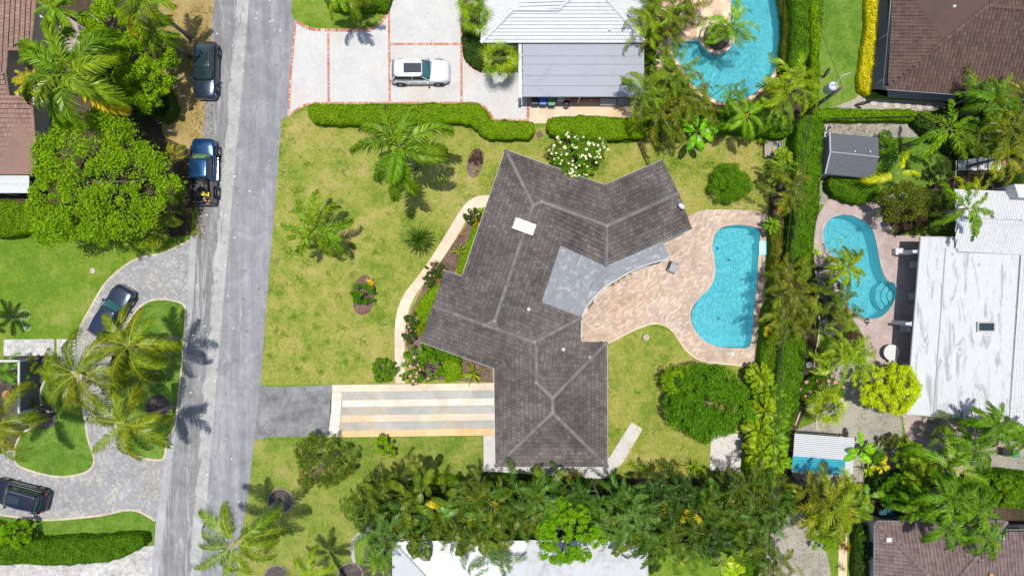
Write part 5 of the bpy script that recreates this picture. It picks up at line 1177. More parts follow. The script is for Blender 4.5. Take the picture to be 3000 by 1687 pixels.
for px, py in ((2790, 23), (2829, 100), (2966, 155)):
    c = V3(px, py, 3.9); z = 3.3 if py > 90 else 3.7; MB().lathe((c.x, c.y, z + .1), [(.14, 0), (.10, .2), (.13, .22), (.12, .4), (.04, .46)], 10).build('roof_vent', M['lightgrey'], ne, True)
for px, py in ((2592, 122), (2580, 252), (2604, 2)):
    c = P(px, py, .0); MB().tube([(c.x - .7, c.y, .15), (c.x - .7, c.y, 2.4), (c.x + .1, c.y, 2.7)], .07, 6).build('downpipe', M['lightgrey'], ne)
# ---- faded brown house, bottom right
se = empty('southeast_house', P(2790, 1700), 'faded brown barrel tiled house in the lower right corner', 'house')
b = {k: V3(*v) for k, v in dict(a=(2563, 1527, 2.7), b=(2948, 1527, 2.7), c=(2772, 1735, 4.3), d=(2772, 1900, 4.3), e=(2563, 2050, 2.7), f=(2948, 1553, 2.71), g=(3250, 1553, 2.7), h=(3080, 1700, 3.7), i=(2813, 1690, 4.0), j=(3080, 1900, 3.7), k=(3250, 2050, 2.7)).items()}
roof_planes(se, [([b['a'], b['b'], b['c']], (b['a'], b['b'])), ([b['e'], b['a'], b['c'], b['d']], (b['e'], b['a'])), ([b['f'], b['g'], b['h'], b['j'], b['d'], b['c']], (b['f'], b['g']))], .30, .33, M['tile_brownlight'], 'barrel', 300, M['tile_brownlight'])
ridges(se, [(b['a'], b['c']), (b['b'], b['c']), (b['c'], b['d']), (b['h'], b['g'])], M['tile_brownlight'], None, .38, .17)
walls(se, [(b[k].x, b[k].y) for k in 'abfgke'], 2.6, .45, M['stucco']); gutter(se, [(b['b'], b['a']), (b['a'], b['e']), (b['g'], b['f'])], M['white'], .12)
for px, py in ((2604, 1580), (2886, 1638), (2935, 1573)): c = V3(px, py, 3.2); MB().box((c.x, c.y, 3.12), (.42, .36, .3)).build('roof_vent', M['stucco'], se, bevel=.03)
c = V3(2900, 1683, 3.6); MB().box((c.x, c.y, 3.6), (.3, .4, .4)).build('roof_vent', M['terra'], se)

# ---- south house: white standing seam roof and dirty flat roof
so = empty('south_house', P(1500, 1700), 'white house with ribbed metal roof and stained flat roof at the bottom edge', 'house')
s = {k: V3(*v) for k, v in dict(a=(1149, 1583, 2.7), b=(1540, 1583, 2.7), c=(1541, 1616, 2.9), d=(1440, 1720, 3.6), e=(1270, 1712, 3.6), f=(1270, 1900, 3.6), g=(1149, 2000, 2.7), h=(1440, 1900, 3.6), i=(1540, 2000, 2.9)).items()}
for nm, poly, ea, eb in (('north_slope', 'abcde', 'a', 'b'), ('west_slope', 'gaef', 'g', 'a'), ('east_slope', 'cihd', 'c', 'i'), ('flat_ridge', 'edhf', 'e', 'd')):
    pts = [s[k] for k in poly]; MB().add(pts, [tuple(range(len(pts))) if fit_up(pts) else tuple(range(len(pts)))[::-1]]).build('metal_slope', M['seamwhite'], so)
    if nm == 'flat_ridge': continue
    nrm, cen = fitplane(pts); u = (s[eb] - s[ea]).normalized(); v = nrm.cross(u); v = v if v.z > 0 else -v; o0 = s[ea]; loc = ccw([((p - o0).dot(u), (p - o0).dot(v)) for p in pts]); y = .36
    if nm != 'north_slope': continue
    while y < max(p[1] for p in loc):
        q = clip(loc, [(-50, y - .02), (50, y - .02), (50, y + .02), (-50, y + .02)])
        if len(q) > 2:
            m = len(q); w_ = [o0 + u * a_ + v * b_ + nrm * h_ for h_ in (0, .035) for a_, b_ in q]; MB().add(w_, [tuple(range(m, 2 * m))] + [(k, (k + 1) % m, m + (k + 1) % m, m + k) for k in range(m)]).build('roof_rib', M['trim'], so)
        y += .365
ridges(so, [(s['a'], s['e']), (s['c'], s['d']), (s['e'], s['d'])], M['seamwhite'], None, .5, .09)
walls(so, [(s[k].x, s[k].y) for k in 'abig'], 2.6, .5, M['stucco'])
MB().prism([(p.x, p.y) for p in PP([(1541, 1583), (1897, 1583), (1897, 2000), (1541, 2000)], 2.7)], .0, 2.7).build('flat_wing', M['dirtywhite2'], so)
q = PP([(1541, 1583), (1897, 1583), (1897, 2000)], 2.75); MB().tube(q, .07, 6).build('parapet', M['trim'], so)
p = V3(1197, 1578, 2.6); MB().tube([(p.x - 1, p.y, 2.6), (p.x + 1.1, p.y, 2.6)], .07, 8).build('gutter', M['white'], so)
for o in so.children: pass

# ---- east house: long dirty flat white roof with tiled ends
eh = empty('east_house', P(2850, 930), 'long house with dirty flat white roof at the right edge', 'house')
fl = [(2699, 693), (2800, 696), (2800, 735), (2988, 742), (2957, 1236), (2845, 1226), (2655, 1212), (2668, 1078)]
MB().prism([(p.x, p.y) for p in PP(fl, 2.9)], 2.66, 2.9).build('flat_roof', M['dirtywhite'], eh)
MB().prism(inset([(p.x, p.y) for p in PP([(2700, 693), (3300, 700), (3300, 1250), (2655, 1212)], 2.6)], 1.6), 0, 2.68).build('wall', M['stucco'], eh)
q = PP([(2800, 696), (2699, 693), (2668, 1078), (2655, 1212), (2845, 1226), (2957, 1236)], 2.93); MB().tube(q, .075, 6).build('roof_edge', M['trim'], eh)
for a_, b_ in (((2770, 726), (2734, 1216)), ((2802, 738), (2990, 744)), ((2988, 745), (2957, 1200))):
    p, q = V3(*a_, 2.9), V3(*b_, 2.9); u = (q - p).normalized(); sv = Vector((-u.y, u.x, 0)) * .045; MB().prism([tuple(v[:2]) for v in (p - sv, q - sv, q + sv, p + sv)], 2.898, 2.93).build('roof_seam', M['grey'], eh)
t1 = [V3(2802, 700, 2.95), V3(2802, 590, 3.9), V3(2812, 545, 3.4), V3(2975, 560, 3.4), V3(3300, 575, 3.4), V3(3300, 760, 2.95), V3(2988, 742, 2.95)]
ea = dict(a=V3(2800, 735, 2.95), b=V3(3250, 760, 2.95), c=V3(3250, 655, 3.7), d=V3(2800, 635, 3.7), e=V3(2800, 555, 3.0), f=V3(3250, 575, 3.0))
roof_planes(eh, [([ea['a'], ea['b'], ea['c'], ea['d']], (ea['a'], ea['b'])), ([ea['d'], ea['c'], ea['f'], ea['e']], (ea['e'], ea['f']))], .20, .24, M['tile_white'], 'barrel', 300, M['tile_white'])
ea2 = dict(a=V3(2990, 745, 2.95), b=V3(2957, 1240, 2.95), c=V3(3250, 1260, 4.0), d=V3(3250, 760, 4.0))
roof_planes(eh, [([ea2['a'], ea2['b'], ea2['c'], ea2['d']], (ea2['a'], ea2['b']))], .20, .24, M['tile_white'], 'barrel', 0, M['tile_white'])
c = V3(2888, 957, 3.0); MB().box((c.x, c.y, 3.0), (1.42, .78, .2)).build('skylight_frame', M['stucco_grey'], eh, bevel=.02); MB().box((c.x, c.y, 3.09), (1.28, .64, .08), 0, .9).build('skylight_glass', M['carglass'], eh, bevel=.03)
for px, py in ((2872, 775), (2817, 1023), (2892, 918), (2794, 744)): c = V3(px, py, 3); MB().lathe((c.x, c.y, 2.9), [(.13, 0), (.09, .12), (.04, .16)], 10).build('roof_vent', M['white'], eh)
for px, py in ((2680, 738), (2660, 947)):
    c = V3(px, py, 2.0); MB().box((c.x - .1, c.y, 1.35), (.24, .34, 2.7)).build('porch_column', M['white'], eh); MB().box((c.x + .1, c.y, 2.55), (1.3, .2, .2)).build('porch_beam', M['white'], eh)
MB().prism([(p.x, p.y) for p in PP([(2972, 540), (3100, 540), (3100, 582), (2985, 578)], 4.2)], 0, 4.2).build('chimney', M['white'], eh)
# parts above were laid in world coordinates: shift them under their house
for h in (nb, wh, ne, se, so, eh):
    off = Vector(h.location)
    for ch in h.children:
        ch.location = ch.location - off

# ---- dark shed
sh = empty('garden_shed', P(2495, 460), 'dark slate roofed garden shed with pale gable wall right of the long hedge', 'shed')
o_ = P(2495, 460); g = {k: V3(*v) - o_ for k, v in dict(a=(2430, 390, 2.2), b=(2573, 404, 2.2), c=(2574, 461, 2.85), d=(2557, 523, 2.2), e=(2417, 509, 2.2), f=(2432, 446, 2.85)).items()}
for poly in ('abcf', 'fcde'):
    pts = [g[k] for k in poly]; n_ = fitplane(pts)[0]; up = [p + n_ * .03 for p in pts]; m = 4; w_ = pts + up
    if not fit_up(pts): w_ = pts[::-1] + up[::-1]
    MB().add(w_, [(4, 5, 6, 7), (3, 2, 1, 0)] + [(k, (k + 1) % 4, 4 + (k + 1) % 4, 4 + k) for k in range(4)]).build('roof_slope', M['slate'], sh)
MB().tube([g['f'] + Vector((0, 0, .06)), g['c'] + Vector((0, 0, .06))], .07, 6).build('ridge_cap', M['grey'], sh)
for q1, q2 in (('a', 'f'), ('f', 'e')): MB().tube([g[q1] + Vector((0, 0, .04)), g[q2] + Vector((0, 0, .04))], .05, 5).build('verge_trim', M['lightgrey'], sh)
MB().prism(inset([(g[k].x, g[k].y) for k in 'abde'], .12), 0, 2.15).build('wall', M['lightgrey'], sh)
for k in (-1.2, 0): MB().lathe((k, g['f'].y + .02, 2.9), [(.06, 0), (.06, .08)], 8).build('roof_knob', M['white'], sh)
# ---- corrugated lean-to with teal tarp
tn = empty('corrugated_shelter', P(2412, 1330), 'corrugated white shelter roof with a teal tarp across its lower part', 'shelter'); o_ = P(2412, 1330)
k4 = [V3(2328, 1269, 2.4) - o_, V3(2504, 1282, 2.4) - o_, V3(2498, 1396, 2.1) - o_, V3(2320, 1382, 2.1) - o_]
def strip(f0, f1, x0, x1, z, mat, nm):
    A1 = k4[0].lerp(k4[3], f0); B1 = k4[1].lerp(k4[2], f0); A2 = k4[0].lerp(k4[3], f1); B2 = k4[1].lerp(k4[2], f1); a, b, c, d = A1.lerp(B1, x0), A1.lerp(B1, x1), A2.lerp(B2, x1), A2.lerp(B2, x0); zz = Vector((0, 0, z)); m1 = a.lerp(d, .5) + zz * 1 + Vector((0, 0, .035)); m2 = b.lerp(c, .5) + zz + Vector((0, 0, .035))
    MB().add([a + zz, b + zz, m2, m1, c + zz, d + zz], [(0, 3, 2, 1), (3, 5, 4, 2), (0, 1, 2, 3)[:0] or (1, 2, 4)]).build(nm, mat, tn)
for k in range(20): strip(k / 20 + .002, (k + 1) / 20 - .004, 0, 1, 0, M['lightgrey'] if k % 4 else M['trim'], 'corrugated_sheet')
for k in range(9): strip(.58 + k * .044, .58 + (k + 1) * .044, -.01, .86, .03 + .006 * (k % 2), M['teal'], 'tarp_fold')
for q in k4: MB().box((q.x * .95, q.y * .9, 1.05), (.1, .1, 2.1)).build('post', M['wood'], tn)

# ================================================================== SMALL THINGS
# utility pole with transformer and cables
up_ = empty('utility_pole', P(2371, 324), 'tall wooden utility pole carrying a pale transformer beside the long hedge', 'utility pole'); o_ = P(2371, 324)
topp = V3(2466, 257, 7.6) - o_
MB().tube([(0, 0, 0), tuple(topp * .5), tuple(topp)], [.17, .14, .11], 10).build('pole', M['bark'], up_, True)
tz = topp * .80; MB().lathe((tz.x - .32, tz.y + .35, tz.z - .5), [(.05, 0), (.34, .03), (.34, .95), (.36, .98), (.3, 1.08), (.08, 1.14)], 18).build('transformer', M['lightgrey'], up_, True)
for k in range(3): MB().lathe((tz.x - .32 + (k - 1) * .16, tz.y + .35, tz.z + .6), [(.05, 0), (.06, .05), (.03, .1), (.05, .15), (.02, .25)], 8).build('insulator', M['white'], up_)
MB().box((tz.x * .75, tz.y * .75, tz.z * .72), (.5, .08, .1), .6).build('bracket', M['lightgrey'], up_)
MB().tube([tz + Vector((-.3, .4, .8)), tz + Vector((0, .9, 1.2)), tz + Vector((.6, 1.1, 1.2))], .025, 5).build('jumper_wire', M['lightgrey'], up_)
def cable(pts, label, r=.028):
    q = [V3(*p) for p in pts]; o = MB().tube(q, r, 5).build('power_cable', M['dark'], None, True); tag(o, label, 'cable')
cable([(2376, 340, 6.2), (2355, 480, 5.6), (2335, 640, 5.3), (2318, 800, 5.2), (2300, 960, 5.3), (2287, 1120, 5.5), (2280, 1300, 5.8), (2265, 1700, 6.5)], 'right hand power cable sagging above the long hedge towards the bottom edge', .026)
cable([(2370, 340, 6.0), (2330, 520, 5.4), (2308, 700, 5.1), (2292, 900, 5.0), (2278, 1100, 5.2), (2262, 1400, 5.7), (2250, 1700, 6.3)], 'left hand power cable sagging above the long hedge towards the bottom edge', .022)
cable([(2466, 250, 7.4), (2408, 100, 6.8), (2402, 0, 6.6), (2400, -200, 6.9)], 'thin power cable running from the pole to the top edge', .02)
cable([(2440, 275, 6.6), (2360, 340, 5.6), (2275, 395, 4.4)], 'short service cable running down left from the pole', .02)
# dark angled objects by the pole
for (ax, ay), (bx, by), (cx_, cy_), lb in (((2412, 229), (2427, 203), (2405, 223), 'small black V-shaped object on the grass above the transformer'), ((2503, 309), (2547, 299), (2520, 318), 'larger black V-shaped object on the gravel right of the transformer')):
    o_ = P(ax, ay); t = empty('black_v_object', o_, lb, 'ornament')
    MB().tube([Vector((0, 0, .08)), (P(bx, by) - o_) * .6 + Vector((0, 0, .2)), P(bx, by) - o_ + Vector((0, 0, .1))], [.06, .15, .09], 8).build('long_arm', M['dark'], t, True)
    MB().tube([Vector((0, 0, .08)), P(cx_, cy_) - o_ + Vector((0, 0, .08))], [.07, .1], 8).build('short_arm', M['dark'], t, True)
# lounge chair on the patio
c = P(1968, 783); t = empty('lounge_chair', c, 'grey cushioned lounge chair standing alone on the tan patio', 'chair', rz=R(-22))
MB().box((0, 0, .36), (.72, .68, .14)).build('seat_cushion', M['grey'], t, bevel=.04); MB().box((-.36, 0, .6), (.12, .7, .5)).build('backrest', M['dark'], t, bevel=.04)
for sy in (-1, 1):
    MB().box((0, sy * .4, .55), (.82, .09, .05)).build('armrest', M['grey'], t, bevel=.015)
    for sx in (-1, 1): MB().box((sx * .34, sy * .4, .27), (.06, .07, .54)).build('leg', M['dark'], t)
c = P(2146, 1037); MB().lathe((c.x, c.y, .036), [(.16, 0), (.17, .02), (.12, .05), (.02, .055)], 18).build('skimmer_lid', M['white']); tag(bpy.data.objects['skimmer_lid'], 'round white skimmer lid in the patio below the curved pool', 'lid')
c = P(1891, 987); t = empty('round_urn', c, 'round pale stone urn on the lawn below the patio edge', 'urn'); MB().lathe((0, 0, 0), [(.16, 0), (.2, .1), (.26, .35), (.25, .42), (.19, .42), (.17, .36)], 20).build('bowl', M['rock'], t, True); MB().lathe((0, 0, .3), [(.18, 0), (.1, .06), (.03, .07)], 14).build('fill', M['terra'], t, True)
c = P(273, 793); t = empty('lawn_cap', c, 'small round stone cap in the left lawn', 'stone cap'); MB().lathe((0, 0, .03), [(.24, 0), (.22, .08), (.08, .1), (.06, .05)], 16).build('cap', M['rock'], t)
c = P(2538, 940); t = empty('robot_float', c, 'round black cover with a pale bar at the lower rim of the teardrop pool', 'cover'); MB().lathe((0, 0, .05), [(.24, 0), (.24, .06), (.1, .1), (.02, .1)], 18).build('disc', M['dark'], t); MB().box((0, 0, .17), (.42, .05, .04), .15).build('bar', M['white'], t); MB().tube([(0, -.2, .08), (0, -.42, .06)], .03, 6).build('stub', M['dark'], t)
# garden hose
pts = [(36, 921), (50, 922), (60, 922), (62, 912), (70, 907), (84, 910), (88, 922), (82, 935), (66, 934), (60, 928), (62, 940), (70, 955), (72, 965), (84, 948), (90, 960), (84, 968), (74, 966), (70, 960)]
o = MB().tube([P(x, y, .055) for x, y in [(a, b) for a, b in curve(pts, 4, False)]], .022, 5).build('garden_hose', M['trim'], None, True); tag(o, 'looped pale garden hose on the left lawn', 'hose')
c = P(1580, 395); o = MB().box((c.x, c.y, .03), (.52, .52, .05), R(32)).build('stepping_stone', M['mulch']); tag(o, 'square dark stepping stone between the two clipped hedges', 'stepping stone')
for i, (x, y, lb) in enumerate(((2533, 301, 'first'), (2560, 303, 'second'), (2594, 307, 'third'), (2628, 309, 'fourth'), (2660, 311, 'fifth'), (2692, 312, 'sixth'), (2722, 312, 'seventh'))):
    c = P(x, y); o = MB().lathe((c.x, c.y, .01), [(.27, 0), (.27, .04), (.22, .05)], 14).build('round_stepping_stone', M['rock']); tag(o, f'round stepping stone on the gravel below the brown roof, {lb} from the left', 'stepping stone', 'round stepping stones below the brown roof')
for x, y, r, lb in ((2587, 594, .3, 'dark square stepping stone nearest the teardrop pool'), (2611, 580, .3, 'tan square stepping stone in the middle of the curving row'), (2637, 568, .28, 'square stepping stone at the upper end of the curving row')):
    c = P(x, y); o = MB().box((c.x, c.y, .035), (r * 2, r * 1.7, .05), R(35)).build('stepping_stone', M['rock']); tag(o, lb, 'stepping stone')
# black picket gate fence between hedge and house
t = empty('black_picket_fence', P(1880, 440), 'black picket fence running from the hedge down to the dark roof', 'fence'); o_ = P(1880, 440)
a, b = P(1859, 398) - o_, P(1897, 488) - o_
for z in (.25, 1.0): MB().tube([a + Vector((0, 0, z)), b + Vector((0, 0, z))], .025, 4).build('rail', M['dark'], t)
for k in range(22):
    p = a.lerp(b, k / 21); MB().box((p.x, p.y, .55), (.03, .03, 1.1)).build('picket', M['dark'], t)
for k in (0, .5, 1): p = a.lerp(b, k); MB().box((p.x, p.y, .6), (.08, .08, 1.2)).build('post', M['dark'], t)
# raised wooden bed with clutter
t = empty('raised_wooden_bed', P(2262, 428), 'weathered wooden raised bed in the upper right corner of the lawn', 'raised bed'); o_ = P(2262, 428)
for (x0, y0, x1, y1) in ((2235, 395, 2235, 463), (2235, 463, 2285, 463), (2285, 463, 2285, 395), (2285, 395, 2235, 395)):
    p, q = P(x0, y0) - o_, P(x1, y1) - o_; d = q - p
    for z in (.12, .36): MB().box(((p.x + q.x) / 2, (p.y + q.y) / 2, z), (d.length, .06, .22), math.atan2(d.y, d.x)).build('board', M['wood'], t)
MB().box((0, 0, .30), (1.4, 1.9, .04)).build('soil', M['sand'], t)
for k in range(6): MB().box((-.9 + k * .36, 1.25, .04), (.32, .9, .05), .05 * k).build('ground_board', M['wood'], t)
for nm, px, py, mat, sx, sy, lb in (('toolbox', 2266, 416, 'dark', .3, .5, 'black bag lying in the wooden raised bed'), ('bottle', 2275, 428, 'blue', .12, .28, 'blue and white bottle in the wooden raised bed'), ('wood_block', 2260, 440, 'card', .2, .42, 'orange brown wooden blocks in the raised bed'), ('white_rack', 2275, 445, 'white', .34, .2, 'small white rack at the corner of the raised bed')):
    c = P(px, py); tt = empty(nm, (c.x, c.y, .32), lb, nm.split('_')[-1]); MB().box((0, 0, .08), (sx, sy, .14), .1, .8).build('body', M[mat], tt, bevel=.03)
    for k in (-1, 1): MB().box((k * sx * .3, -sy * .6, .06), (sx * .2, sy * .5, .1)).build('end_piece', M[mat], tt)
# white garden statue pair
for px, py, lb in ((2422, 378, 'white garden statue block at the top of the shed path'), (2418, 397, 'white garden statue beside the shed corner')):
    c = P(px, py); t = empty('garden_statue', c, lb, 'statue'); MB().box((0, 0, .15), (.42, .36, .3)).build('plinth', M['white'], t, bevel=.03); MB().lathe((0, 0, .3), [(.14, 0), (.1, .15), (.15, .35), (.08, .5), (.1, .6), (.03, .68)], 10).build('figure', M['white'], t, True)
# black fence with picket shadow right of the pole
t = empty('black_metal_fence', P(2590, 352), 'long black metal fence behind the short hedge above the shed', 'fence'); o_ = P(2590, 352); a, b = P(2412, 358) - o_, P(2760, 350) - o_
for z in (.2, 1.2): MB().tube([a + Vector((0, 0, z)), b + Vector((0, 0, z))], .03, 4).build('rail', M['dark'], t)
for k in range(80): p = a.lerp(b, k / 79); MB().box((p.x, p.y, .68), (.04, .03, 1.36)).build('picket', M['dark'], t)
# glass table, chairs and bits on the terrace
c = P(2598, 1030); t = empty('glass_table', c, 'round white glass topped table on the mauve terrace', 'table')
MB().lathe((0, 0, .72), [(.60, 0), (.66, 0), (.66, .04), (.60, .04)], 28).build('table_rim', M['white'], t); MB().lathe((0, 0, .73), [(.60, 0), (.60, .015)], 28).build('table_top', M['lightgrey'], t)
for k in range(4): a = k * math.pi / 2 + .5; MB().tube([(.5 * math.cos(a), .5 * math.sin(a), 0), (.3 * math.cos(a), .3 * math.sin(a), .72)], .03, 6).build('leg', M['white'], t)
for k in range(2): MB().box((0, 0, .755), (1.24, .035, .02), k * math.pi / 2 + .3).build('cross_bar', M['white'], t)
def chair(px, py, rz, label, z=0, mat='white'):
    c = P(px, py, z); t = empty('patio_chair', (c.x, c.y, 0), label, 'chair', rz=rz)
    MB().box((0, 0, .42), (.5, .5, .06)).build('seat', M[mat], t, bevel=.02); MB().box((-.26, 0, .68), (.06, .5, .5)).build('backrest', M[mat], t, bevel=.02)
    for sx in (-.22, .22):
        for sy in (-.22, .22): MB().box((sx, sy, .2), (.05, .05, .4)).build('leg', M[mat], t)
    for sy in (-.27, .27): MB().box((0, sy, .6), (.5, .05, .04)).build('armrest', M[mat], t)
chair(2608, 1048, R(120), 'white chair tucked against the round glass table', .4)
chair(2672, 776, R(180), 'white patio chair in the shade just below the upper porch column', .3); chair(2668, 868, R(180), 'white patio chair in the shade at the middle of the porch', .3); chair(2644, 962, R(180), 'small white patio chair in the shade below the lower porch column', .3)
c = P(2633, 737, .5); t = empty('white_side_box', (c.x, c.y, 0), 'white storage box on the terrace left of the upper porch column', 'storage box'); MB().box((0, 0, .3), (.68, .5, .6)).build('box_body', M['stucco'], t, bevel=.03); MB().box((.02, 0, .63), (.72, .54, .06)).build('lid', M['white'], t, bevel=.02)
c = P(2370, 1069, .3); o = MB().lathe((c.x, c.y, 0), [(.17, 0), (.24, .3), (.27, .34), (.21, .34), (.15, .1)], 18).build('empty_pot', M['lightgrey'], None, True); tag(o, 'empty round pale grey pot in the shade beside the long hedge', 'pot')
c = P(2514, 1102); t = empty('garden_rock', c, 'pale rock beside the yellow leaved tree', 'rock'); bm = bmesh.new(); bmesh.ops.create_icosphere(bm, subdivisions=3, radius=.34)
for v in bm.verts: v.co *= 1 + .22 * math.sin(v.co.x * 9 + v.co.y * 7) * math.cos(v.co.z * 8); v.co.z *= .6
me = bpy.data.meshes.new('stone'); bm.to_mesh(me); bm.free(); me.materials.append(M['rock']); link('stone', me, t, (0, 0, .12))
# open-air trellis and fence on the left
t = empty('pergola_fence', P(40, 1110), 'grey pergola frame and dark screen left of the coconut palms', 'pergola'); o_ = P(40, 1110)
p, q = V3(-40, 1057, 2.3) - o_, V3(56, 1057, 2.3) - o_; r_ = V3(54, 1208, 2.3) - o_; gb = P(80, 1205) - o_
MB().box(((p.x + q.x) / 2, q.y, 2.3), (q.x - p.x, .16, .12)).build('top_beam', M['trim'], t); MB().box((q.x, (q.y + r_.y) / 2, 2.3), (.15, q.y - r_.y, .12)).build('side_beam', M['trim'], t)
for k in range(10): MB().box((q.x + .03, (q.y - r_.y) / 10 * (k + .5) + r_.y, 1.12), (.05, (q.y - r_.y) / 10 - .02, 2.2)).build('screen_panel', M['slate'], t)
for yy in (q.y, r_.y): MB().box((q.x, yy, 1.15), (.14, .14, 2.3)).build('post', M['trim'], t)
c = P(24, 1156, .2); o = MB().lathe((c.x, c.y, 0), [(.3, 0), (.38, .36), (.4, .38), (.34, .38), (.28, .1)], 20).build('terracotta_pot', M['terra'], None, True); tag(o, 'wide terracotta pot behind the pergola screen', 'pot')
c = P(500, 385); t = empty('stone_block', c, 'small pale stone block on the dry verge above the big tree', 'stone'); MB().box((0, 0, .1), (.5, .2, .2)).build('stone', M['rock'], t, bevel=.03)
# white terrace with steps at the right, planter ring
t = empty('white_terrace', P(2830, 480), 'white and blue stepped terrace under the palms at the right', 'terrace'); o_ = P(2830, 480)
for k, (x0, x1, z) in enumerate(((2805, 2830, .12), (2832, 2858, .2), (2860, 2885, .28), (2887, 2930, .36))):
    a, b = P(x0, 462) - o_, P(x1, 500) - o_; MB().box(((a.x + b.x) / 2, (a.y + b.y) / 2, z / 2), (b.x - a.x, a.y - b.y, z)).build('step', M['white'], t)
c = P(2925, 483, .3); o = MB().lathe((c.x, c.y, 0), [(.5, 0), (.55, .35), (.57, .4), (.47, .4), (.42, .1)], 20).build('terracotta_planter', M['terra'], None, True); tag(o, 'broad round terracotta planter at the right end of the white terrace', 'planter')
o = MB().tube([P(2795, 545, .3), P(2801, 500, .9), P(2802, 470, 1.3)], .035, 6).build('bamboo_stake', M['stucco'], None, True); tag(o, 'thin pale stake leaning left of the white terrace', 'stake')
bin_(2980, 1330, 'green', 'garden_bin', 'green wheeled bin with white label at the lower right', s=.9); c = P(2978, 1338, 1.0)
c = P(2952, 1325, .8); t = empty('black_crate', (c.x, c.y, 0), 'open black crate left of the green garden bin', 'crate'); MB().box((0, 0, .4), (.62, .6, .8), 0, 1.05).build('crate_body', M['dark'], t, bevel=.03); MB().box((0, 0, .82), (.5, .48, .04)).build('crate_inside', M['black'], t)
c = P(2597, 1500, .8); t = empty('parked_cart', (c.x, c.y, 0), 'dark cart with blue grey glass panels against the lower right house', 'cart'); MB().box((0, 0, .55), (1.2, .8, .5)).build('cart_body', M['dark'], t, bevel=.06)
for k in (-1, 1):
    MB().box((k * .3, 0, .84), (.5, .62, .08)).build('panel', M['carglass_teal'], t, bevel=.02)
    for sy in (-1, 1): MB().lathe((k * .4, sy * .4, .2), [(.2, -.05), (.2, .05)], 14, 'y').build('wheel', M['black'], t)
# frame of pale pipes near the lower right house
t = empty('pipe_frame', P(2545, 1432), 'pale metal pipe frame above the lower right house', 'frame'); o_ = P(2545, 1432)
for a, b in (((2518, 1434), (2575, 1431)), ((2569, 1431), (2570, 1456))): MB().tube([P(*a, 1.2) - o_, P(*b, 1.2) - o_], .04, 6).build('pipe', M['trim'], t)
for x, y in ((2518, 1434), (2570, 1456), (2572, 1431)): p = P(x, y, 1.2) - o_; MB().tube([(p.x, p.y, 0), tuple(p)], .04, 6).build('pipe', M['trim'], t)
# timber garden edging and boardwalk strips, white wall strip
for pts, lb in (([(2393, 905), (2402, 945), (2396, 1000), (2388, 1040), (2384, 1075)], 'pale timber edging curving beside the long hedge'), ([(2408, 1207), (2392, 1222), (2394, 1262)], 'pale wooden edging beside the fan palm'), ([(2345, 1205), (2330, 1245)], 'short white edging stone row above the corrugated shelter')):
    o = MB().tube([P(x, y, .06) for x, y in curve(pts, 4, False)], .06, 6).build('garden_edging', M['beige']); tag(o, lb, 'edging')
for pl, lb in (([(2458, 1558), (2482, 1560), (2480, 1720), (2455, 1720)], 'pale gravel strip'),): sheet('gravel_strip', pl, .02, M['beige'])
o = MB().prism(W([(2232, 1590), (2236, 1590), (2230, 1720), (2226, 1720)]), 0, .9).build('white_fence_rail', M['white']); tag(o, 'low white fence rail at the bottom between the gardens', 'fence')
for i, (x, y, r) in enumerate(((2528, 1016, .15), (2522, 1028, .15), (2532, 1040, .17), (2518, 1048, .16), (2531, 1058, .14), (2524, 996, .14))):
    tree(x, y, .4, r * 35, r * 35, M['f_lime'] if i % 2 == 0 else M['f_dark'], 'potted_shrub', f'tiny round potted shrub on the terrace edge, {["first", "second", "third", "fourth", "fifth", "top"][i]} of the column by the glass table', 'shrub', leaf=.06, n=240, trunk=False)

# ================================================================== VEHICLES
car(1233, 218, 0, 4.95, 1.98, 1.66, M['car_white'], 'parked_car', 'white SUV with dark panoramic roof on the pale paved driveway', 'car', windshield='carglass_teal', sunroof=(-.48, .10, .40), ws=(.40, .12), rear=(-.93, -.80), rails=None)
car(614, 214, R(-91.5), 4.75, 1.90, 1.52, M['car_dark'], 'parked_car', 'dark blue grey crossover with black glass roof parked on the roadside', 'car', ws=(.44, .0), rear=(-.92, -.58), roofmat='carglass', belt=.98, hood=.95)
car(609, 506, R(89), 5.35, 2.0, 1.88, M['car_blue'], 'pickup_truck', 'blue pickup truck with open black bed parked at the roadside', 'pickup truck', windshield='carglass_green', pickup=True, ws=(.50, .30), rear=(-.30, -.26), wheelr=.42, fat=.08)
car(343, 915, R(60), 4.75, 1.90, 1.66, M['car_dark'], 'parked_car', 'dark SUV parked at an angle on the grey curved driveway', 'car', windshield='carglass_teal', ws=(.40, .17), rear=(-.93, -.82), rails=True)
car(72, 1444, R(166), 4.85, 1.92, 1.68, M['car_black'], 'parked_car', 'black SUV with chrome window line at the lower left edge', 'car', windshield='carglass_green', ws=(.38, .16), rear=(-.93, -.80), sunroof=(-.30, .10, .33), rails=True)
g0 = P(609, 506); 
c = P(604, 545, 1.0); t = empty('black_canister', (c.x, c.y, .72), 'black canister lying in the bed of the blue pickup', 'canister', rz=R(95)); MB().tube([(-.5, 0, .2), (.45, 0, .22)], [.17, .2], 14).build('barrel', M['dark'], t, True); MB().tube([(.1, .1, .3), (.35, .35, .3)], .05, 6).build('spout', M['dark'], t)
c = P(601, 568, 1.0); t = empty('yellow_crate', (c.x, c.y, .72), 'bright yellow cover in the bed of the blue pickup', 'cover'); MB().prism([(-.36, -.1), (.3, -.25), (.36, .1), (.22, .12), (.2, -.02), (-.25, .22)], .1, .3).build('shell', M['yellow'], t, bevel=.02)
c = P(601, 586, 1.0); t = empty('cardboard_pieces', (c.x, c.y, .72), 'torn cardboard pieces behind the yellow cover in the pickup bed', 'cardboard')
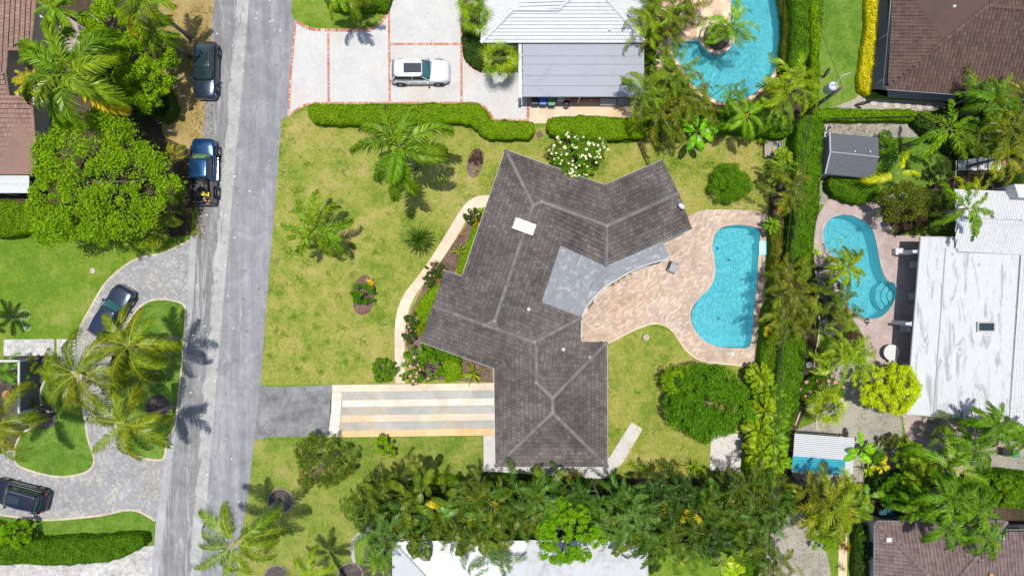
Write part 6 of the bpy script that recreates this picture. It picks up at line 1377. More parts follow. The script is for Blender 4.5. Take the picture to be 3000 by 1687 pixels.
for dx, dy, r_, sx, sy in ((-.12, .02, .2, .26, .4), (.24, -.02, -.2, .1, .5), (.12, -.26, .1, .3, .1)): MB().box((dx, dy, .05), (sx, sy, .05), r_).build('piece', M['card'], t)

# cracks and small marks on the road, fallen leaves
rr = random.Random(5); mb = MB()
CR = [[(700, 70), (692, 95), (690, 130), (683, 150), (678, 190)], [(715, 20), (703, 50), (706, 80)], [(672, 545), (700, 552), (690, 560), (710, 575)], [(600, 1260), (622, 1256)], [(580, 1494), (600, 1500), (620, 1512)], [(641, 969), (690, 970)], [(768, 1130), (760, 1180), (757, 1230), (750, 1280)], [(655, 1180), (640, 1230), (645, 1280), (632, 1340)], [(760, 240), (752, 300), (748, 380), (740, 420)], [(655, 620), (648, 680), (652, 720)], [(720, 860), (712, 930), (700, 980), (704, 1040)], [(560, 1390), (548, 1440), (540, 1500)], [(800, 80), (792, 150), (780, 180)]]
for cr in CR:
    pts = []
    for (x0, y0), (x1, y1) in zip(cr, cr[1:]):
        for k in range(5): t_ = k / 5; pts.append((x0 + (x1 - x0) * t_ + rr.uniform(-1.6, 1.6), y0 + (y1 - y0) * t_ + rr.uniform(-1.2, 1.2)))
    pts = PP(pts, .0)
    for p, q in zip(pts, pts[1:]):
        u = (q - p).normalized(); s_ = Vector((-u.y, u.x, 0)) * rr.uniform(.012, .03); b0 = [p - s_, q - s_, q + s_, p + s_]; mb.add([(v.x, v.y, .022) for v in b0], [(0, 1, 2, 3)])
o = mb.build('road_cracks', M['apron']); o['kind'] = 'stuff'; tag(o, 'fine dark cracks running along the street asphalt', 'cracks')
mb = MB()
for _ in range(150):
    y = rr.uniform(0, 1687); x = rr.uniform(640, 840) - .085 * y; p = P(x, y); s_ = rr.choice((.02, .03, .04, .07)); mb.add([(p.x + rr.uniform(-s_, s_) + dx * s_, p.y + dy * s_, .02) for dx, dy in ((-1, -1), (1, -.8), (.9, 1), (-.8, .9))], [(0, 1, 2, 3)])
o = mb.build('road_specks', M['trim']); o['kind'] = 'stuff'; tag(o, 'pale specks of paint and grit scattered over the street', 'specks')
# ================================================================== HEDGES AND GROUND PLANTING
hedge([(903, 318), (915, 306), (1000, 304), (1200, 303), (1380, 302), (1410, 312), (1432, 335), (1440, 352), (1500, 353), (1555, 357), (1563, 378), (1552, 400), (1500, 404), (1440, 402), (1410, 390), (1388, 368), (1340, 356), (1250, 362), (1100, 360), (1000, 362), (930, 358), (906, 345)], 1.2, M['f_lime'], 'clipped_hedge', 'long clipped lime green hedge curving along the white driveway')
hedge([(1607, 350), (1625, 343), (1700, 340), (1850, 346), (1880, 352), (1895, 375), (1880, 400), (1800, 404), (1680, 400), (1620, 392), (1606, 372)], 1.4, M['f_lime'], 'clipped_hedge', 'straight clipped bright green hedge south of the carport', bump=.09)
hedge([(-60, 596), (100, 594), (228, 600), (225, 640), (222, 676), (120, 676), (-60, 690)], 1.8, M['f_lime'], 'clipped_hedge', 'wide clipped hedge at the left edge above the west lawn', color=(.85, .85, 1))
hedge([(-60, 1618), (60, 1590), (140, 1584), (300, 1575), (400, 1571), (416, 1582), (414, 1600), (380, 1622), (300, 1648), (180, 1656), (60, 1652), (-60, 1660)], 1.4, M['f_green'], 'clipped_hedge', 'dense green hedge at the lower left above the mottled driveway')
# the long boundary hedge in pieces
hedge([(2322, -60), (2378, -60), (2374, 60), (2368, 170), (2345, 200), (2318, 190), (2326, 60)], 2.2, M['f_green'], 'boundary_hedge', 'green boundary hedge between the freeform pool and the lawn strip, top part', bump=.2)
hedge([(2376, -60), (2412, -60), (2408, 100), (2398, 300), (2378, 300), (2380, 100)], 1.8, M['f_lime'], 'boundary_hedge', 'narrow yellowish green hedge directly along the left side of the lawn strip', bump=.2)
hedge([(2302, -60), (2322, -60), (2322, 60), (2316, 170), (2290, 200), (2300, 100)], 1.2, M['f_olive'], 'low_hedge', 'narrow olive hedge hugging the right rim of the freeform pool', bump=.15)
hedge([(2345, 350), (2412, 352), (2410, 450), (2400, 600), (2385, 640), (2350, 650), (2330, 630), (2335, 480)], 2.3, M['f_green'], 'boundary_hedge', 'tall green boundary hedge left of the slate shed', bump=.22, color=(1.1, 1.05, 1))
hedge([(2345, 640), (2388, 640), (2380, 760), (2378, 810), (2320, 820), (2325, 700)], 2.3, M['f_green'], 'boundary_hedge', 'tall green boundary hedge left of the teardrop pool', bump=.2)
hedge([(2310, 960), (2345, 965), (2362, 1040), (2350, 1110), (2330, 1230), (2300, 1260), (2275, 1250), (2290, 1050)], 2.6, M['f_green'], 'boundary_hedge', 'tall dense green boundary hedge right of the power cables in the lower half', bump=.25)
hedge([(2268, 640), (2292, 650), (2288, 760), (2272, 860), (2262, 840), (2264, 720)], 1.4, M['f_olive'], 'flowering_hedge', 'loose hedge with red blossoms right of the pool patio, upper part', flowers='red', nf=45, bump=.2, color=(1.3, 1.3, .8))
hedge([(2250, 900), (2278, 880), (2285, 1000), (2268, 1100), (2236, 1110), (2232, 1040), (2242, 960)], 1.4, M['f_green'], 'flowering_hedge', 'loose hedge dotted with red blossoms right of the lower patio', flowers='red', nf=60, bump=.2)
hedge([(2390, 322), (2450, 318), (2560, 318), (2680, 322), (2692, 340), (2680, 350), (2560, 350), (2440, 350), (2392, 345)], 1.1, M['f_lime'], 'clipped_hedge', 'straight low hedge above the black metal fence', bump=.1, color=(.9, .95, 1))
hedge([(2546, -60), (2574, -60), (2572, 60), (2562, 170), (2552, 268), (2530, 262), (2522, 235), (2534, 140), (2545, 40)], .9, M['f_yellow'], 'golden_hedge', 'golden yellow hedge along the path beside the brown roofed house', leaf=.1, color=(1.6, 1.55, .7))
hedge([(2440, 520), (2500, 518), (2560, 530), (2578, 560), (2545, 590), (2490, 588), (2445, 565), (2432, 540)], 1.3, M['f_green'], 'shrub_bank', 'rounded green shrub bank directly below the slate shed', bump=.25)
hedge([(1260, 1405), (1290, 1400), (1340, 1410), (1345, 1440), (1310, 1475), (1275, 1470), (1262, 1440)], 1.4, M['f_lime'], 'shrub_bank', 'bright green bushy shrub between the two left palm clumps', bump=.25)
hedge([(1430, 1395), (1600, 1402), (1720, 1408), (1730, 1420), (1600, 1425), (1430, 1420)], .9, M['f_dark'], 'low_hedge', 'low dark hedge below the white tiled path', bump=.2)
hedge([(1010, -60), (1136, -60), (1136, 20), (1100, 29), (1040, 32), (975, 25), (955, 5), (960, -60)], .8, M['f_green'], 'low_hedge', 'dark green low planting at the top edge above the driveway curve', bump=.1)
hedge([(1358, 60), (1400, 90), (1412, 130), (1412, 200), (1375, 182), (1356, 140)], .8, M['f_dark'], 'ground_planting', 'dark green planting strip beside the brick banded driveway', bump=.15)
hedge([(1445, 605), (1430, 660), (1402, 760), (1374, 812), (1350, 800), (1340, 780), (1368, 710), (1395, 640), (1420, 610)], .8, M['f_lime'], 'ground_planting', 'bright green planting strip hugging the upper west side of the dark roof', bump=.2)
hedge([(1290, 835), (1275, 890), (1232, 980), (1210, 960), (1220, 900), (1255, 850)], .8, M['f_lime'], 'ground_planting', 'bright green planting strip below the middle west gable', bump=.2)
hedge([(1240, 1005), (1300, 1025), (1342, 1045), (1350, 1062), (1300, 1060), (1245, 1030)], .7, M['f_green'], 'ground_planting', 'green planting strip under the southwest eave', bump=.2)
hedge([(1300, 1062), (1340, 1062), (1352, 1090), (1345, 1112), (1310, 1118), (1298, 1095)], 1.1, M['f_lime'], 'clipped_shrub', 'rounded lime shrub between the pink flowered shrub and the spiky rosette', bump=.08)
hedge([(1775, 400), (1800, 398), (1850, 402), (1855, 412), (1790, 414)], .5, M['f_green'], 'ground_planting', 'grassy tuft row under the right hand clipped hedge', bump=.1)
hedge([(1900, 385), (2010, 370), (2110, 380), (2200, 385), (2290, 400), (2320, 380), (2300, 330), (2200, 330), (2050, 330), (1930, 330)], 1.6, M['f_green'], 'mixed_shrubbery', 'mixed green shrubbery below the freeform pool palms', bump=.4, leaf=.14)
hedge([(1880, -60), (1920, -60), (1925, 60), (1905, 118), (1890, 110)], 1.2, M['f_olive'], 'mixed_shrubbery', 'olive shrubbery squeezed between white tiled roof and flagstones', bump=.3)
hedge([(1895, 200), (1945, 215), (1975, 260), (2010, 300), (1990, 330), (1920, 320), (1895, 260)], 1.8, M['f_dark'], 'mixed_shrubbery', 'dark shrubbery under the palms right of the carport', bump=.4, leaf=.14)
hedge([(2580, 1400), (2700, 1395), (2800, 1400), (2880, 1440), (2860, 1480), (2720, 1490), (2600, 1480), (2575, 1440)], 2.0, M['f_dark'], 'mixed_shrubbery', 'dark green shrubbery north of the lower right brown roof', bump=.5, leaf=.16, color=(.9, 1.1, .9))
hedge([(2880, 1395), (3060, 1400), (3060, 1490), (2930, 1480), (2870, 1440)], 2.0, M['f_green'], 'mixed_shrubbery', 'bushy green growth at the right edge above the brown roof', bump=.5, leaf=.16)
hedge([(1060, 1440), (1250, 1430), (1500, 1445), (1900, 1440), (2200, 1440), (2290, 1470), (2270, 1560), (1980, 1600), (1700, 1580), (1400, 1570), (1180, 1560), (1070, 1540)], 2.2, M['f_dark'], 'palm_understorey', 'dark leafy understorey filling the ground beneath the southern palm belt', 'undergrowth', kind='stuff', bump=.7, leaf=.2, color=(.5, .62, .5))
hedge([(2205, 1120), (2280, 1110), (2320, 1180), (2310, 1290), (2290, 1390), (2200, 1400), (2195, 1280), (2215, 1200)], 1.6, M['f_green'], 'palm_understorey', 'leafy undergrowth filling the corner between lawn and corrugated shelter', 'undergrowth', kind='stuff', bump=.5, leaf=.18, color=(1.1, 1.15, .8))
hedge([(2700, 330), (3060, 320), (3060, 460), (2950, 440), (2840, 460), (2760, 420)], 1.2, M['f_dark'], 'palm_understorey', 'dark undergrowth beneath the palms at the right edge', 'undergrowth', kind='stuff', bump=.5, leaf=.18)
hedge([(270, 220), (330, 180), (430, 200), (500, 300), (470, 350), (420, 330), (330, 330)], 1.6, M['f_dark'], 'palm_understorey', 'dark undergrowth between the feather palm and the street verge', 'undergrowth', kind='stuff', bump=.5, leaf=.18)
hedge([(60, 1590), (0, 1545), (-60, 1540), (-60, 1600)], 1.2, M['f_lime'], 'ground_planting', 'rounded green shrub at the extreme lower left corner', bump=.3)
hedge([(2280, -60), (2300, -60), (2302, 60), (2292, 40)], .8, M['f_olive'], 'ground_planting', 'thin planting strip at the top right pool corner')
hedge([(2510, 1560), (2560, 1560), (2556, 1720), (2512, 1720)], 1.0, M['f_dark'], 'mixed_shrubbery', 'dark planting strip along the left wall of the lower right house', bump=.3)
hedge([(2165, 1610), (2225, 1600), (2222, 1720), (2170, 1720)], 1.5, M['f_green'], 'mixed_shrubbery', 'green bank beside the low white fence rail', bump=.3)

# ================================================================== BROADLEAF TREES AND SHRUBS
tree(300, 533, 6.6, 212, 200, M['f_lime'], 'broadleaf_tree', 'huge spreading lime green tree beside the roadside pickup', leaf=.21, cr=.13, clumps=240, n=30000, rz=1.5, color=(1.0, 1.0, 1))
tree(425, 200, 5.6, 88, 120, M['f_lime'], 'broadleaf_tree', 'lime green tree right of the feather palm, beside the dry verge', leaf=.2, cr=.17, clumps=90, n=13000, rz=2.0)
tree(320, 85, 5.2, 90, 80, M['f_lime'], 'broadleaf_tree', 'lime green tree at the top left above the paved courtyard', leaf=.2, cr=.2, clumps=60, n=9000, rz=1.8)
tree(440, 280, 4.5, 55, 45, M['f_lime'], 'broadleaf_tree', 'small lime green tree between the verge tree and the huge spreading tree', leaf=.19, cr=.24, n=3000)
tree(952, 1352, 2.6, 96, 84, M['f_olive'], 'flowering_shrub', 'wide loose shrub with scattered red blossoms below the striped driveway', 'shrub', leaf=.13, cr=.13, clumps=150, n=8500, rz=1.0, flowers='red', nf=38, fsize=.13, color=(.85, 1.08, .9))
tree(2145, 534, 2.4, 61, 59, M['f_green'], 'round_shrub', 'ball shaped clipped shrub alone on the lawn right of the northeast wing', 'shrub', leaf=.10, cr=.20, clumps=190, n=16000, rz=1.6, color=(1.1, 1.1, .9), ball=True)
tree(2085, 1185, 5.0, 128, 112, M['f_green'], 'broadleaf_tree', 'big round green tree above the concrete pad', leaf=.17, cr=.17, clumps=150, n=26000, rz=2.7, color=(.92, 1.0, .9), ball=True)
tree(1990, 1120, 3.6, 50, 55, M['f_lime'], 'broadleaf_tree', 'yellowish green tree part at the upper left of the big round tree', leaf=.15, cr=.2, n=5000)
tree(2610, 1140, 4.4, 92, 72, M['f_yellow'], 'golden_tree', 'golden yellow leaved tree at the corner of the flat white roof', leaf=.15, cr=.15, clumps=150, n=19000, rz=1.9, color=(1.2, 1.5, .5))
tree(1668, 1560, 7.0, 102, 88, M['f_lime'], 'broadleaf_tree', 'bright lime tree overhanging the flat roof at the bottom edge', leaf=.15, cr=.14, clumps=120, n=17000, rz=2.0, color=(.85, 1.05, .9))
tree(1640, 1490, 6.0, 50, 40, M['f_lime'], 'broadleaf_tree', 'small bright lime tree just above the tree overhanging the flat roof', leaf=.15, cr=.2, n=4000, color=(.8, 1.05, .9))
tree(1690, 452, 3.4, 86, 72, M['f_green'], 'flowering_tree', 'shrubby tree covered in cream white blossoms beside the dark roof', leaf=.19, cr=.15, clumps=120, n=9000, rz=1.3, flowers='white', nf=150, fsize=.21, asp=.35)
tree(1228, 1072, 2.8, 62, 58, M['f_green'], 'flowering_tree', 'loose shrubby tree with pink blossoms beside the front walk', leaf=.19, cr=.13, clumps=80, n=4200, rz=1.1, flowers='pink', nf=22, fsize=.2, asp=.35, color=(1.15, 1.15, 1))
tree(1124, 1083, 1.5, 37, 38, M['f_green'], 'round_shrub', 'dark green shrub on the lawn left of the front walk end', 'shrub', leaf=.14, cr=.18, n=3000)
tree(1122, 1298, 1.6, 33, 22, M['f_lime'], 'round_shrub', 'small lime shrub below the striped driveway', 'shrub', leaf=.17, cr=.2, n=1500); tree(1141, 1322, 1.4, 18, 22, M['f_lime'], 'round_shrub', 'smaller lime shrub touching the lime shrub below the striped driveway', 'shrub', leaf=.17, cr=.25, n=800)
tree(2650, 590, 4.2, 82, 62, M['f_olive'], 'bushy_tree', 'brownish olive bushy tree left of the plume palm by the white tiled roof', leaf=.14, cr=.2, clumps=80, n=9500, rz=1.6)
tree(2750, 620, 3.8, 62, 62, M['f_dark'], 'bushy_tree', 'dark bushy tree directly under the plume palm by the white tiled roof', leaf=.14, cr=.2, n=7000, color=(1.2, 1, .8))
tree(2680, 640, 3.2, 55, 40, M['f_brown'], 'bushy_tree', 'russet brown shrubby tree below the olive bushy tree', leaf=.12, cr=.2, n=3500, color=(.8, .9, .8))
tree(2595, 418, 1.7, 36, 34, M['f_green'], 'round_shrub', 'round green shrub at the right side of the slate shed', 'shrub', leaf=.12, cr=.2, n=3500)
tree(2432, 850, 2.2, 42, 38, M['f_silver'], 'silver_shrub', 'silver green shrub at the left rim of the teardrop pool', 'shrub', leaf=.13, cr=.2, n=3500); tree(2427, 960, 1.8, 30, 26, M['f_silver'], 'silver_shrub', 'smaller silver green shrub below the teardrop pool', 'shrub', leaf=.12, cr=.2, n=2200)
tree(2495, 992, 1.2, 34, 24, M['f_brown'], 'russet_shrub', 'russet shrub on the terrace edge left of the glass table', 'shrub', leaf=.11, cr=.2, n=2400)
tree(2668, 1340, 2.8, 50, 46, M['f_lime'], 'bushy_tree', 'lime green bushy tree right of the sandy yard', leaf=.17, cr=.2, n=4500); tree(2735, 1360, 2.6, 36, 40, M['f_brown'], 'bushy_tree', 'russet bushy tree beside the lime bushy tree at the sandy yard', leaf=.13, cr=.2, n=3500)
tree(2640, 1440, 3.6, 64, 52, M['f_green'], 'broadleaf_tree', 'dark green tree left of the fluffy palms at the lower right', leaf=.19, cr=.19, n=6500, color=(.8, .95, .8)); tree(2940, 1440, 3.0, 60, 46, M['f_lime'], 'broadleaf_tree', 'lime green tree near the right edge above the lower right roof', leaf=.16, cr=.2, n=6000, color=(.75, .8, .8))
tree(2420, 1585, 1.6, 46, 26, M['f_lime'], 'round_shrub', 'bright lime shrub at the foot of the orange tinged palm', 'shrub', leaf=.14, cr=.18, n=3200, color=(1, 1.05, 1)); tree(2528, 1570, 1.4, 18, 16, M['f_green'], 'round_shrub', 'small green shrub at the left wall of the lower right house', 'shrub', leaf=.13, cr=.25, n=900)
tree(2412, 1150, 2.4, 66, 56, M['f_green'], 'flowering_shrub', 'green shrub with pink blossom clusters beside the long hedge', 'shrub', leaf=.19, cr=.17, n=5000, flowers='pink', nf=30, fsize=.26, asp=.3)
tree(1275, 792, 1.5, 32, 26, M['f_dark'], 'round_shrub', 'dark green shrub with pink dots at the corner of the upper west eave', 'shrub', leaf=.12, cr=.2, n=2400, flowers='pink', nf=8); tree(1258, 822, 1.2, 20, 18, M['f_dark'], 'round_shrub', 'smaller dark shrub just below the shrub at the upper west eave corner', 'shrub', leaf=.11, cr=.22, n=1300)
tree(1385, 632, 1.4, 28, 24, M['f_dark'], 'round_shrub', 'dark green shrub where the front walk meets the dark roof', 'shrub', leaf=.12, cr=.22, n=2000, flowers='white', nf=7)
tree(1207, 940, 1.4, 24, 26, M['f_dark'], 'round_shrub', 'dark green shrub right of the front walk, upper of a close pair', 'shrub', leaf=.11, cr=.22, n=2000, flowers='pink', nf=6); tree(1200, 982, 1.4, 24, 24, M['f_dark'], 'round_shrub', 'dark green shrub right of the front walk, lower of a close pair', 'shrub', leaf=.11, cr=.22, n=2000, flowers='pink', nf=6)
tree(1061, 862, 1.6, 38, 30, M['f_green'], 'round_shrub', 'dark leaved shrub in the oval mulch bed on the front lawn', 'shrub', leaf=.19, cr=.2, n=1700, color=(.75, .85, .8)); tree(1394, 460, 1.0, 22, 20, M['f_brown'], 'russet_shrub', 'small dark russet shrub in the narrow mulch bed near the roof corner', 'shrub', leaf=.08, cr=.2, n=1300, color=(.8, .9, .7))
tree(150, 1085, 1.6, 30, 34, M['f_lime'], 'round_shrub', 'lime green shrub beneath the left coconut palm', 'shrub', leaf=.15, cr=.2, n=2200); tree(95, 1065, 1.3, 20, 28, M['f_olive'], 'round_shrub', 'olive shrub with yellow leaves beside the pergola screen', 'shrub', leaf=.15, cr=.2, n=1200, color=(1.2, 1.2, .8)); tree(92, 1195, 1.3, 24, 26, M['f_green'], 'round_shrub', 'green shrub at the lower end of the pergola screen', 'shrub', leaf=.14, cr=.2, n=1500); tree(90, 1130, .9, 12, 30, M['f_green'], 'round_shrub', 'narrow green shrub in the middle of the pergola screen', 'shrub', leaf=.12, cr=.25, n=900)
tree(45, 1565, 2.2, 52, 40, M['f_lime'], 'round_shrub', 'rounded lime shrub at the left end of the lower left hedge', 'shrub', leaf=.16, cr=.18, n=4000, color=(.85, 1, .9)); tree(445, 1085, 1.2, 34, 50, M['f_dark'], 'round_shrub', 'dark shrub in the mulch between the coconut palms and the street', 'shrub', leaf=.14, cr=.2, n=2000); tree(355, 1060, 1.2, 30, 36, M['f_dark'], 'round_shrub', 'dark shrub under the middle coconut palm', 'shrub', leaf=.14, cr=.2, n=1800)
tree(2070, 350, 2.0, 34, 26, M['f_lime'], 'bushy_shrub', 'lime shrub beside the banana plant under the freeform pool', 'shrub', leaf=.17, cr=.2, n=1800); tree(2130, 345, 2.0, 34, 26, M['f_lime'], 'bushy_shrub', 'lime shrub between banana plant and the lower pool palm', 'shrub', leaf=.17, cr=.2, n=1800, color=(.85, .95, .9)); tree(1910, 178, 1.5, 22, 26, M['f_green'], 'bushy_shrub', 'green shrub at the right edge of the carport roof', 'shrub', leaf=.15, cr=.2, n=1300)
tree(2235, 400, .8, 12, 34, M['f_lime'], 'bushy_shrub', 'narrow lime plant row on the left side of the wooden raised bed', 'shrub', leaf=.16, cr=.3, n=500)
tree(2760, 505, 2.2, 30, 34, M['f_dark'], 'round_shrub', 'very dark shrub left of the white terrace', 'shrub', leaf=.13, cr=.2, n=2600); tree(2955, 520, 2.4, 40, 32, M['f_dark'], 'round_shrub', 'very dark shrub below the terracotta planter', 'shrub', leaf=.15, cr=.2, n=2600, color=(.8, 1, .8))
tree(2560, 1330, 1.8, 34, 30, M['f_green'], 'bushy_shrub', 'green shrub on the sandy yard right of the corrugated shelter', 'shrub', leaf=.16, cr=.2, n=1700); tree(2610, 1290, 1.4, 34, 26, M['f_olive'], 'bushy_shrub', 'loose olive shrub in the middle of the sandy yard', 'shrub', leaf=.15, cr=.2, n=1300); tree(1805, 1655, 2, 30, 40, M['f_dark'], 'bushy_shrub', 'dark shrub bank at the bottom right of the flat roof', 'shrub', leaf=.15, cr=.2, n=1500)
tree(1915, 1640, 1.6, 24, 40, M['f_dark'], 'bushy_shrub', 'dark shrub just right of the stained flat roof corner', 'shrub', leaf=.15, cr=.2, n=1500)
# ================================================================== PALMS
GY = (.80, .84, .7); OL = (.74, .58, .6); DK = (.42, .50, .6); LM = (1.2, 1.15, .6); YL = (2.1, 1.7, .5); GR = (.62, .84, .7); OR = (2.2, 1.1, .7)
palm(205, 215, 8.5, 156, 'plume', 15, (.85, .95, .8), 'feather_palm', 'very large feather palm in front of the terracotta house', dead=1)
palm(1168, 432, 8.2, 140, 'plume', 14, (.72, .88, .8), 'feather_palm', 'large feather palm on the front lawn overlapping the clipped hedge', dead=1)
palm(925, 668, 4.2, 98, 'feather', 14, (.78, .85, .6), 'feather_palm', 'small feather palm on the front lawn near the street')
palm(378, 1012, 7.5, 124, 'coco', 15, (.85, .72, .6), 'coconut_palm', 'coconut palm overhanging the parked dark SUV', dead=0)
palm(232, 1092, 7.8, 132, 'coco', 15, (.72, .64, .6), 'coconut_palm', 'coconut palm above the small round lawn island, left of the middle one', base=(262, 1120), dead=1)
palm(368, 1238, 7.2, 124, 'coco', 15, (.88, .76, .6), 'coconut_palm', 'coconut palm over the paved forecourt nearest the street bend', dead=1)
palm(-6, 1240, 6.5, 118, 'coco', 13, (.95, .75, .6), 'coconut_palm', 'coconut palm leaning out over the left edge', base=(140, 1215), dead=2)
palm(690, 1588, 8.2, 132, 'coco', 13, (.75, .78, .65), 'coconut_palm', 'tall palm leaning from the round mulch ring over the street at the bottom', base=(818, 1464))
palm(905, 1690, 6, 75, 'coco', 12, (1.0, 1.05, .6), 'coconut_palm', 'palm at the bottom edge above the left mulch ring', base=(1010, 1685)); palm(1112, 1640, 2.2, 52, 'date', 26, (.95, 1.15, .7), 'cycad', 'dense cycad in the dark bed left of the ribbed white roof', 'palm', trunk=False)
palm(165, 25, 5.5, 72, 'feather', 16, (1.1, 1.15, .7), 'feather_palm', 'feather palm at the top left corner beside the terracotta roof'); palm(415, 0, 7.5, 95, 'feather', 14, (.9, .95, .7), 'feather_palm', 'feather palm at the top edge over the dry verge', dead=1)
palm(455, 95, 5.5, 62, 'feather', 13, (.7, .8, .6), 'feather_palm', 'dark feather palm beside the dry verge above the lime tree')
palm(1015, -22, 5, 85, 'feather', 14, (.95, 1, .6), 'feather_palm', 'feather palm hanging in from the top edge over the curved lawn', low=-.5)
palm(1392, 46, 3.2, 58, 'fan', 13, (.95, 1.05, .7), 'fan_palm', 'fan palm left of the white tiled roof, lower of two', trunk=True); palm(1378, 2, 3.2, 52, 'fan', 12, (.85, 1.0, .7), 'fan_palm', 'fan palm left of the white tiled roof at the top edge')
palm(1462, 170, 3.4, 64, 'fan', 14, (1.15, 1.1, .6), 'fan_palm', 'yellow green fan palm at the left corner of the carport')
palm(2140, 80, 3.6, 72, 'areca', 16, (1.15, 1.3, .6), 'island_palm', 'palm in the round stone planter of the freeform pool'); palm(2112, 95, 2.4, 45, 'areca', 10, (.9, 1.1, .6), 'island_palm', 'shorter palm at the left side of the round pool planter')
# areca clumps around the freeform pool
for x, y, h, r, k, c, lb in (
    (1935, 20, 4, 70, 'areca', GY, 'areca clump at the top edge right of the white tiled roof'), (1985, 60, 3.6, 62, 'areca', OL, 'areca clump between the tiled roof and the flagstone deck'), (1895, 85, 4, 52, 'areca', LM, 'bright areca overhanging the right corner of the white tiled roof'), (2010, 5, 3.6, 60, 'areca', OL, 'areca clump at the top edge beside the flagstones'), (1940, 110, 3.2, 50, 'areca', OL, 'areca clump left of the shallow pool shelf'),
    (1975, 215, 4.4, 66, 'areca', GY, 'areca clump hanging over the lower left rim of the freeform pool'), (1895, 270, 4.6, 70, 'areca', GY, 'areca clump hanging over the right end of the carport'), (1935, 330, 4.2, 68, 'areca', OL, 'areca clump at the right end of the straight hedge'), (1995, 290, 4.4, 66, 'areca', OL, 'olive areca clump in the middle of the group below the pool'), (2045, 300, 3.6, 55, 'areca', OL, 'areca clump at the lowest rim of the pool'), (1960, 375, 3, 50, 'areca', OL, 'olive areca at the lower edge of the pool group'),
    (2185, 340, 4.4, 72, 'coco', (.9, 1.15, .7), 'pinnate palm with spread fronds below the right pool rim'), (2150, 290, 3.6, 45, 'areca', GR, 'small areca at the bottom rim of the freeform pool'), (2240, 345, 3, 48, 'areca', GR, 'areca left of the utility pole'),
    (2318, 240, 5, 78, 'areca', LM, 'yellow green palm beside the transformer, upper left'), (2290, 300, 4, 50, 'areca', GY, 'palm below the yellow green one beside the transformer'),
    (2315, 555, 4, 62, 'areca', OL, 'olive palm on the boundary left of the shed'), (2290, 500, 3, 42, 'areca', (.8, .9, .6), 'dark olive palm above the patio corner'),
    (2330, 860, 4.6, 74, 'areca', OL, 'olive palm clump on the boundary beside the teardrop pool, middle one'), (2300, 930, 4.4, 62, 'areca', OL, 'olive palm clump on the boundary, lowest of three'), (2345, 935, 4.2, 58, 'areca', OL, 'orange tinged palm clump on the boundary right of the cables'), (2310, 800, 4, 55, 'areca', OL, 'olive palm clump on the boundary, uppermost of three'),
    (2482, 782, 5, 62, 'feather', LM, 'lime palm leaning over the teardrop pool'), (2460, 870, 3.4, 50, 'areca', DK, 'dark palm at the lower left rim of the teardrop pool'), (2470, 920, 2.8, 45, 'areca', OL, 'olive palm below the teardrop pool'),
    (2480, 1050, 5, 80, 'areca', LM, 'large lime palm left of the glass table'), (2430, 1195, 3.6, 62, 'fan', (1.5, 1.3, .7), 'yellowish fan palm above the corrugated shelter'), (2472, 760, 3, 30, 'areca', LM, 'small lime palm in the inner curve of the teardrop pool'),
    (2915, 300, 5, 75, 'feather', GR, 'palm below the brown roof near the right edge'), (2965, 380, 5, 78, 'areca', OL, 'olive palm at the right edge below the brown roof'), (2870, 275, 4, 62, 'areca', GY, 'palm touching the lower edge of the brown roof'), (2990, 300, 4.6, 62, 'areca', OL, 'olive palm in the corner between brown roof and right edge'), (2940, 460, 4.2, 62, 'areca', (1.3, .95, .5), 'orange tinged palm above the white terrace'), (2870, 400, 4.2, 55, 'areca', DK, 'dark palm left of the olive palms at the right edge'), (2850, 560, 2.6, 42, 'areca', (1.5, 1.2, .5), 'yellowish palm at the top of the white tiled roof'),
    (2915, 1245, 6, 72, 'feather', GR, 'bright palm over the lower edge of the flat white roof'), (2990, 1280, 5, 60, 'feather', GR, 'palm at the right edge below the flat white roof'), (2850, 1320, 5, 74, 'feather', GR, 'palm over the brick path at the lower right'), (2800, 1260, 3.4, 50, 'areca', DK, 'dark palm under the lower edge of the flat white roof'), (2700, 1395, 3.2, 52, 'areca', LM, 'lime palm at the right end of the sandy yard'),
    (2780, 1460, 6.2, 85, 'feather', GR, 'fluffy palm above the lower right brown roof, upper left one'), (2860, 1490, 6.2, 80, 'feather', GR, 'fluffy palm above the lower right brown roof, right one'), (2770, 1545, 6, 70, 'feather', GR, 'fluffy palm overhanging the middle of the brown roof'), (2890, 1575, 5.4, 62, 'feather', GR, 'fluffy palm overhanging the valley of the brown roof'), (2690, 1480, 4.6, 62, 'feather', (.7, .95, .6), 'darker fluffy palm left of the roof palms'),
    (2430, 1465, 5.2, 96, 'areca', (1.25, .95, .5), 'large orange tinged palm clump below the corrugated shelter'), (2385, 1440, 4.6, 60, 'areca', OL, 'orange tinged palm clump at the left corner of the shelter'), (2480, 1500, 4.4, 66, 'areca', GY, 'yellow green palm clump right of the large orange tinged one'), (2440, 1530, 4, 60, 'blade', OL, 'broad leaved palm clump below the large orange tinged one'), (2520, 1465, 3.4, 45, 'blade', GR, 'green paddle plant left of the dark cart'),
    (2280, 1650, 3, 55, 'areca', OL, 'small olive palm at the bottom edge on the sandy patch')):
    nm = {'areca': 'areca_palm', 'coco': 'pinnate_palm', 'feather': 'feather_palm', 'fan': 'fan_palm', 'blade': 'paddle_plant'}[k]
    palm(x, y, h, r, k, clump=.38 if k in ('areca', 'blade') else 0, n={'areca': 22, 'coco': 13, 'feather': 16, 'fan': 14, 'blade': 14}[k], color=c, name=nm, label=lb, cat='palm', dead=1 if c == OL else 0)
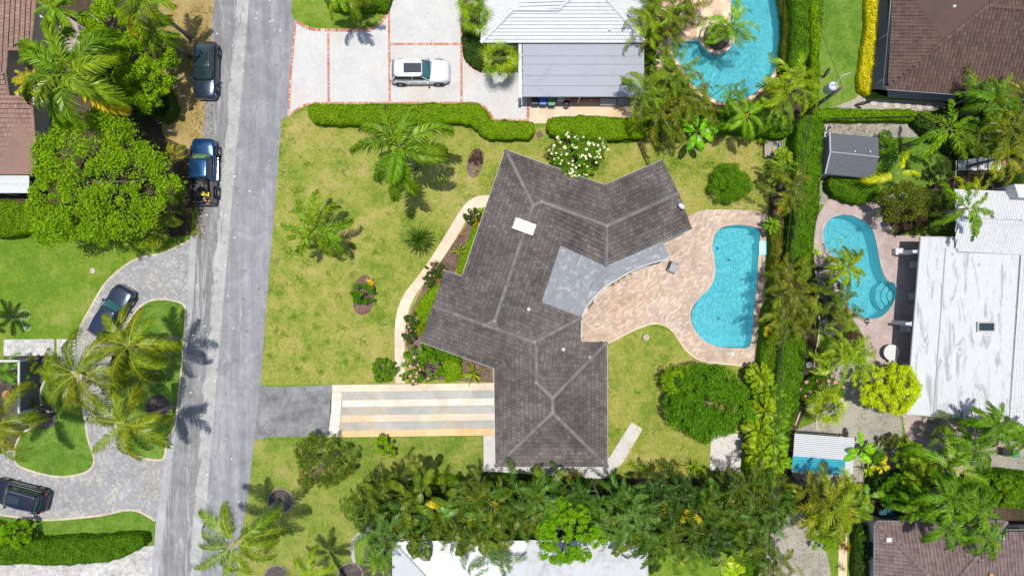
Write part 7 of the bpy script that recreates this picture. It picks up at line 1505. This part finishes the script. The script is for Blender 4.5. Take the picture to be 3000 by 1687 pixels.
palm(2782, 378, 6.5, 102, 'bottle', 7, (.95, 1.05, .6), 'plume_palm', 'palm with six bottlebrush plumes right of the slate shed', low=.1, high=.5, azs=[.55, 1.65, 2.6, -2.9, -1.05, -.35, -2.1]); palm(2832, 612, 6.2, 96, 'bottle', 7, (.8, .98, .6), 'plume_palm', 'palm with bottlebrush plumes over the white tiled roof', low=.1, high=.5, azs=[.6, 1.5, -.2, -1.2, -2.6, 2.2, -.7])
palm(2800, 1378, 4.5, 118, 'coco', 9, (1.0, 1.25, 1.3), 'leaning_palm', 'grey green palm with long fronds sweeping right at the lower right', low=-.1, high=.6, azs=[-.25, .75, 1.3, -.6, .3, 1.7, -1.1, 2.5, -2.2], base=(2745, 1362))
palm(2627, 510, 3.2, 88, 'coco', 3, (2.6, 1.9, .4), 'sparse_palm', 'nearly bare palm with one golden and one folded frond beside the shed', low=.3, high=.5, azs=[.05, 1.35, -2.8], base=(2600, 520))
palm(2040, 385, 2.6, 54, 'banana', 9, (.9, 1.5, .9), 'banana_plant', 'bright green banana plant at the edge of the lawn below the pool', 'banana plant', low=.1)
palm(2520, 1315, 2.4, 48, 'banana', 7, (1.0, 1.5, .8), 'banana_plant', 'bright banana plant at the right side of the corrugated shelter', 'banana plant', low=.1)
palm(-42, 930, 3, 58, 'feather', 12, DK, 'feather_palm', 'dark palm entering at the left edge beside the looped hose'); palm(90, 245, 3.4, 46, 'areca', 18, (2.4, 1.5, .3), 'golden_palm', 'orange yellow palm in the notch of the terracotta roof'); palm(105, 165, 3.8, 50, 'feather', 12, GY, 'feather_palm', 'small palm beside the upper terracotta roof corner'); palm(150, 185, 3.8, 46, 'fan', 12, LM, 'fan_palm', 'yellow green fan palm left of the very large feather palm')
palm(20, 1090, 1.6, 52, 'areca', 14, (.7, 1.1, .7), 'areca_palm', 'lush green palm inside the pergola frame'); palm(38, 1160, 1.3, 22, 'strap', 14, (.7, 1, .6), 'strap_plant', 'green tuft in the terracotta pot behind the pergola', 'plant', trunk=False)
for i, (x, y, r, c, lb) in enumerate(((290, 660, 60, OL, 'olive fan palm under the left side of the huge spreading tree'), (360, 690, 62, (.95, .95, .9), 'grey green fan palm at the lower edge of the huge tree'), (425, 680, 60, (1.3, 1.2, .5), 'yellowish fan palm at the lower edge of the huge tree'), (470, 640, 55, OL, 'olive fan palm at the lower right of the huge tree'), (500, 560, 45, DK, 'dark fan palm at the right side of the huge tree'), (508, 452, 36, (1.3, .9, .5), 'brownish fan palm beside the cab of the blue pickup'), (485, 125, 42, DK, 'dark fan palm beside the dry verge'))):
    palm(x, y, 2.4, r, 'areca' if i % 2 else 'fan', 15, c, 'understorey_palm', lb)
rosette(1230, 702, 1.5, 40, (.36, .46, 1.3), 'spiky_rosette', 'dark blue green spiky rosette on the lawn left of the front walk', 'strap', 120, low=.0, high=1.25)
rosette(1385, 1092, 1.2, 38, (1.3, 1.15, .4), 'spiky_rosette', 'yellow green spiky rosette under the south west eave', 'strap', 20); rosette(1087, 829, .6, 17, (4.2, 2.0, .3), 'croton', 'orange yellow croton in the oval mulch bed', 'strap', 22); rosette(1081, 845, .6, 12, (4.0, 2.0, .3), 'croton', 'small orange croton just below the larger one in the oval bed', 'strap', 16); rosette(1068, 911, .4, 8, (3.2, .3, .5), 'bromeliad', 'tiny crimson bromeliad at the bottom of the oval mulch bed', 'strap', 12)
rosette(2305, 365, 1.4, 11, (3.0, .4, 1.2), 'cordyline', 'crimson cordyline below the utility pole', 'strap', 16); rosette(1395, 500, .5, 12, (1.3, 1.6, .4), 'strap_plant', 'small lime plant at the bottom of the narrow mulch bed', 'strap', 12); rosette(2388, 738, 1.0, 22, (2.0, 1.9, .8), 'yucca', 'pale spiky yucca at the left rim of the teardrop pool', 'strap', 24)
rosette(2540, 1375, .8, 24, (1.8, 1.7, .5), 'spiky_rosette', 'yellow green rosette at the lower corner of the sandy yard', 'strap', 22); rosette(2576, 1360, .9, 26, (2.6, 1.6, .3), 'spiky_rosette', 'orange yellow rosette on the sandy yard', 'broad', 12); rosette(2470, 1595, .5, 14, (.9, .3, .3), 'cordyline', 'dark red cordyline on the pale gravel strip', 'strap', 14); rosette(2476, 1602, .5, 20, (1.0, .32, .3), 'cordyline', 'larger dark red cordyline on the pale gravel strip', 'strap', 20); rosette(2468, 1663, .5, 16, (1.8, 1.1, .3), 'croton', 'yellow and brown croton at the bottom of the gravel strip', 'strap', 18)
rosette(1400, 650, .8, 20, (2.2, .9, .5), 'bromeliad', 'reddish bromeliad under the upper west eave', 'strap', 16); rosette(1345, 735, .8, 24, (1.4, 1.3, .5), 'strap_plant', 'yellow green strap plant beside the front walk bend', 'strap', 18); rosette(1284, 812, .8, 20, (1.8, .9, .4), 'bromeliad', 'brownish bromeliad at the upper west gable corner', 'strap', 16); rosette(1235, 965, .8, 20, (1.2, .8, .4), 'bromeliad', 'bronze strap plant against the lower west gable', 'strap', 14); rosette(1348, 690, .7, 14, (2.6, .7, .5), 'bromeliad', 'small red bromeliad beside the front walk', 'strap', 12)
for i, (x, y) in enumerate(((1845, 800), (1828, 810), (1812, 820), (1795, 832), (1735, 888), (1726, 895))): rosette(x, y, .35, 11, (.9, .32, .35), 'bromeliad', f'dark red bromeliad under the curved silver roof edge, {["first", "second", "third", "fourth", "fifth", "sixth"][i]} from the right', 'strap', 12, group='dark red bromeliads under the curved silver roof')
for i, (x, y, r, c, lb) in enumerate(((1855, 1362, 18, LM, 'first lime strap plant below the south lawn'), (1885, 1370, 20, LM, 'second lime strap plant below the south lawn'), (1915, 1368, 22, (.9, .6, .5), 'bronze strap plant between the lime ones below the south lawn'), (1950, 1366, 22, (.8, 1, .6), 'dark green strap plant below the south lawn'), (1985, 1362, 22, (.8, .6, .5), 'second bronze strap plant below the south lawn'), (2030, 1365, 28, LM, 'large yellow green strap plant left of the concrete pad'), (2052, 1378, 20, (1.0, 1.1, .6), 'green strap plant at the corner of the concrete pad'), (1690, 1385, 22, (1.3, .9, .5), 'brownish strap plant on the white tiled path'))): rosette(x, y, .9, r, c, 'strap_plant', lb, 'strap', 20)
for i, (x, y, r, lb) in enumerate(((2225, 1100, 34, 'yellow green ginger plant at the top of the corner group'), (2255, 1150, 36, 'second yellow green ginger plant beside the big round tree'), (2240, 1200, 38, 'third yellow green ginger plant beside the big round tree'), (2275, 1230, 36, 'ginger plant left of the corrugated shelter, upper one'), (2220, 1260, 38, 'ginger plant right of the concrete pad, upper one'), (2260, 1290, 40, 'ginger plant left of the corrugated shelter, middle one'), (2225, 1320, 38, 'ginger plant right of the concrete pad, lower one'), (2275, 1340, 38, 'ginger plant left of the corrugated shelter, lower one'), (2245, 1375, 38, 'ginger plant at the bottom of the corner group'), (2300, 1180, 30, 'ginger plant between the two cables'), (2295, 460, 24, 'lime leafed plant right of the wooden raised bed'), (2262, 660, 20, 'small leafy plant at the top right patio corner'))):
    palm(x, y, 1.9, r, 'broad', 26, (1.15, 1.1, .5) if i % 2 == 0 else (.85, 1.0, .5), 'ginger_plant', lb, 'plant', trunk=False, low=-.3)
# the belt of palms and paddle plants along the south boundary
BELT = [(1075, 1450), (1120, 1405), (1175, 1395), (1215, 1440), (1150, 1470), (1100, 1515), (1170, 1540), (1230, 1500), (1235, 1565), (1135, 1570), (1065, 1490), (1195, 1480),
        (1310, 1510), (1350, 1470), (1400, 1430), (1450, 1460), (1395, 1510), (1340, 1570), (1410, 1570), (1460, 1530), (1440, 1615), (1500, 1480),
        (1520, 1430), (1570, 1460), (1630, 1440), (1690, 1450), (1560, 1510), (1750, 1440), (1735, 1500), (1800, 1470), (1790, 1540), (1850, 1440), (1860, 1510), (1840, 1580), (1910, 1460), (1925, 1530), (1900, 1600), (1970, 1430), (1985, 1495), (1980, 1570), (2040, 1450), (2050, 1520), (2040, 1590), (2100, 1440), (2110, 1500), (2095, 1570), (2160, 1450), (2165, 1520), (2150, 1590), (2220, 1460), (2225, 1530), (2200, 1585), (2265, 1490), (2270, 1430), (2190, 1420), (1600, 1440)]
def where(x, y):
    v = 'in the upper row' if y < 1455 else ('in the middle row' if y < 1535 else 'in the lower row')
    if x < 1260: return v + ' of the left clump, ' + ('outermost left' if x < 1110 else 'near its centre' if x < 1200 else 'on its right side')
    if x < 1520: return v + ' above the ribbed white roof, ' + ('left part' if x < 1360 else 'centre part' if x < 1440 else 'right part')
    if x < 1780: return v + ' directly below the dark roofed house, ' + ('left part' if x < 1610 else 'centre part' if x < 1700 else 'right part')
    if x < 2060: return v + ' below the south lawn, ' + ('left part' if x < 1870 else 'centre part' if x < 1960 else 'right part')
    return v + ' below the concrete pad, ' + ('left part' if x < 2120 else 'centre part' if x < 2200 else 'right part')
rb = random.Random(11)
for i, (x, y) in enumerate(BELT):
    y = 1425 + (y - 1400) * .86
    if 1420 < x < 1780: y = max(y, 1466)
    kk = ('areca', 'feather', 'areca', 'blade', 'areca')[i % 5]; h = rb.uniform(3.6, 5.4)
    cn, c = rb.choice((('olive', (.38, .42, .6)), ('dark green', (.17, .26, .65)), ('green', (.30, .45, .6)), ('grey green', (.55, .72, 3.2)), ('yellow tinged', (.52, .50, .5))))
    palm(x + rb.uniform(-6, 6), y + rb.uniform(-6, 6), h, rb.uniform(52, 72), kk, 22 if kk == 'areca' else 16, c, 'clump_palm' if kk != 'blade' else 'paddle_plant', f'{cn} {"clump palm" if kk == "areca" else "feathery palm" if kk == "feather" else "paddle plant"} {where(x, y)}', 'palm' if kk != 'blade' else 'plant', 'palms and paddle plants of the southern boundary belt', dead=1 if rb.random() < .35 else 0, seed=i, clump=.55)
palm(2110, 1640, 5.5, 78, 'banana', 5, (1.6, 1.5, .8), 'paddle_plant', 'large pale paddle leaves fanning over the bottom lawn', 'plant', low=.0, high=.5, azs=[-1.3, -1.0, -.4, -.75, .2])
# mottled grass tufts standing on the front lawn
tc = [(x, y) for x, y in ((900, 770), (955, 700), (1095, 780), (1100, 890), (1120, 920), (850, 740), (860, 930), (930, 920), (925, 960), (960, 1000), (1000, 960), (1060, 1000), (890, 1050), (870, 1080), (830, 980), (940, 1090), (1050, 1050), (990, 870), (1030, 720), (1010, 740), (1080, 700), (1190, 640), (870, 560), (900, 480), (860, 620), (1100, 740), (880, 820), (960, 800), (1130, 860), (1010, 1060), (790, 1040), (820, 860), (1930, 560), (1950, 1050), (1870, 1150), (1840, 1080), (1930, 1120), (2030, 1100), (2080, 480), (1980, 480))]
V = []; Nn = []
for x, y in tc:
    r = random.uniform(7, 19); n = int(r * 18); a = np.random.uniform(0, 6.28, n); q = np.sqrt(np.random.uniform(0, 1, n)) * r * (1 + .5 * np.sin(a * 3 + x))
    for X, Y in zip(x + q * np.cos(a) * 1.2, y + q * np.sin(a)): p = P(X, Y); V.append((p.x, p.y, random.uniform(.02, .06))); Nn.append((random.gauss(0, .5), random.gauss(0, .5), 1))
o = link('grass_tufts', leaves('grass_tufts', V, Nn, .09, M['f_green'], .35), color=(1.3, 1.15, 3)); tag(o, 'darker weed tufts scattered over the dry front and back lawns', 'grass', kind='stuff')

def litter(name, label, boxes, n, mat, z=.06, size=.11, color=(1, 1, 1)):
    V = []; Nn = []; rr = random.Random(len(V) + n)
    for (x0, y0, x1, y1, wgt) in boxes:
        for _ in range(int(n * wgt)):
            p = P(rr.uniform(x0, x1), rr.uniform(y0, y1)); wet = not is_free((p.x, p.y), pools); V.append((p.x, p.y, -.085 if wet else z + rr.uniform(0, .02))); Nn.append((rr.gauss(0, .35), rr.gauss(0, .35), 1))
    o = link(name, leaves(name, V, Nn, size, mat, .45, .5), color=color); tag(o, label, 'leaf litter', kind='stuff')
litter('fallen_leaves', 'brown and tan fallen leaves scattered along verges, drives and lawns', [(560, 20, 625, 440, .22), (560, 590, 600, 700, .16), (825, 345, 1420, 900, .12), (800, 900, 1150, 1120, .08), (760, 1135, 960, 1275, .05), (1060, 1290, 1410, 1400, .1), (1790, 1080, 2080, 1380, .12), (1900, 400, 2240, 600, .12), (2330, 1060, 2650, 1400, .2), (2400, 360, 2600, 400, .1), (225, 700, 560, 1400, .1), (2240, 1500, 2420, 1687, .1)], 2600, M['f_brown'], color=(1.6, 1.9, 1.2))
litter('fallen_green_leaves', 'green and yellow leaves dropped on drives, patio and paths', [(1150, 20, 1540, 300, .1), (2000, 640, 2240, 1060, .12), (1720, 800, 2000, 1000, .1), (1420, 1280, 1800, 1395, .25), (980, 1130, 1440, 1275, .1), (640, 20, 840, 1600, .1), (2085, 1280, 2188, 1376, .15)], 900, M['f_yellow'], z=.07, size=.09, color=(.6, .55, .5))
